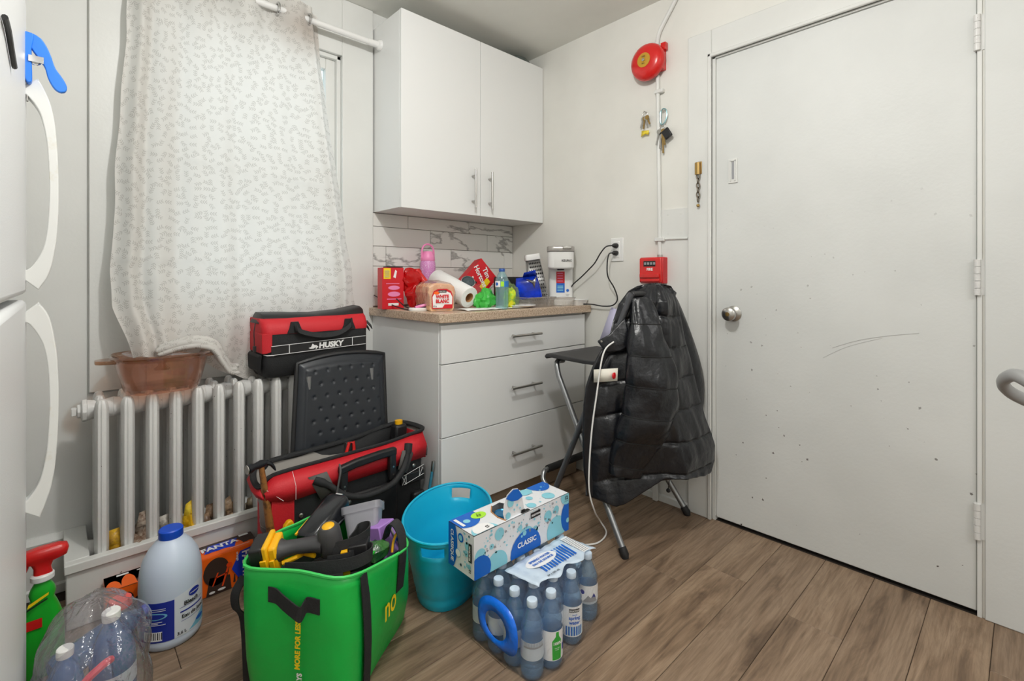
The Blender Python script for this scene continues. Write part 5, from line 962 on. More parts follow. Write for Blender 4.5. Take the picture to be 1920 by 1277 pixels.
m2 = MB(); m2.loft([[V(q[0]*0.9-1.54*0.1, q[1]*0.9-0.93*0.1, 0.02) for q in BAS], [V((q[0]*0.75+b[0]*0.25)*0.9-1.55*0.1, (q[1]*0.75+b[1]*0.25)*0.9-0.95*0.1, 0.27) for q, b in zip(RIM, BAS)]]); m2.obj('packed_rags', M('dark_rags', (34, 36, 36), 0.9), gb, True)
# drill standing upside down, battery outermost
dr = thing('cordless_drill', 'yellow and black cordless drill lying battery outward at the left end of the green bag', 'drill', (-1.65, -0.99, 0.36))
D = frame((-1.725, -0.945, 0.372), (0.78, -0.55, 0.10), (0.0, -0.2, 1.0))      # local x along the grip, y up
m2 = MB(); m2.box(-0.030, 0.004, -0.042, 0.034, -0.034, 0.034, D); bt = m2.obj('battery', 'black', dr, True, bevel=0.006, seg=3)
m2 = MB(); m2.box(-0.034, -0.012, -0.046, 0.020, -0.024, 0.018, D); m2.obj('battery_label', 'inkgrey', bt, True, bevel=0.003)
m2 = MB(); m2.box(0.002, 0.016, -0.046, 0.038, -0.037, 0.037, D); m2.box(0.014, 0.034, -0.040, 0.030, -0.033, 0.033, D); m2.obj('yellow_foot', 'yellow', dr, True, bevel=0.005)
m2 = MB(); m2.box(-0.004, 0.012, -0.018, 0.006, 0.036, 0.041, D); m2.box(0.016, 0.028, -0.030, 0.000, 0.032, 0.037, D); m2.obj('latch', 'yellow', dr, True, bevel=0.002)
m2 = MB(); m2.tube([D @ V(x, y, 0) for x, y in ((0.03, 0.0), (0.045, 0.0), (0.075, 0.002), (0.115, 0.0), (0.135, -0.002))], [0.028, 0.0195, 0.017, 0.0185, 0.022], 14, flat=1.2); m2.obj('grip', M('dark_rubber_grip', (58, 58, 60), 0.55), dr, True)
m2 = MB(); m2.tube([D @ V(0.155, y, 0) for y in (-0.06, -0.05, 0.0, 0.035, 0.045)], [0.020, 0.027, 0.029, 0.027, 0.020], 16); m2.obj('motor_housing', M('dark_rubber_grip2', (62, 62, 64), 0.55), dr, True)
m2 = MB(); m2.tube([D @ V(0.155, y, 0.001) for y in (0.043, 0.047, 0.049)], [0.017, 0.014, 0.006], 16); m2.obj('yellow_cap', 'yellow', dr, True)
# second drill half buried
d2 = thing('cordless_drill', 'half buried yellow and black power tool in the middle of the green bag front', 'drill', (-1.60, -1.04, 0.33))
D2 = frame((-1.60, -1.045, 0.335), (0.80, -0.60, 0.12), (0, 0, 1))
m2 = MB(); m2.tube([D2 @ V(x, y, 0) for x, y in ((-0.055, -0.004), (-0.04, 0.0), (0.0, 0.006), (0.035, 0.012))], [0.013, 0.018, 0.021, 0.022], 12); m2.obj('grip', 'black', d2, True)
m2 = MB(); m2.box(0.03, 0.047, -0.022, 0.038, -0.022, 0.024, D2); m2.tube([D2 @ V(x, 0.012+0.012*math.sin(x*60), 0.019) for x in np.linspace(-0.03, 0.03, 8)], 0.0035, 6); m2.tube([D2 @ V(-0.052, 0.006, 0.012), D2 @ V(-0.062, 0.0, 0.012)], 0.008, 8); m2.obj('yellow_shell', 'yellow', d2, True, bevel=0.004)
m2 = MB(); m2.box(0.047, 0.095, -0.018, 0.046, -0.022, 0.022, D2); m2.box(0.050, 0.056, -0.010, 0.040, -0.026, 0.026, D2); m2.obj('head', 'black', d2, True, bevel=0.004)
m2 = MB(); m2.tube([V(-1.70, -0.985, 0.352), V(-1.672, -1.0, 0.362), V(-1.648, -0.985, 0.356), V(-1.635, -1.02, 0.36)], 0.006, 8); tag(m2.obj('yellow_strap', 'yellow'), 'short yellow strap on the tools under the drill grip', 'strap')
m2 = MB(); strap(m2, spl([V(-1.705, -1.015, 0.352), V(-1.65, -1.075, 0.358), V(-1.59, -1.118, 0.362), V(-1.54, -1.125, 0.366), V(-1.522, -1.105, 0.368), V(-1.538, -1.092, 0.368), V(-1.585, -1.098, 0.364), V(-1.625, -1.075, 0.362)], 5), 0.030, 0.003, (0.1, 0.1, 1))
strap(m2, spl([V(-1.605, -1.060, 0.378), V(-1.555, -1.085, 0.388), V(-1.518, -1.078, 0.394), V(-1.505, -1.052, 0.396), V(-1.525, -1.038, 0.392), V(-1.545, -1.055, 0.388), V(-1.565, -1.066, 0.382)], 5), 0.034, 0.003, (0.1, 0.1, 1))
tag(m2.obj('folded_strap', 'blackm'), 'folded black webbing strap lying over the front rim of the green bag', 'strap')
ch = thing('battery_charger', 'long shiny black plastic tool wedged upright behind the drill in the green bag', 'tool', (-1.53, -0.87, 0.33))
D3 = frame((-1.545, -0.868, 0.362), (0.66, 0.40, 0.24), (-0.3, -0.2, 1))
m2 = MB(); m2.loft([[D3 @ V(x, y, z) for y, z in rrect(0.066*s, 0.070*s, 0.016*s, 3)] for x, s in ((-0.085, 0.8), (-0.075, 1), (0.06, 1.05), (0.072, 0.9))]); m2.obj('case', M('glossy_black', (30, 32, 36), 0.2), ch, True)
m2 = MB(); m2.tube([D3 @ V(-0.05, -0.005, 0.036), D3 @ V(0.02, -0.012, 0.037), D3 @ V(0.05, -0.02, 0.037)], 0.0025, 6); m2.tube([D3 @ V(-0.08, 0.018, 0.018), D3 @ V(0.065, 0.02, 0.019)], 0.0025, 6); m2.obj('trim_line', M('grey_trim', (110, 112, 116), 0.4), ch, True)
m2 = MB(); m2.box(0.060, 0.078, 0.016, 0.030, -0.012, 0.012, D3); m2.obj('metal_end', 'chrome', ch, True, bevel=0.002)
m2 = MB(); m2.box(-0.086, -0.03, 0.024, 0.029, -0.031, -0.026, D3); m2.obj('yellow_edge', 'yellow', ch, True)
pc = thing('plastic_container', 'milky white plastic container standing in the middle of the green bag', 'container', (-1.475, -0.935, 0.28))
Mc = Matrix.Translation((-1.470, -0.965, 0.288)) @ Matrix.Rotation(-0.55, 4, V(0.73, -0.68, 0)) @ Matrix.Rotation(0.22, 4, V(-0.68, -0.73, 0)) @ Matrix.Rotation(-0.75, 4, 'Z') @ Matrix.Diagonal((1.1, 1.0, 1.12, 1))
m2 = MB(); m2.loft([[Mc @ V(x, y, z) for x, y in rrect(w, w*0.8, 0.012, 3)] for z, w in ((-0.03, 0.066), (0.0, 0.070), (0.098, 0.092), (0.100, 0.099), (0.106, 0.099), (0.106, 0.093), (0.0, 0.067))], True, False); m2.obj('tub', 'milky', pc, True)
m2 = MB(); m2.loft([[Mc @ V(x, y, z) for x, y in rrect(w, w*0.8, 0.014, 3)] for z, w in ((0.088, 0.094), (0.088, 0.101), (0.106, 0.103), (0.106, 0.097))], False, False); m2.obj('rim', 'milky', pc, True)
pb = thing('small_box', 'small lilac card box beside the milky container in the green bag', 'box', (-1.43, -0.985, 0.30))
Mp = Matrix.Translation((-1.432, -0.985, 0.318)) @ Matrix.Rotation(0.35, 4, 'Z') @ Matrix.Rotation(-0.25, 4, 'X')
m2 = MB(); m2.box(-0.032, 0.032, -0.03, 0.03, -0.05, 0.04, Mp); m2.obj('carton', 'purple', pb, True, bevel=0.003); m2 = MB(); m2.tube([Mp @ V(0.01, -0.032, 0.02), Mp @ V(0.016, -0.035, -0.01), Mp @ V(0.028, -0.034, -0.03)], 0.003, 6); m2.obj('foil_trim', 'steel', pb, True)
gp = thing('green_pouch', 'dark green glossy packet beside the lilac box in the green bag', 'packet', (-1.49, -1.05, 0.31))
m2 = MB(); m2.sphere((-1.487, -1.052, 0.326), 0.036, 16, 8, 0.3, 4, (1.1, 0.8, 0.7)); m2.obj('packet', foil('green_foil', (58, 110, 52), (30, 70, 40), 0.25, 30), gp, True, ang=0.5); m2 = MB(); m2.tube([(-1.515, -1.075, 0.336), (-1.46, -1.045, 0.342)], 0.003, 6, flat=3); m2.obj('seal', 'greenp', gp, True)
m2 = MB(); m2.tube(spl([(-1.445, -1.07, 0.315), (-1.435, -1.06, 0.338), (-1.418, -1.05, 0.352), (-1.408, -1.045, 0.345), (-1.412, -1.055, 0.32)], 5), 0.0035, 8); m2.k = 0
tag(m2.obj('yellow_rope', 'yellow'), 'looped yellow rope at the right end of the green bag', 'rope')
m2 = MB(); m2.tube(spl([(-1.435, -1.055, 0.318), (-1.424, -1.046, 0.330), (-1.412, -1.036, 0.334), (-1.405, -1.03, 0.32)], 5), 0.004, 8); tag(m2.obj('blue_rope', 'bluecap'), 'short blue rope beside the yellow rope in the green bag', 'rope')
# ================================================================== TURQUOISE TUB
tu = thing('plastic_tub', 'turquoise oval plastic tub with a cut-out grip at each end', 'tub', (-1.113, -0.868, 0))
PH, TA, TB, TH = 0.714, 0.225, 0.148, 0.252
def toval(k, z, n=72): return [V(-1.113+k*(TA*math.cos(t)*math.cos(PH)-TB*math.sin(t)*math.sin(PH)), -0.868+k*(TA*math.cos(t)*math.sin(PH)+TB*math.sin(t)*math.cos(PH)), z) for t in np.linspace(0, 2*PI, n, endpoint=False)]
prof = [(0.665, 0.003), (0.675, 0.0), (0.69, 0.004), (0.705, 0.018), (0.712, 0.022), (0.711, 0.026), (0.724, 0.036), (0.723, 0.040)]
for z in np.linspace(0.05, 0.235, 12):
    k = 0.69+0.30*z/TH
    prof.append((k, z))
for zz in (0.135, 0.150): prof = [(k+(0.010 if abs(z-zz) < 0.006 else 0), z) for k, z in prof]
prof += [(0.985, 0.243), (0.99, TH)]
m2 = MB(); n_ = 72; vs = []; fsx = []
for k, z in prof: vs += toval(k, z)
zs_ = [z for _, z in prof]
for i in range(len(prof)-1):
    for j in range(n_):
        zc = (zs_[i]+zs_[i+1])/2; jc = (j+0.5)*360/n_
        hole = 0.198 < zc < 0.232 and (abs(jc) < 12.6 or abs(jc-360) < 12.6 or abs(jc-180) < 12.6)
        if not hole: fsx.append((i*n_+j, i*n_+(j+1) % n_, (i+1)*n_+(j+1) % n_, (i+1)*n_+j))
m2.add(vs, fsx); m2.add(toval(0.665, 0.003), [tuple(range(n_))]); m2.obj('shell', 'aqua', tu, True, solid=0.003, off=0, ang=0.9)
m2 = MB(); m2.tube(toval(0.992, TH), 0.0042, 8, closed=True); m2.obj('rim', 'aqua', tu, True)
# ================================================================== WATER BOTTLES IN SHRINK WRAP + SPARKLING WATER BOX
BH = 0.200
b0 = thing('water_bottle', 'x', 'water bottle', (0, 0, 0), group='bottles in the shrink-wrapped pack')
prof = [(0.010, 0.004), (0.022, 0.0), (0.028, 0.004), (0.0312, 0.014), (0.0312, 0.030), (0.0292, 0.034), (0.0312, 0.038), (0.0292, 0.046), (0.0312, 0.050), (0.0312, 0.054), (0.0306, 0.058), (0.0306, 0.100), (0.0312, 0.104), (0.0292, 0.109), (0.0312, 0.115), (0.0292, 0.121), (0.0312, 0.128), (0.0298, 0.134), (0.027, 0.142), (0.021, 0.158), (0.0145, 0.172), (0.0125, 0.176), (0.0125, 0.186)]
m2 = MB(); m2.lathe(prof, 22); m2.obj('body', 'pet', b0)
m2 = MB(); m2.lathe([(0.0142, 0.183), (0.0146, 0.186), (0.0146, 0.197), (0.0135, 0.1995), (0.0, 0.2)], 20, c1=False); m2.obj('cap', M('pale_cap', (206, 222, 238), 0.4), b0)
m2 = MB(); m2.lathe([(0.0313, 0.056), (0.0315, 0.060), (0.0315, 0.100), (0.0313, 0.103)], 22, c0=False, c1=False); m2.obj('label', FILM('bottle_label', (214, 224, 236), 0.2, 0.75, (222, 232, 240), 0.3), b0)
spots = [(-1.180, -1.342), (-1.116, -1.352), (-1.007, -1.333), (-0.895, -1.305), (-1.183, -1.277), (-1.118, -1.287), (-1.056, -1.305), (-0.952, -1.281), (-0.888, -1.240),
         (-1.185, -1.212), (-1.121, -1.222), (-1.058, -1.240), (-0.999, -1.262), (-0.945, -1.214), (-1.188, -1.147), (-1.123, -1.157), (-1.061, -1.175), (-1.003, -1.195), (-0.88, -1.176), (-0.943, -1.149), (-1.004, -1.128), (-1.066, -1.109), (-1.13, -1.092), (-0.90, -1.110)]
labs = {0: 'foremost water bottle at the near corner of the shrink-wrapped pack', 1: 'water bottle with a green bottle printed on its white label, beside the corner bottle', 2: 'water bottle with blue lettering, third along the near side of the shrink-wrapped pack', 3: 'water bottle with a navy mountain label, at the far right end of the near side',
        4: 'water bottle behind the blue carrier ring, next to the corner bottle', 9: 'water bottle behind the blue carrier ring, third from the near corner', 14: 'water bottle at the left back corner of the pack under the sparkling water box', 6: 'second-row water bottle between the green-label and blue-lettered bottles', 7: 'second-row water bottle between the blue-lettered and mountain-label bottles', 8: 'second-row water bottle right behind the mountain-label bottle'}
bots = []
for i, (x, y) in enumerate(spots):
    o = b0 if i == 0 else dup(b0)
    o.location = (x, y, 0.0008); o.rotation_euler = (0, 0, 0.7*i); o['label'] = labs.get(i, 'water bottle hidden inside the pack below the printed film and the sparkling water box'); bots.append(o)
def cylmap(x, y, r, a0, z0): return lambda px, py, h=0.0005: V(x+(r+h)*math.cos(a0+px/r), y+(r+h)*math.sin(a0+px/r), z0+py)
va = math.atan2(-2.252+1.3, -2.105+1.1)   # the labels face the open room
def lab(i, da, z0): return cylmap(spots[i][0], spots[i][1], 0.0318, va+da, z0)
def sub(poly, n=6):
    out = []
    for i in range(len(poly)):
        a, b = poly[i], poly[(i+1) % len(poly)]
        out += [(a[0]+(b[0]-a[0])*k/n, a[1]+(b[1]-a[1])*k/n) for k in range(n)]
    return out
def stripes(x0, x1, y0, y1, n=8): return [rect(x0+(x1-x0)*k/n, x0+(x1-x0)*(k+1)/n, y0, y1) for k in range(n)]
f1 = lab(1, 0.55, 0.08)
decal(bots[1], 'printed_label', [('wink', stripes(-0.045, 0.045, -0.05, 0.028, 16)), ('greenp', [[(-0.014, -0.048), (0.012, -0.048), (0.013, 0.002), (0.005, 0.014), (0.004, 0.026), (-0.004, 0.026), (-0.005, 0.014), (-0.015, 0.002)]]), ('inknavy', stripes(0.018, 0.032, -0.03, -0.012, 3))], None, None, None, fn=f1)
text(bots[1], 'lettering', '100%', 0.011, None, None, None, 'wink', 0.0003, fn=lambda x, y: f1(x-0.001, y-0.004, 0.002))
text(bots[1], 'lettering', 'recycled\nbottle', 0.0045, None, None, None, 'wink', fn=lambda x, y: f1(x-0.001, y-0.018, 0.002))
f2 = lab(2, 0.25, 0.085)
decal(bots[2], 'printed_label', [('wink', stripes(-0.045, 0.045, -0.056, 0.030, 16)), ('ink', [rect(-0.016, 0.016, 0.014, 0.024)]), ('inkblue', [rect(-0.026+0.0075*k, -0.022+0.0075*k, -0.052, -0.026) for k in range(7)]), ('inkaqua', [rect(-0.022+0.0075*k, -0.0205+0.0075*k, -0.052, -0.026) for k in range(7)])], None, None, None, fn=f2)
text(bots[2], 'lettering', 'SELECTION', 0.0058, None, None, None, 'wink', 0.0002, fn=lambda x, y: f2(x, y+0.019, 0.002))
text(bots[2], 'lettering', 'spring\nwater', 0.0135, None, None, None, 'inkblue', 0.0004, fn=lambda x, y: f2(x, y-0.008, 0.002))
text(bots[2], 'lettering', 'natural', 0.005, None, None, None, 'inkblue', 0.0001, fn=lambda x, y: f2(x, y+0.008, 0.002))
f3 = lab(3, 0.1, 0.085)
decal(bots[3], 'printed_label', [('wink', stripes(-0.045, 0.045, -0.02, 0.028, 16)), ('inknavy', [circ(-0.022, 0.008, 0.007)]), ('inkgrey', [[(-0.02, -0.02), (-0.004, 0.0), (0.004, -0.008), (0.014, 0.006), (0.026, -0.02)]]), ('inknavy', [[(0.008, -0.008), (0.014, 0.006), (0.022, -0.010), (0.014, -0.004)]])], None, None, None, fn=f3)
f0 = lab(0, 0.2, 0.085)
decal(bots[0], 'printed_label', [('inkgrey', stripes(-0.03, 0.03, 0.004, 0.009, 10)), ('inkgrey', [rect(-0.028+0.004*k, -0.0265+0.004*k, 0.010, 0.020) for k in range(14)])], None, None, None, fn=f0)
wr = thing('shrink_wrap', 'clear shrink wrap with printed top and blue carrier ring round the water bottles', 'wrapping', (-1.04, -1.22, 0))
def hull(pts):
    pts = sorted(pts); 
    def half(ps):
        h = []
        for p in ps:
            while len(h) > 1 and (h[-1][0]-h[-2][0])*(p[1]-h[-2][1])-(h[-1][1]-h[-2][1])*(p[0]-h[-2][0]) <= 0: h.pop()
            h.append(p)
        return h[:-1]
    return half(pts)+half(pts[::-1])
def offs(r): return hull([(x+r*math.cos(a), y+r*math.sin(a)) for x, y in spots for a in np.linspace(0, 2*PI, 24, endpoint=False)])
H0 = offs(0.0335); H0 = [H0[i] for i in range(len(H0))]
def resamp(poly, n):
    P_ = poly+[poly[0]]; L_ = [0]
    for a, b in zip(P_[:-1], P_[1:]): L_.append(L_[-1]+math.hypot(b[0]-a[0], b[1]-a[1]))
    return [(float(np.interp(t, L_, [p[0] for p in P_])), float(np.interp(t, L_, [p[1] for p in P_]))) for t in np.linspace(0, L_[-1], n, endpoint=False)]
hr = resamp(H0, 90); cxw, cyw = -1.04, -1.22
def ringw(k, z, w=0.0): return [V(cxw+(x-cxw)*k, cyw+(y-cyw)*k, z+w*noise.noise(V(x*30, y*30, z*20))) for x, y in hr]
m2 = MB(); m2.loft([ringw(0.90, 0.0006), ringw(0.985, 0.004), ringw(1.0, 0.02), ringw(0.998, 0.06), ringw(1.002, 0.10), ringw(1.0, 0.130), ringw(0.985, 0.150, 0.004), ringw(0.955, 0.172, 0.006), ringw(0.92, 0.190, 0.006), ringw(0.88, 0.2005, 0.003), ringw(0.5, 0.2035)]); m2.obj('film', 'film', wr, True, ang=1.5)
# printed part of the film on top
def topp(u, v): return V(-1.135+u*0.27-0.02*v, -1.325+v*0.12+0.012*math.sin(u*16)*(1-v)+u*0.012, 0.2045+0.0016*math.sin(u*40)+0.001*math.sin(v*20))
m2 = MB(); m2.grid([[topp(i/24, j/10) for i in range(25)] for j in range(11)]); tl = m2.obj('printed_film', M('printed_film', (206, 222, 238), 0.25), wr, True, solid=0.0006, off=0)
TO = (-1.01, -1.255, 0.2066)
decal(wr, 'film_print', [('inkblue', [[(-0.06+0.012*k, -0.058+0.02), (-0.053+0.012*k, -0.058+0.02), (-0.053+0.012*k+0.004, 0.028), (-0.06+0.012*k+0.004, 0.028)] for k in range(12)]), ('wink', [circ(-0.028, 0.014, 0.062, 0.026)]), ('wink', [rect(0.098, 0.128, -0.05, 0.05)]), ('inkgrey', [rect(0.100, 0.126, -0.046+0.007*k, -0.0435+0.007*k) for k in range(13)])], TO, (1, 0, 0), (0, 1, 0), lift=0.0003)
text(wr, 'lettering', 'SPRING WATER', 0.0125, (TO[0]-0.028, TO[1]+0.021, 0.2080), (1, 0, 0), (0, 1, 0), 'inkblue', 0.0004); text(wr, 'lettering', 'EAU DE SOURCE', 0.0115, (TO[0]-0.028, TO[1]+0.006, 0.2080), (1, 0, 0), (0, 1, 0), 'inkblue', 0.0004)
text(wr, 'lettering', '24 x 500 mL', 0.010, (-1.06, -1.312, 0.2080), (1, 0, 0), (0, 1, 0), 'ink', 0.0002)
m2 = MB(); cr = []
for a in np.linspace(0, 2*PI, 49)[:-1]:
    cr.append((a,))
outr = [V(-1.2185-0.004*math.cos(2*a), -1.248-0.083*math.copysign(abs(math.cos(a))**0.8, math.cos(a)), 0.100+0.066*math.copysign(abs(math.sin(a))**0.8, math.sin(a))-0.018*math.cos(a)*-1*0) for a in np.linspace(0, 2*PI, 48, endpoint=False)]
inr = [V(-1.221, -1.240-0.044*math.cos(a), 0.096+0.036*math.sin(a)) for a in np.linspace(0, 2*PI, 48, endpoint=False)]
m2.loft([outr, [o_.lerp(i_, 0.5)+V(-0.005, 0, 0) for o_, i_ in zip(outr, inr)], inr], False, False); m2.obj('carrier_ring', M('blue_film', (24, 112, 232), 0.25, bump=(40, 0.4)), wr, True, solid=0.0012, off=0)
cb_ = thing('sparkling_water_box', 'white and blue bubble-printed twelve can box, torn open, lying on the water bottle pack', 'carton', (-1.05, -1.12, 0.207))
BX0, BX1, BY0, BY1, BZ0, BZ1 = -1.253, -0.845, -1.185, -1.065, 0.2085, 0.333
m2 = MB(); hx0, hx1 = -1.135, -1.045
vs = [(BX0, BY0, BZ0), (BX1, BY0, BZ0), (BX1, BY1, BZ0), (BX0, BY1, BZ0), (BX0, BY0, BZ1), (BX1, BY0, BZ1), (BX1, BY1, BZ1), (BX0, BY1, BZ1)]
m2.add(vs, [(0, 3, 2, 1), (0, 1, 5, 4), (2, 3, 7, 6), (0, 4, 7, 3), (1, 2, 6, 5)])
hol = [(-1.128, -1.180), (-1.050, -1.165), (-1.046, -1.12), (-1.062, -1.078), (-1.10, -1.083), (-1.125, -1.11), (-1.133, -1.15)]
out = [(BX0, BY0), (BX1, BY0), (BX1, BY1), (BX0, BY1)]
hv = [V(x, y, BZ1) for x, y in hol]; ov = [V(x, y, BZ1) for x, y in out]
m2.add(ov+hv, [(0, 1, 5, 4), (1, 6, 5), (1, 2, 6), (2, 7, 6), (2, 3, 8, 7), (3, 9, 8), (3, 0, 10, 9), (0, 4, 10)])
cbx = m2.obj('carton', M('box_white', (232, 234, 238), 0.4), cb_, True, solid=0.0012, smooth=False)
m2 = MB(); m2.tube([V(x, y, BZ1+0.001) for x, y in (hol[4], hol[5], hol[6], hol[0])], 0.002, 6); m2.obj('torn_edge', 'cardboard', cb_, True)
# torn flap standing up
m2 = MB(); flp = [(-1.128, 0.0), (-1.046, 0.0), (-1.050, 0.030), (-1.056, 0.055), (-1.072, 0.078), (-1.092, 0.082), (-1.116, 0.070), (-1.130, 0.045), (-1.134, 0.02)]
fy = lambda z: -1.176+0.05*z
m2.add([V(x, fy(z), BZ1+z) for x, z in flp], [tuple(range(len(flp)))]); flap = m2.obj('torn_flap', M('box_white2', (232, 234, 238), 0.4), cb_, True, solid=0.0012, off=0, smooth=False)
FO = (0, 0, 0)
decal(flap, 'printed_flap', [('inkaqua', [circ(0.012-1.128+0.0, 0.010, 0.010, n=16), circ(-1.104, 0.045, 0.013), circ(-1.078, 0.03, 0.004), circ(-1.066, 0.018, 0.003), circ(-1.09, 0.02, 0.003)]), ('inkblue', [[(-1.123, 0.062), (-1.100, 0.048), (-1.075, 0.044), (-1.054, 0.050), (-1.058, 0.057), (-1.072, 0.077), (-1.092, 0.081), (-1.114, 0.0705)]]), ('ink', [rect(-1.062, -1.047, 0.0, 0.010)])], (0, -1.1785, BZ1), (1, 0, 0), (0, 0.05, 1), lift=0.0006)
text(flap, 'lettering', 'SIC', 0.017, (-1.074, -1.1772, BZ1+0.066), (-1, 0, 0), (0, -0.05, -1), 'wink', 0.0006, lift=-0.0026)
rng = random.Random(3)
def dots(n, x0, x1, y0, y1): return [circ(rng.uniform(x0, x1), rng.uniform(y0, y1), rng.choice([0.0012, 0.0015, 0.002, 0.003, 0.004]), n=10) for _ in range(n)]
fw_, fh = BX1-BX0, BZ1-BZ0; bxf = (0, fw_, 0, fh)
decal(cbx, 'front_print', [('inkaqua', [circ(0.022, 0.062, 0.020), circ(0.085, 0.010, 0.042), circ(0.205, 0.045, 0.036), circ(0.345, 0.022, 0.045), circ(0.095, 0.098, 0.018), circ(0.305, 0.080, 0.018), circ(0.345, 0.088, 0.013), circ(0.065, 0.072, 0.008), circ(0.245, 0.055, 0.015), circ(0.180, 0.085, 0.009)]+dots(70, 0.03, 0.36, 0.05, 0.12)), ('inkblue', [circ(0.020, 0.020, 0.042), circ(0.205, 0.010, 0.066, 0.062), circ(0.405, 0.048, 0.036, 0.052)]), ('inkaqua', [circ(0.398, 0.118, 0.030, 0.028), circ(0.198, 0.064, 0.008), circ(0.186, 0.058, 0.004), circ(0.402, 0.035, 0.008)]), ('inkgrey', dots(40, 0.04, 0.36, 0.06, 0.12)), ('ink', [rect(0.225, 0.268, 0.098, 0.116)])], (BX0, BY0-0.0008, BZ0), (1, 0, 0), (0, 0, 1), box=bxf)
text(cbx, 'lettering', 'CLASSIC', 0.022, (BX0+0.207, BY0-0.003, BZ0+0.034), (1, 0, 0), (0, 0, 1), 'wink', 0.0006); text(cbx, 'lettering', 'SELECTION', 0.0078, (BX0+0.2465, BY0-0.0034, BZ0+0.107), (1, 0, 0), (0, 0, 1), 'wink', 0.0003)
text(cbx, 'lettering', '12', 0.016, (BX0+0.393, BY0-0.003, BZ0+0.113), (1, 0, 0), (0, 0, 1), 'ink', 0.0006); text(cbx, 'lettering', 'x 355 mL', 0.005, (BX0+0.393, BY0-0.003, BZ0+0.102), (1, 0, 0), (0, 0, 1), 'ink')
bd = BY1-BY0
decal(cbx, 'end_print', [('inkaqua', [circ(0.085, 0.062, 0.009), circ(0.10, 0.03, 0.007), circ(0.06, 0.02, 0.004), circ(0.09, 0.085, 0.012)]+dots(26, 0.04, 0.11, 0.01, 0.12)), ('inkblue', [circ(0.0, 0.072, 0.044, 0.085), circ(0.060, 0.098, 0.013)]), ('inkaqua', [circ(0.048, 0.05, 0.012), circ(0.060, 0.098, 0.008)]), ('wink', [circ(0.048, 0.05, 0.0105)]), ('ink', [rect(0.098, 0.113, 0.045, 0.098)])], (BX0-0.0008, BY1, BZ0), (0, -1, 0), (0, 0, 1), box=(0, bd, 0, fh))
text(cbx, 'lettering', 'CLASSIQUE', 0.0185, (BX0-0.003, BY1-0.021, BZ0+0.064), (0, 0, -1), (0, -1, 0), 'wink', 0.0005); text(cbx, 'lettering', 'SELECTION', 0.0082, (BX0-0.0034, BY1-0.1055, BZ0+0.0715), (0, 0, 1), (0, 1, 0), 'wink', 0.0003); text(cbx, 'lettering', '12', 0.012, (BX0-0.003, BY1-0.106, BZ0+0.020), (0, 0, 1), (0, 1, 0), 'ink', 0.0005)
decal(cbx, 'top_print', [('inkblue', [circ(0.035, 0.105, 0.055, 0.060), circ(0.37, 0.125, 0.045, 0.06)]), ('inkaqua', [circ(0.045, 0.0, 0.045, 0.040), circ(0.036, 0.080, 0.011), circ(0.30, 0.10, 0.028, 0.02), circ(0.34, 0.03, 0.022), circ(0.25, 0.02, 0.016), circ(0.28, 0.06, 0.012)]+dots(24, 0.22, 0.40, 0.01, 0.11)), ('lime', [circ(0.085, 0.085, 0.026, 0.019)]), ('wink', [rect(0.008, 0.018, 0.06, 0.11), circ(0.045, 0.012, 0.035, 0.030)]), ('ink', [rect(0.19, 0.225, 0.0, 0.012)])], (BX0, BY0, BZ1+0.0008), (1, 0, 0), (0, 1, 0), box=(0, fw_, 0, bd))
text(cbx, 'lettering', '12', 0.014, (BX0+0.060, BY0+0.012, BZ1+0.003), (0, 1, 0), (-1, 0, 0), 'ink', 0.0004); text(cbx, 'lettering', 'BUY 1\nGET 1', 0.008, (BX0+0.085, BY0+0.085, BZ1+0.003), (0.5, 1, 0), (-1, 0.5, 0), 'ink', 0.0002)
m2 = MB(); m2.lathe([(0.0, 0.0), (0.030, 0.0), (0.032, 0.008), (0.032, 0.10), (0.026, 0.112), (0.025, 0.115), (0.022, 0.112), (0, 0.112)], 20, c=(-1.09, -1.122, BZ0+0.001)); tag(m2.obj('drink_can', M('blue_can', (40, 120, 170), 0.25, 0.5)), 'blue drink can visible through the torn hole of the sparkling water box', 'can')
m2 = MB(); m2.sphere((-0.72, -1.12, 0.014), 0.016, 12, 7, 0.6, 8, (1, 1, 0.8), 3.0); tag(m2.obj('paper_scrap', 'paper', ang=0.3), 'scrap of crumpled white paper on the floor behind the sparkling water box', 'paper')
# ================================================================== BLEACH JUG, SODA BOX, SPRAY BOTTLE, BAG OF BOTTLES
jx, jy = -1.862, -0.505
jg = thing('bleach_jug', 'large milky bleach jug with a blue cap on the floor before the orange soda box', 'jug', (jx, jy, 0))
m2 = MB(); m2.lathe([(0.060, 0.004), (0.070, 0.0), (0.077, 0.008), (0.079, 0.020), (0.078, 0.028), (0.0785, 0.145), (0.079, 0.155), (0.0780, 0.185), (0.0755, 0.210), (0.069, 0.237), (0.055, 0.264), (0.040, 0.282), (0.029, 0.292), (0.026, 0.300)], 40); m2.obj('body', 'hdpe', jg)
m2 = MB(); m2.lathe([(0.030, 0.292), (0.031, 0.294), (0.031, 0.314), (0.028, 0.317), (0.0, 0.317)], 40, c1=False); m2.obj('cap', 'bluecap', jg)
m2 = MB(); m2.tube(spl([(0.004, 0.036, 0.278), (0.009, 0.075, 0.262), (0.011, 0.090, 0.225), (0.011, 0.090, 0.18), (0.009, 0.075, 0.150)], 5), 0.012, 10); m2.obj('handle', 'hdpe', jg)
ja = math.atan2(C_Y-jy, C_X-jx) if False else math.atan2(-2.252-jy, -2.1053-jx)
jm = lambda x, y, h=0.0004: V(jx+(0.0787+h)*math.cos(ja+x/0.0787), jy+(0.0787+h)*math.sin(ja+x/0.0787), y)
MT['bleachwhite'] = M('label_white', (222, 228, 238), 0.35); MT['bleachaqua'] = M('label_aqua', (120, 190, 220), 0.4)
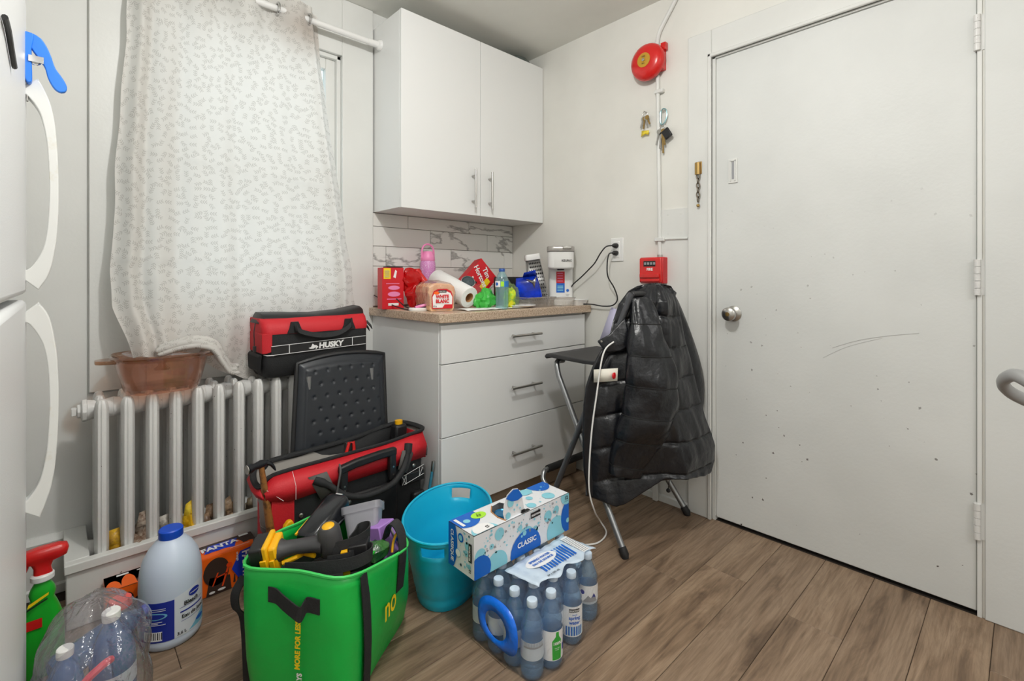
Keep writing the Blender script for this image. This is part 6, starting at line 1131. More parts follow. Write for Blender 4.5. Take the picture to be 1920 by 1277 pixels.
decal(jg, 'back_label', [('inknavy', stripes(-0.118, 0.008, 0.030, 0.142, 26))], None, None, None, fn=jm)
wl = decal(jg, 'front_label', [('bleachwhite', [[(0.0085+0.0052*k, 0.030), (0.0085+0.0052*(k+1), 0.030), (0.0085+0.0052*(k+1), 0.146+0.0012*(k+1)), (0.0085+0.0052*k, 0.146+0.0012*k)] for k in range(20)]), ('bleachaqua', [sub([(0.045, 0.034), (0.11, 0.034), (0.11, 0.075), (0.08, 0.062), (0.06, 0.045)], 5)]), ('inknavy', stripes(0.022, 0.095, 0.096, 0.1, 12)+stripes(0.020, 0.095, 0.110, 0.111, 12)+stripes(0.024, 0.095, 0.071, 0.072, 12)), ('inknavy', [circ(0.062, 0.140, 0.018, 0.011)]), ('inkblue', [circ(0.082, 0.052, 0.016, 0.006)])], None, None, None, fn=jm)
def jt(s, size, x, y, m, b=0.0002): text(jg, 'lettering', s, size, None, None, None, m, b, fn=lambda a, b_: jm(a+x, b_+y, 0.0024))
jt('Bleach', 0.016, 0.052, 0.119, 'ink', 0.0005); jt('Eau de Javel', 0.0145, 0.060, 0.084, 'ink', 0.0004); jt('3.6 L', 0.012, 0.026, 0.040, 'ink', 0.0003); jt('compliments', 0.006, 0.062, 0.140, 'wink', 0.0001)
decal(jg, 'back_print', [('bleachaqua', [circ(-0.042, 0.104, 0.034, 0.010)]), ('inknavy', [circ(-0.040, 0.104, 0.026, 0.007)]), ('wink', [circ(-0.066, 0.104, 0.005)]+stripes(-0.075, -0.02, 0.088, 0.0895, 6)+stripes(-0.075, -0.03, 0.084, 0.0855, 6)+stripes(-0.075, -0.012, 0.080, 0.0815, 6)+stripes(-0.075, -0.012, 0.124, 0.1255, 6)+stripes(-0.075, -0.012, 0.119, 0.1205, 6)+[circ(-0.062, 0.070, 0.003)]), ('wink', stripes(-0.068, -0.020, 0.036, 0.062, 8)), ('ink', [rect(-0.064+0.0046*k, -0.0625+0.0046*k+0.001*(k % 2), 0.040, 0.060) for k in range(10)])], None, None, None, fn=lambda x, y, h: jm(x, y, h+0.0006))
fx0, fx1, fy0, fy1, fh_ = -2.005, -1.592, -0.388, -0.2945, 0.128
sb_ = thing('soda_box', 'orange and black soda can box lying along the foot of the radiator tray', 'carton', (-1.8, -0.34, 0))
m2 = MB(); m2.box(fx0, fx1, fy0, fy1, 0.001, fh_); sbx = m2.obj('carton', 'orange', sb_, True, bevel=0.001, smooth=False)
MT['orangedark'] = M('dark_brown_ink', (58, 42, 36), 0.45); MT['fantablue'] = M('cobalt_ink', (26, 62, 196), 0.4); MT['redorange'] = M('red_orange_ink', (236, 74, 20), 0.4)
W_, D_ = fx1-fx0, fy1-fy0
def drip(x0, x1, y0, amp, n=9):
    pts = [(x0, y0)]
    for k in range(n*14+1):
        t = k/(n*14); pts.append((x0+(x1-x0)*t, y0+amp*(0.15+0.85*abs(math.sin(t*n*PI))**0.45)*(0.72+0.35*math.sin(int(t*n)*2.4))))
    return pts+[(x1, y0)]
decal(sbx, 'front_print', [('orangedark', [rect(0, 0.235, 0, fh_)]), ('orange', [drip(0, 0.235, 0.078, 0.034, 7)+[(0.235, 0.128), (0.0, 0.128)]]), ('redorange', [[(0.05, 0.03), (0.10, 0.06), (0.16, 0.10), (0.20, 0.10), (0.16, 0.07), (0.12, 0.035), (0.06, 0.012)]]), ('orangedark', [circ(0.285, 0.075, 0.038, 0.046), [(0.255, 0.0), (0.33, 0.0), (0.325, 0.05), (0.265, 0.06)]]+[[(0.335+0.012*k, 0.018), (0.342+0.012*k, 0.018), (0.341+0.012*k, 0.045+0.008*(k % 2)), (0.338+0.012*k, 0.045)] for k in range(5)]),
  ('redorange', [[(0.272, 0.03), (0.276, 0.03), (0.292, 0.07), (0.287, 0.07)], [(0.30, 0.02), (0.305, 0.02), (0.322, 0.075), (0.316, 0.078)], [(0.28, 0.052), (0.318, 0.058), (0.318, 0.062), (0.28, 0.056)], circ(0.323, 0.084, 0.009, 0.008, 12)]), ('wink', [circ(0.30, 0.012, 0.012, 0.004), circ(0.272, 0.010, 0.009, 0.004)]), ('fantablue', [[(0.330, 0.066), (0.356, 0.118), (0.395, 0.122), (0.390, 0.012), (0.362, 0.010)]])], (fx0, fy0-0.001, 0.001), (1, 0, 0), (0, 0, 1), box=(0, W_, 0, fh_))
text(sbx, 'lettering', 'FANTA', 0.034, (fx0+0.374, fy0-0.0045, 0.066), (0.04, 0, -1), (1, 0, 0), 'wink', 0.0012, sx=0.95)
text(sbx, 'lettering', 'orange', 0.011, (fx0+0.348, fy0-0.0045, 0.105), (0.04, 0, -1), (1, 0, 0), 'wink', 0.0003)
decal(sbx, 'top_print', [('orangedark', [rect(0, W_, 0.03, D_), rect(0, 0.20, 0, D_)]), ('orange', [drip(0.0, W_, 0.002, 0.075, 11)]), ('fantablue', [[(0.255, 0.03), (0.275, 0.078), (0.365, 0.078), (0.345, 0.022), (0.32, 0.03)]]), ('wink', [rect(0.372, 0.402, 0.078, 0.090), rect(0.03, 0.06, 0.075, 0.085), circ(0.11, 0.080, 0.03, 0.006), rect(0.33, 0.39, 0.016, 0.018)]), ('redorange', [circ(0.10, 0.080, 0.012, 0.0045)])], (fx0, fy0, fh_+0.0006), (1, 0, 0), (0, 1, 0), box=(0, W_, 0, D_))
text(sbx, 'lettering', 'FANTA', 0.035, (fx0+0.305, fy0+0.052, fh_+0.004), (1, 0.04, 0), (0, 1, 0), 'wink', 0.0014)
sy = thing('spray_bottle', 'green spray bottle with a red trigger head in the corner beside the fridge', 'spray bottle', (-2.138, -0.44, 0)); sy.scale = (0.93, 0.9, 0.98)
m2 = MB(); m2.loft([[V(x, y, z) for x, y in rrect(w, d, min(w, d)*0.42, 4)] for z, w, d in ((0.0, 0.088, 0.05), (0.006, 0.096, 0.056), (0.11, 0.096, 0.056), (0.15, 0.088, 0.052), (0.185, 0.066, 0.046), (0.205, 0.05, 0.042), (0.222, 0.058, 0.046), (0.235, 0.05, 0.042), (0.25, 0.034, 0.034), (0.262, 0.030, 0.030))]); m2.obj('body', 'greenp', sy)
m2 = MB(); m2.lathe([(0.024, 0.256), (0.026, 0.258), (0.026, 0.270), (0.022, 0.274)], 20); m2.obj('collar', 'white', sy)
m2 = MB(); m2.loft([[V(x, y, z) for x, y in rrect(w, d, min(w, d)*0.4, 4, cx=c)] for z, w, d, c in ((0.268, 0.042, 0.034, 0.002), (0.290, 0.038, 0.030, 0.0), (0.304, 0.05, 0.03, 0.0), (0.312, 0.11, 0.036, -0.002), (0.328, 0.118, 0.038, -0.002), (0.340, 0.094, 0.034, 0.006), (0.345, 0.05, 0.022, 0.012))]); hd = m2.obj('trigger_head', 'redp', sy, ang=1.0)
m2 = MB(); m2.tube(spl([(-0.032, 0, 0.312), (-0.036, 0, 0.295), (-0.046, 0, 0.275), (-0.052, 0, 0.258)], 4), [0.007]*9+[0.006, 0.006, 0.005, 0.004], 8, flat=1.6); m2.obj('trigger', 'redp', sy); m2 = MB(); m2.box(-0.066, -0.058, -0.012, 0.012, 0.314, 0.332); m2.obj('nozzle', 'white', sy, bevel=0.002)
decal(sy, 'printed_label', [('yink', [[(-0.028, 0.183), (0.012, 0.205), (0.013, 0.212), (-0.026, 0.193)]]), ('ink', [[(-0.030, 0.176), (0.010, 0.194), (0.0105, 0.198), (-0.029, 0.181)]]), ('redp', [rect(-0.036, 0.0, 0.125, 0.150)])], (-2.138, -0.4668, 0.012), (1, 0, 0), (0, 0.0, 1))
pbg = thing('plastic_bag', 'crumpled clear plastic bag full of empty bottles on the floor beside the fridge', 'bag', (-2.03, -0.76, 0))
m2 = MB(); rings = []
for i in range(30):
    t = i/29; z = 0.325*t; k = (1-max(0, (t-0.52)/0.48)**2.4*0.86)*(0.93+0.07*min(1, t*6)); ring = []
    for a in np.linspace(0, 2*PI, 64, endpoint=False):
        d = 1+0.13*noise.noise(V(math.cos(a)*2.1, math.sin(a)*2.1, t*3.3))+0.08*noise.noise(V(math.cos(a)*5, math.sin(a)*5, t*7))
        ring.append(V(-2.045+0.105*k*d*math.cos(a), -0.775+0.165*k*d*math.sin(a), 0.001+z+0.014*noise.noise(V(math.cos(a)*3, math.sin(a)*3, t*4+9))*min(1, t*3)))
    rings.append(ring)
m2.loft(rings); m2.obj('film', 'bagfilm', pbg, True, ang=0.45)
m2 = MB(); m2.grid([[V(-2.01+0.02*i, -0.945-0.004*i, 0.02+0.10*j+0.008*i) for i in range(6)] for j in range(2)]); m2.obj('printed_patch', M('bag_print', (206, 212, 224), 0.3), pbg, True, solid=0.0006); 
def bigbottle(name, label, R, mat, capm, h=0.27, r=0.042, lab_=True):
    t = thing(name, label, 'bottle', R.to_translation(), rot=R.to_euler())
    s = h/0.27
    m3 = MB(); m3.lathe([(r*0.5, 0.004), (r*0.8, 0.0), (r, 0.012), (r, 0.05*s), (r*0.96, 0.055*s), (r, 0.06*s), (r*0.96, 0.075*s), (r, 0.08*s), (r*0.96, 0.095*s), (r, 0.10*s), (r, 0.16*s), (r*0.98, 0.18*s), (r*0.84, 0.205*s), (r*0.58, 0.228*s), (r*0.36, 0.244*s), (r*0.34, 0.256*s)], 26); m3.obj('body', mat, t)
    m3 = MB(); m3.lathe([(r*0.40, 0.252*s), (r*0.41, 0.255*s), (r*0.41, 0.268*s), (r*0.36, 0.27*s), (0, 0.27*s)], 20, c1=False); m3.obj('cap', capm, t)
    if lab_: m3 = MB(); m3.lathe([(r*1.012, 0.118*s), (r*1.012, 0.152*s)], 26, c0=False, c1=False); m3.obj('label', M('pale_label', (214, 220, 228), 0.4, var=(90, (120, 128, 150), 0.58, 0.62)), t)
    return t
TM = lambda x, y, z, rx=0, ry=0, rz=0: Matrix.Translation((x, y, z)) @ Matrix.Rotation(rz, 4, 'Z') @ Matrix.Rotation(ry, 4, 'Y') @ Matrix.Rotation(rx, 4, 'X')
bigbottle('empty_bottle', 'large blue water bottle with a white cap at the right front of the clear bag', TM(-2.010, -0.815, 0.006, 0.04, -0.03), 'petblue', 'white', 0.30, 0.042)
bigbottle('empty_bottle', 'blue bottle lying with its neck pointing right in the back of the clear bag', TM(-2.118, -0.72, 0.150, 0, 1.40, 0.35), 'petblue', 'bluecap', 0.20, 0.035, False)
bigbottle('empty_bottle', 'deep blue bottle standing at the left of the clear bag against the fridge', TM(-2.104, -0.845, 0.006, 0.03, 0.03), 'petblue', 'white', 0.27, 0.036)
t = thing('red_container', 'pinkish red plastic container with a handle inside the clear bag', 'container', (-2.05, -0.74, 0.0))
m2 = MB(); m2.loft([[V(x, y, z) for x, y in rrect(w, w*0.7, 0.015, 3, -2.052, -0.875)] for z, w in ((0.01, 0.07), (0.015, 0.08), (0.10, 0.08), (0.13, 0.05), (0.15, 0.03))]); m2.obj('body', FILM('rosy_plastic', (240, 190, 196), 0.2, 0.5, (214, 120, 134), 0.3), t, True); m2 = MB(); m2.tube(spl([(-2.075, -0.905, 0.15), (-2.07, -0.90, 0.205), (-2.04, -0.89, 0.225), (-2.022, -0.87, 0.22)], 5), 0.008, 8); m2.tube([(-2.075, -0.905, 0.10), (-2.075, -0.905, 0.16)], 0.008, 8); m2.obj('handle', M('rose_red', (222, 60, 84), 0.35), t, True)
t = thing('bottle_top', 'red bottle top under the film at the top of the clear bag', 'bottle top', (-2.0, -0.70, 0.2)); m2 = MB(); m2.lathe([(0.022, 0), (0.024, 0.004), (0.022, 0.02), (0, 0.022)], 18, c=(-1.995, -0.72, 0.250), c1=False); m2.obj('shell', M('faded_red', (224, 90, 84), 0.4), t, True); m2 = MB(); m2.lathe([(0.0242, 0.002), (0.0242, 0.005)], 18, c=(-1.995, -0.72, 0.250), c0=False, c1=False); m2.obj('band', 'redp', t, True)
# ================================================================== ON THE WORKTOP
WT = 0.9153
rb_ = thing('coffee_box', 'tall red card box with a yellow sticker at the left end of the worktop', 'box', (-0.95, -0.17, WT))
m2 = MB(); m2.box(-0.052, 0.052, -0.035, 0.035, 0, 0.195); rbx = m2.obj('carton', 'redcard', rb_, bevel=0.001, smooth=False)
rb_.rotation_euler = (0, 0, -0.18); RB = wm(rb_)
decal(rbx, 'front_print', [('yink', [rect(-0.046, -0.012, 0.142, 0.192)]), ('pink', [circ(0.004, 0.100, 0.028, 0.010), circ(0.004, 0.070, 0.030, 0.012), rect(-0.03, 0.04, 0.045, 0.049), rect(-0.034, 0.03, 0.118, 0.121)]), ('wink', [rect(-0.024, 0.026, 0.016, 0.028), [(0.0, 0.15), (0.01, 0.185), (0.018, 0.178), (0.012, 0.145)]]), ('inkgrey', [rect(-0.042, -0.018, 0.15+0.009*k, 0.153+0.009*k) for k in range(4)])], RB @ V(0, -0.0358, 0), RB.to_3x3() @ V(1, 0, 0), (0, 0, 1))
m2 = MB(); m2.box(-0.03, 0.05, -0.03, 0.02, 0.196, 0.20); m2.obj('open_flap', 'black', rb_)
rg = thing('red_plastic_bag', 'crumpled translucent red plastic bag leaning over the tall red card box', 'bag', (-0.86, -0.22, WT))
m2 = MB(); m2.sphere((-0.853, -0.205, WT+0.135), 0.058, 26, 16, 0.42, 3, (1.0, 0.6, 1.0), 1.5); m2.sphere((-0.845, -0.235, WT+0.062), 0.046, 24, 14, 0.42, 9, (1.2, 0.7, 1.25), 1.7); m2.obj('film', FILM('red_film', (250, 90, 90), 0.25, 0.75, (226, 22, 26), 0.15, bump=(30, 0.8), tl=0.35), rg, True, ang=0.35)
m2 = MB(); m2.tube([(-0.835, -0.21, WT+0.185), (-0.80, -0.23, WT+0.125)], [0.014, 0.02], 10); m2.obj('gathered_neck', 'redp', rg, True)
m2 = MB(); m2.tube(spl([(-0.975, -0.27, WT+0.05), (-0.965, -0.32, WT+0.02), (-0.945, -0.36, WT+0.004), (-0.90, -0.36, WT+0.004), (-0.885, -0.33, WT+0.004)], 5), 0.003, 6); m2.tube(spl([(-0.958, -0.02, WT+0.06), (-0.962, -0.2, WT+0.02), (-0.96, -0.33, WT+0.0035), (-0.93, -0.38, WT+0.0035)], 5), 0.0028, 6)
tag(m2.obj('black_cable', 'black'), 'thin black cable lying before the tall red box on the worktop', 'cable')
pk = thing('drinking_bottle', 'pink glitter drinking bottle with a carry loop, standing by the tiles', 'bottle', (-0.705, -0.115, WT))
m2 = MB(); m2.lathe([(0.030, 0.0), (0.036, 0.004), (0.038, 0.02), (0.038, 0.18), (0.040, 0.20), (0.039, 0.224), (0.035, 0.234)], 28); m2.obj('body', 'pinkglit', pk); m2 = MB(); m2.lathe([(0.036, 0.234), (0.0375, 0.238), (0.036, 0.256), (0.030, 0.272), (0.024, 0.284), (0, 0.286)], 28, c1=False); m2.obj('lid', 'pink', pk)
m2 = MB(); m2.tube(spl([(-0.036, 0, 0.25), (-0.036, 0, 0.285), (-0.026, 0, 0.311), (0, 0, 0.322), (0.026, 0, 0.311), (0.036, 0, 0.285), (0.036, 0, 0.25)], 5), 0.0048, 8); m2.obj('carry_loop', 'pink', pk)
br = thing('bread_loaf', 'bagged white bread loaf with its labelled end facing the room', 'bread', (-0.842, -0.375, WT), -0.30); br.scale = (1.14, 1.05, 1.2)
def loafring(y, s=1.0, top=0.100): return [V(x*s, y, 0.001+z) for x, z in [(-0.044, 0.0), (0.044, 0.0), (0.050, 0.012), (0.049, 0.05), (0.055, 0.066), (0.050, top*0.88), (0.030, top*0.98), (0.0, top), (-0.030, top*0.98), (-0.050, top*0.88), (-0.055, 0.066), (-0.049, 0.05), (-0.050, 0.012)]]
m2 = MB(); m2.loft([loafring(-0.115, 0.96, 0.096), loafring(-0.110, 1.0)]+[loafring(-0.11+0.0125*k+0.0062*q, 0.985 if q else 1.0, 0.099 if q else 0.101) for k in range(17) for q in (0, 1)]+[loafring(0.105, 0.9, 0.09)]); m2.obj('sliced_loaf', 'bread', br, ang=0.5)
m2 = MB()
def wrapring(y, sx_, zc, sz, sd): return [V(sx_*math.copysign(abs(math.cos(a))**0.7, math.cos(a))*(1+0.06*noise.noise(V(math.cos(a)*3, math.sin(a)*3, y*30+sd))), y, max(0.0006, zc+sz*math.copysign(abs(math.sin(a))**0.7, math.sin(a))*(1+0.05*noise.noise(V(math.cos(a)*4, math.sin(a)*4, y*30+sd+4))))) for a in np.linspace(0, 2*PI, 36, endpoint=False)]
m2.loft([wrapring(y, a_, b_, c_, 1) for y, a_, b_, c_ in ((-0.119, 0.051, 0.050, 0.049), (-0.112, 0.056, 0.054, 0.053), (-0.06, 0.060, 0.056, 0.055), (0.0, 0.061, 0.057, 0.056), (0.06, 0.061, 0.056, 0.056), (0.105, 0.055, 0.052, 0.05), (0.125, 0.034, 0.05, 0.03), (0.145, 0.012, 0.05, 0.012), (0.175, 0.028, 0.052, 0.02))], True, False); m2.obj('film', FILM('bread_film', (250, 240, 236), 0.3, 0.14, (246, 232, 224), 0.1, bump=(30, 1.0)), br, ang=0.5)
BRM = wm(br); bo, bu = BRM @ V(0, -0.1215, 0.0), BRM.to_3x3() @ V(1, 0, 0)
bfr = decal(br, 'end_label', [('redcard', [[(-0.046, 0.012), (0.046, 0.012), (0.048, 0.065), (0.040, 0.088), (0.02, 0.098), (-0.02, 0.098), (-0.040, 0.088), (-0.048, 0.065)]]), ('wink', [[(-0.043, 0.030), (0.043, 0.030), (0.045, 0.063), (0.036, 0.080), (0.018, 0.088), (-0.018, 0.088), (-0.036, 0.080), (-0.045, 0.063)], [(-0.043, 0.016), (0.0, 0.016), (0.01, 0.031), (-0.043, 0.031)]]), ('orange', [circ(-0.026, 0.080, 0.013, 0.007)]), ('ink', [rect(-0.018, 0.018, 0.082, 0.093)])], bo, bu, (0, 0, 1))
text(bfr, 'lettering', 'WHITE', 0.021, bo+V(0, 0, 0.064)-V(0.002, 0.002, 0), bu, (0, 0, 1), 'redcard', 0.0009, sx=0.9, lift=0.0022); text(bfr, 'lettering', 'BLANC', 0.021, bo+V(0, 0, 0.044)-V(0.002, 0.002, 0), bu, (0, 0, 1), 'redcard', 0.0009, sx=0.9, lift=0.0022); text(bfr, 'lettering', 'SELECTION', 0.0055, bo+V(0, 0, 0.0875)-V(0.002, 0.002, 0), bu, (0, 0, 1), 'wink', 0.0001, lift=0.0022); text(bfr, 'lettering', '675 g', 0.007, bo+V(0, 0, 0.023)-V(0.002, 0.002, 0)-bu*0.03, bu, (0, 0, 1), 'ink', 0.0002, lift=0.0022)
decal(br, 'top_print', [('wink', [circ(0, 0, 0.03, 0.022)]), ('redcard', [rect(-0.018+0.012*k, -0.012+0.012*k, -0.006, 0.006) for k in range(3)])], BRM @ V(0.0, 0.0, 0.1195), BRM.to_3x3() @ V(1, 0.2, 0), BRM.to_3x3() @ V(-0.2, 1, 0))['kind'] = 'stuff'
sl_ = thing('slipper', 'purple and pink slipper lying in front of the tall red box on the worktop', 'slipper', (-0.90, -0.42, WT))
m2 = MB(); m2.loft([[V(x, y, z) for x, y in circ(-0.915, -0.395, 0.070*s, 0.034*s, 26)] for z, s in ((WT, 0.95), (WT+0.004, 1.0), (WT+0.012, 1.0), (WT+0.014, 0.96))]); m2.obj('sole', 'white', sl_, True); m2 = MB(); m2.sphere((-0.90, -0.392, WT+0.014), 0.05, 20, 8, 0.1, 2, (1.1, 0.55, 0.34)); m2.obj('upper', M('dark_purple', (74, 36, 78), 0.5), sl_, True); m2 = MB(); m2.tube(spl([(-0.955, -0.40, WT+0.016), (-0.93, -0.418, WT+0.024), (-0.90, -0.424, WT+0.026), (-0.87, -0.414, WT+0.022)], 4), 0.006, 8); m2.obj('pink_edge', 'pink', sl_, True)
pr_ = thing('paper_towel_roll', 'white paper towel roll lying end-on beside the bread', 'paper towel', (-0.685, -0.44, WT))
a0, a1 = V(-0.690, -0.445, WT+0.0525), V(-0.705, -0.195, WT+0.140); ax = (a1-a0).normalized()
m2 = MB(); 
def rollring(p, r, n=40):
    u = ax.cross(V(0, 0, 1)).normalized(); w = u.cross(ax); return [p+u*r*math.cos(2*PI*i/n)+w*r*math.sin(2*PI*i/n) for i in range(n)]
m2.loft([rollring(a0, 0.0235), rollring(a0, 0.049), rollring(a0+ax*0.003, 0.0515), rollring(a1-ax*0.003, 0.0515), rollring(a1, 0.049), rollring(a1, 0.0235), rollring(a0, 0.0235)], False, False); m2.obj('roll', M('towel_paper', (240, 240, 238), 0.9, bump=(160, 0.2)), pr_, True)
m2 = MB(); m2.loft([rollring(a0+ax*0.001, 0.0232), rollring(a1, 0.0232), rollring(a1, 0.0215), rollring(a0+ax*0.001, 0.0215), rollring(a0+ax*0.001, 0.0232)], False, False); m2.obj('core', 'cardboard', pr_, True)
wp = MB(); wp.grid([[V(-0.80+0.36*i/14+0.02*j/4, -0.575+0.13*j/4+0.01*math.sin(i*0.8), WT+0.002+0.006*abs(noise.noise(V(i*0.5, j*0.7, 2)))) for i in range(15)] for j in range(5)])
tag(wp.obj('paper_sheet', 'paper', solid=0.0015, off=1), 'crumpled white paper sheet lying under the front of the paper towel roll', 'paper')
tm = thing('coffee_box', 'red coffee box tilted on its corner behind the paper towel roll', 'box', (-0.42, -0.2, 0.99))
TF = frame((-0.445, -0.215, 1.045), (0.55, -0.12, -0.62), (0.62, 0.05, 0.52))
TF = TF @ Matrix.Diagonal((1.35, 1.35, 1.2, 1)); m2 = MB(); m2.box(-0.055, 0.055, -0.08, 0.08, -0.055, 0.0, TF); tmx = m2.obj('carton', 'redcard', tm, True, bevel=0.001, smooth=False)
R3 = TF.to_3x3(); TO_ = TF @ V(0, 0, 0.0008)
decal(tmx, 'front_print', [('yink', [rect(0.022, 0.054, -0.02, 0.055)]), ('wink', [rect(-0.046, -0.036, -0.055, -0.01)]), ('ink', [circ(-0.01, -0.022, 0.008, 0.006)])], TO_, R3 @ V(1, 0, 0), R3 @ V(0, 1, 0))
text(tmx, 'lettering', 'Tim\nHortons', 0.046, TF @ V(-0.004, 0.035, 0.002), R3 @ V(0.95, -0.3, 0), R3 @ V(0.3, 0.95, 0), 'wink', 0.0012, sx=0.8)
m2 = MB(); m2.lathe([(0.030, 0), (0.034, 0.004), (0.030, 0.010), (0.026, 0.006), (0, 0.005)], 24, m=TM(-0.585, -0.30, WT+0.125, 0.9, 0.1, -0.5)); tl_ = thing('dark_lid', 'dark grey plastic lid behind the paper towel roll', 'lid', (-0.585, -0.30, WT+0.12)); m2.obj('disc', M('slate_plastic', (66, 78, 82), 0.4), tl_, True); m2 = MB(); m2.lathe([(0.0345, 0.002), (0.0365, 0.005), (0.0345, 0.009)], 24, m=TM(-0.585, -0.30, WT+0.125, 0.9, 0.1, -0.5), c0=False, c1=False); m2.obj('rim', 'white', tl_, True)
m2 = MB(); m2.sphere((-0.585, -0.33, WT+0.062), 0.058, 22, 12, 0.5, 5, (0.9, 0.7, 1.0), 2.6); tag(m2.obj('clear_bag', 'film', ang=0.4), 'small crumpled clear bag between the paper towel roll and the tilted red box', 'bag')
gbg = thing('green_plastic_bag', 'crumpled bright green plastic bag left of the water bottle on the worktop', 'bag', (-0.62, -0.48, WT))
MT['gfilm'] = FILM('green_film', (150, 236, 130), 0.25, 0.7, (96, 232, 100), 0.15, bump=(30, 0.8), tl=0.3)
m2 = MB(); m2.sphere((-0.600, -0.455, WT+0.042), 0.050, 26, 14, 0.45, 6, (1.0, 0.8, 0.95), 2.2); m2.obj('film', 'gfilm', gbg, True, ang=0.35); m2 = MB(); m2.sphere((-0.632, -0.44, WT+0.030), 0.030, 20, 12, 0.5, 11, (1, 0.8, 1), 1.9); m2.obj('knot', 'gfilm', gbg, True, ang=0.35)
w1 = thing('drink_bottle', 'clear aqua plastic water bottle with a blue cap at the front edge of the worktop', 'bottle', (-0.582, -0.555, WT))
m2 = MB(); m2.lathe([(0.012, 0.004), (0.024, 0.0), (0.030, 0.006), (0.031, 0.012), (0.0295, 0.02), (0.031, 0.028), (0.0295, 0.036), (0.031, 0.044), (0.0295, 0.052), (0.031, 0.06), (0.0295, 0.07), (0.031, 0.08), (0.0315, 0.10), (0.0315, 0.132), (0.029, 0.142), (0.022, 0.160), (0.0145, 0.172), (0.0125, 0.178)], 26); m2.obj('body', 'petaqua', w1)
m2 = MB(); m2.lathe([(0.0318, 0.104), (0.0318, 0.132)], 26, c0=False, c1=False); wlb = m2.obj('label', M('blue_label', (40, 120, 200), 0.4), w1); m2 = MB(); m2.lathe([(0.0142, 0.176), (0.0146, 0.178), (0.0146, 0.188), (0.013, 0.190), (0, 0.190)], 20, c1=False); m2.obj('cap', M('navy_cap', (40, 84, 160), 0.4), w1)
wa = math.atan2(-2.252+0.555, -2.1053+0.582); wmf = lambda x, y, h=0.0004: V(-0.582+(0.0319+h)*math.cos(wa+x/0.032), -0.555+(0.0319+h)*math.sin(wa+x/0.032), WT+y)
decal(w1, 'label_print', [('wink', stripes(-0.045, -0.008, 0.104, 0.132, 8)), ('lime', stripes(-0.006, 0.010, 0.106, 0.130, 4)), ('inkblue', [circ(-0.026, 0.118, 0.008)])], None, None, None, fn=wmf)
yg = thing('green_yellow_bag', 'yellow and lime plastic bag in a clear pouch right of the water bottle', 'bag', (-0.50, -0.53, WT))
m2 = MB(); m2.sphere((-0.505, -0.525, WT+0.048), 0.040, 20, 12, 0.4, 7, (0.65, 0.8, 1.25), 2.4); m2.obj('yellow_film', foil('yellow_lime', (236, 226, 40), (150, 216, 40), 0.3, 16), yg, True, ang=0.5); m2 = MB(); m2.sphere((-0.495, -0.515, WT+0.060), 0.056, 20, 12, 0.45, 12, (0.7, 0.8, 1.2), 2.2); m2.obj('clear_pouch', FILM('lime_clear', (226, 242, 214), 0.22, 0.12, (200, 230, 170), 0.1, bump=(30, 0.8)), yg, True, ang=0.4)
m2 = MB(); m2.lathe([(0.05, 0), (0.075, 0.010), (0.078, 0.013), (0.05, 0.004), (0, 0.004)], 30, c=(-0.44, -0.53, WT+0.0004)); pl_ = thing('white_plate', 'small white plate partly under the yellow and lime bag', 'plate', (-0.44, -0.53, WT)); m2.obj('dish', 'white', pl_, True); m2 = MB(); m2.tube([(-0.44+0.077*math.cos(a), -0.53+0.077*math.sin(a), WT+0.0125) for a in np.linspace(0, 2*PI, 30, endpoint=False)], 0.0018, 6, closed=True); m2.obj('rim', 'white', pl_, True)
bb = thing('blue_packet', 'torn open blue foil packet lying on the clear tray before the grater', 'packet', (-0.27, -0.43, 0.96))
BB = frame((-0.300, -0.445, 1.012), (0.68, -0.70, 0.12), (-0.10, 0.10, 1.0))
m2 = MB(); m2.loft([[BB @ V(x*s, y, z) for x, z in rrect(0.135, d, min(0.012, d*0.45), 3)] for y, d, s in ((-0.058, 0.05, 1.0), (-0.05, 0.056, 1.02), (0.02, 0.06, 0.90), (0.055, 0.045, 0.82))], True, False); m2.obj('pouch', foil('blue_foil', (16, 62, 220), (8, 40, 150), 0.22, 10), bb, True, solid=0.0015, off=0, ang=0.5)
m2 = MB(); m2.poly([BB @ V(-0.02, 0.056, 0.02), BB @ V(0.055, 0.054, 0.024), BB @ V(0.05, 0.085, 0.05), BB @ V(-0.01, 0.078, 0.055)]); m2.obj('torn_flap', foil('blue_foil2', (20, 70, 226), (10, 44, 160), 0.22, 10), bb, True, solid=0.001, off=0); m2 = MB(); m2.poly([BB @ V(-0.005, 0.045, 0.034), BB @ V(0.03, 0.035, 0.034), BB @ V(0.052, 0.052, 0.030), BB @ V(0.034, -0.008, 0.0345), BB @ V(0.028, 0.018, 0.036)]); m2.obj('silver_inside', 'steel', bb, True, solid=0.001, off=0)
m2 = MB(); m2.box(-0.40, -0.17, -0.30, -0.29, 1.058, 1.068); m2.box(-0.40, -0.17, -0.32, -0.285, WT, 1.06); tag(m2.obj('black_tray', 'black', bevel=0.002), 'black plastic tray standing on edge behind the blue packet', 'tray')
gr_ = thing('box_grater', 'steel box grater with a white handle leaning beside the coffee maker', 'grater', (-0.150, -0.385, WT), rot=(0.0, -0.15, -0.62)); gr_.scale = (1.1, 1.1, 1.3)
m2 = MB(); m2.loft([[V(x*s, y*s, z) for x, y in rrect(0.100, 0.075, 0.008, 2)] for z, s in ((0.004, 1.0), (0.195, 0.68))], False, False); gbod = m2.obj('grating_body', 'grater', gr_, solid=0.001, off=-1)
m2 = MB()
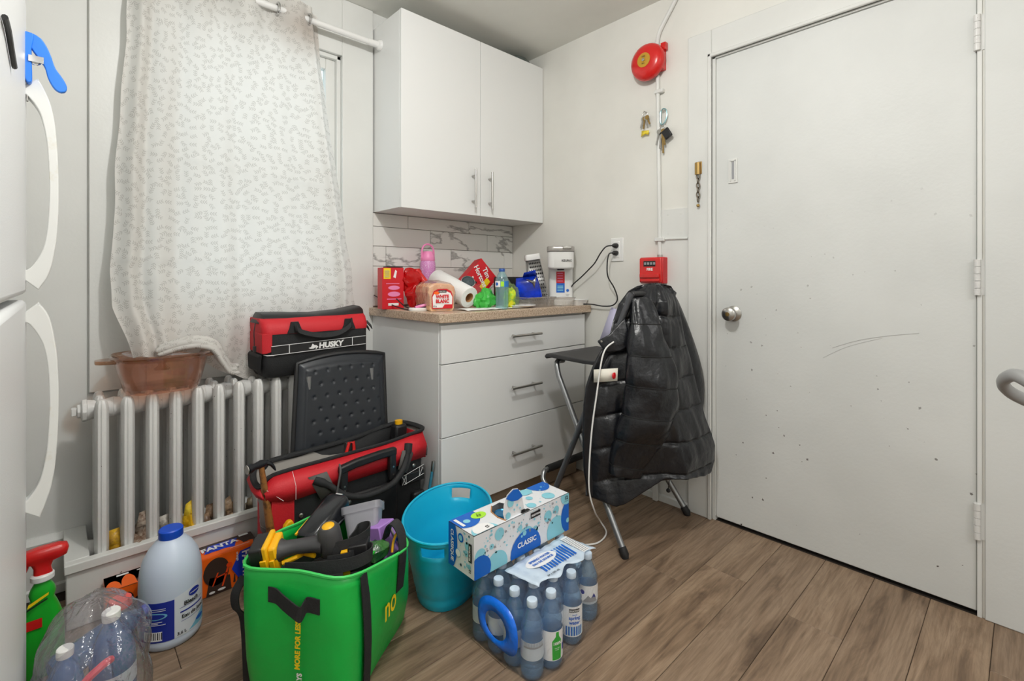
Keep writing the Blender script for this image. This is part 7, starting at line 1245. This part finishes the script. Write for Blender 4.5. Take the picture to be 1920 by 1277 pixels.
for j in range(11):
    for i in range(7):
        z = 0.022+0.0155*j; s = 1-0.32*(z-0.004)/0.191; x = (-0.036+0.012*i+(0.006 if j % 2 else 0))*s
        if abs(x) < 0.044*s:
            y = -0.0375*s-0.0004; r = 0.0032 if j < 7 else 0.0042
            m2.add([V(x-r, y-0.0012, z), V(x+r, y-0.0012, z), V(x, y-0.0026, z+r*1.5), V(x, y-0.0004, z-r*1.1)], [(0, 3, 1), (0, 1, 2)])
m2.obj('teeth', 'ink', gbod, smooth=False)
m2 = MB(); m2.loft([[V(x, y, z) for x, y in rrect(0.080*s, 0.060*s, 0.01, 3)] for z, s in ((0.192, 0.98), (0.196, 1.0), (0.212, 0.95), (0.216, 0.9))]); m2.obj('collar', 'white', gr_); m2 = MB(); m2.tube([V(-0.034, 0, 0.21), V(-0.034, 0, 0.258), V(-0.030, 0, 0.264), V(0.030, 0, 0.264), V(0.034, 0, 0.258), V(0.034, 0, 0.21)], 0.0085, 10, flat=1.6, up=(0, 0, 1)); m2.obj('handle', 'white', gr_)
km = thing('coffee_maker', 'slim white pod coffee maker at the right end of the worktop', 'coffee maker', (-0.104, -0.503, WT), -0.85); km.scale = (1.14, 1, 1)
m2 = MB(); m2.loft([[V(x, y, z) for x, y in rrect(0.116, 0.06, 0.02, 4, 0, 0.052)] for z in (0, 0.31)]); m2.loft([[V(x, y, z) for x, y in rrect(0.116, 0.15, 0.02, 4)] for z in (0.0, 0.030)]); m2.obj('body', 'white', km, bevel=0.002)
m2 = MB(); m2.loft([[V(x, y, z) for x, y in rrect(w, d, 0.03, 5, 0, -0.005)] for z, w, d in ((0.196, 0.112, 0.14), (0.204, 0.122, 0.15), (0.286, 0.124, 0.152))]); hd2 = m2.obj('brew_head', 'white', km, bevel=0.002)
m2 = MB(); m2.loft([[V(x, y, z) for x, y in rrect(w, d, 0.032, 5, 0, -0.006)] for z, w, d in ((0.287, 0.126, 0.158), (0.290, 0.130, 0.162), (0.310, 0.130, 0.162), (0.316, 0.124, 0.154))]); m2.obj('lid', 'lidgrey', km); m2 = MB(); m2.box(0.01, 0.05, -0.094, -0.07, 0.300, 0.316); m2.obj('lid_latch', 'steel', km, bevel=0.003)
m2 = MB(); m2.lathe([(0.016, 0.188), (0.018, 0.197)], 16, c=(0, -0.02, 0)); m2.obj('spout', 'black', km)
KM = wm(km); K3 = KM.to_3x3()
text(hd2, 'lettering', 'KEURIG', 0.016, KM @ V(0.028, -0.0825, 0.238), K3 @ V(1, 0, 0), (0, 0, 1), 'ink', 0.0003, lift=0.0015)
decal(km, 'sticker', [('redcard', [rect(-0.024, 0.022, 0.118, 0.182)]), ('inkblue', [rect(-0.024, 0.022, 0.066, 0.118), circ(0.038, 0.078, 0.008)]), ('inkaqua', [rect(-0.018, 0.014, 0.100-0.008*k, 0.104-0.008*k) for k in range(4)]), ('pink', [rect(-0.018, 0.012, 0.170-0.014*k, 0.174-0.014*k) for k in range(4)]), ('inkgrey', [rect(0.028, 0.048, 0.056, 0.058), rect(0.030, 0.044, 0.048, 0.050)])], KM @ V(0, 0.0215, 0), K3 @ V(1, 0, 0), (0, 0, 1))
def clam(label, M_, w, d, h, seed):
    t = thing('clamshell_tray', label, 'food tray', M_.to_translation()); 
    m3 = MB(); m3.loft([[M_ @ V(x, y, z+0.003*noise.noise(V(x*60, y*60, seed))) for x, y in rrect(w*s, d*s, 0.012, 4)] for z, s in ((0.0, 0.86), (h*0.25, 0.92), (h*0.3, 0.90), (h*0.8, 0.99), (h, 1.05))], True, False); m3.obj('tray', 'clam', t, True, ang=0.5)
    m3 = MB(); m3.tube([M_ @ V(x, y, h) for x, y in rrect(w*1.06, d*1.06, 0.014, 4)], 0.0022, 6, closed=True); m3.obj('rim', 'clam', t, True); return t
clam('clear crumpled clamshell tray lying under the blue packet', TM(-0.322, -0.508, WT, 0, 0, -0.05), 0.19, 0.14, 0.048, 2); clam('clear clamshell tray at the front of the worktop before the coffee maker', TM(-0.165, -0.566, WT, 0, 0, 0.03), 0.125, 0.085, 0.042, 5)
wt_ = thing('foam_tray', 'white foam tray at the far right end of the worktop', 'food tray', (-0.05, -0.565, WT))
m2 = MB(); m2.loft([[V(x, y, z) for x, y in rrect(w, 0.10*w/0.09, 0.01, 3, -0.052, -0.566)] for z, w in ((WT, 0.076), (WT+0.028, 0.092), (WT+0.03, 0.09), (WT+0.006, 0.07))], True, True); m2.obj('tray', 'white', wt_, True); m2 = MB(); m2.tube([V(x, y, WT+0.029) for x, y in rrect(0.092, 0.102, 0.01, 3, -0.052, -0.566)], 0.002, 6, closed=True); m2.obj('rim', 'white', wt_, True)
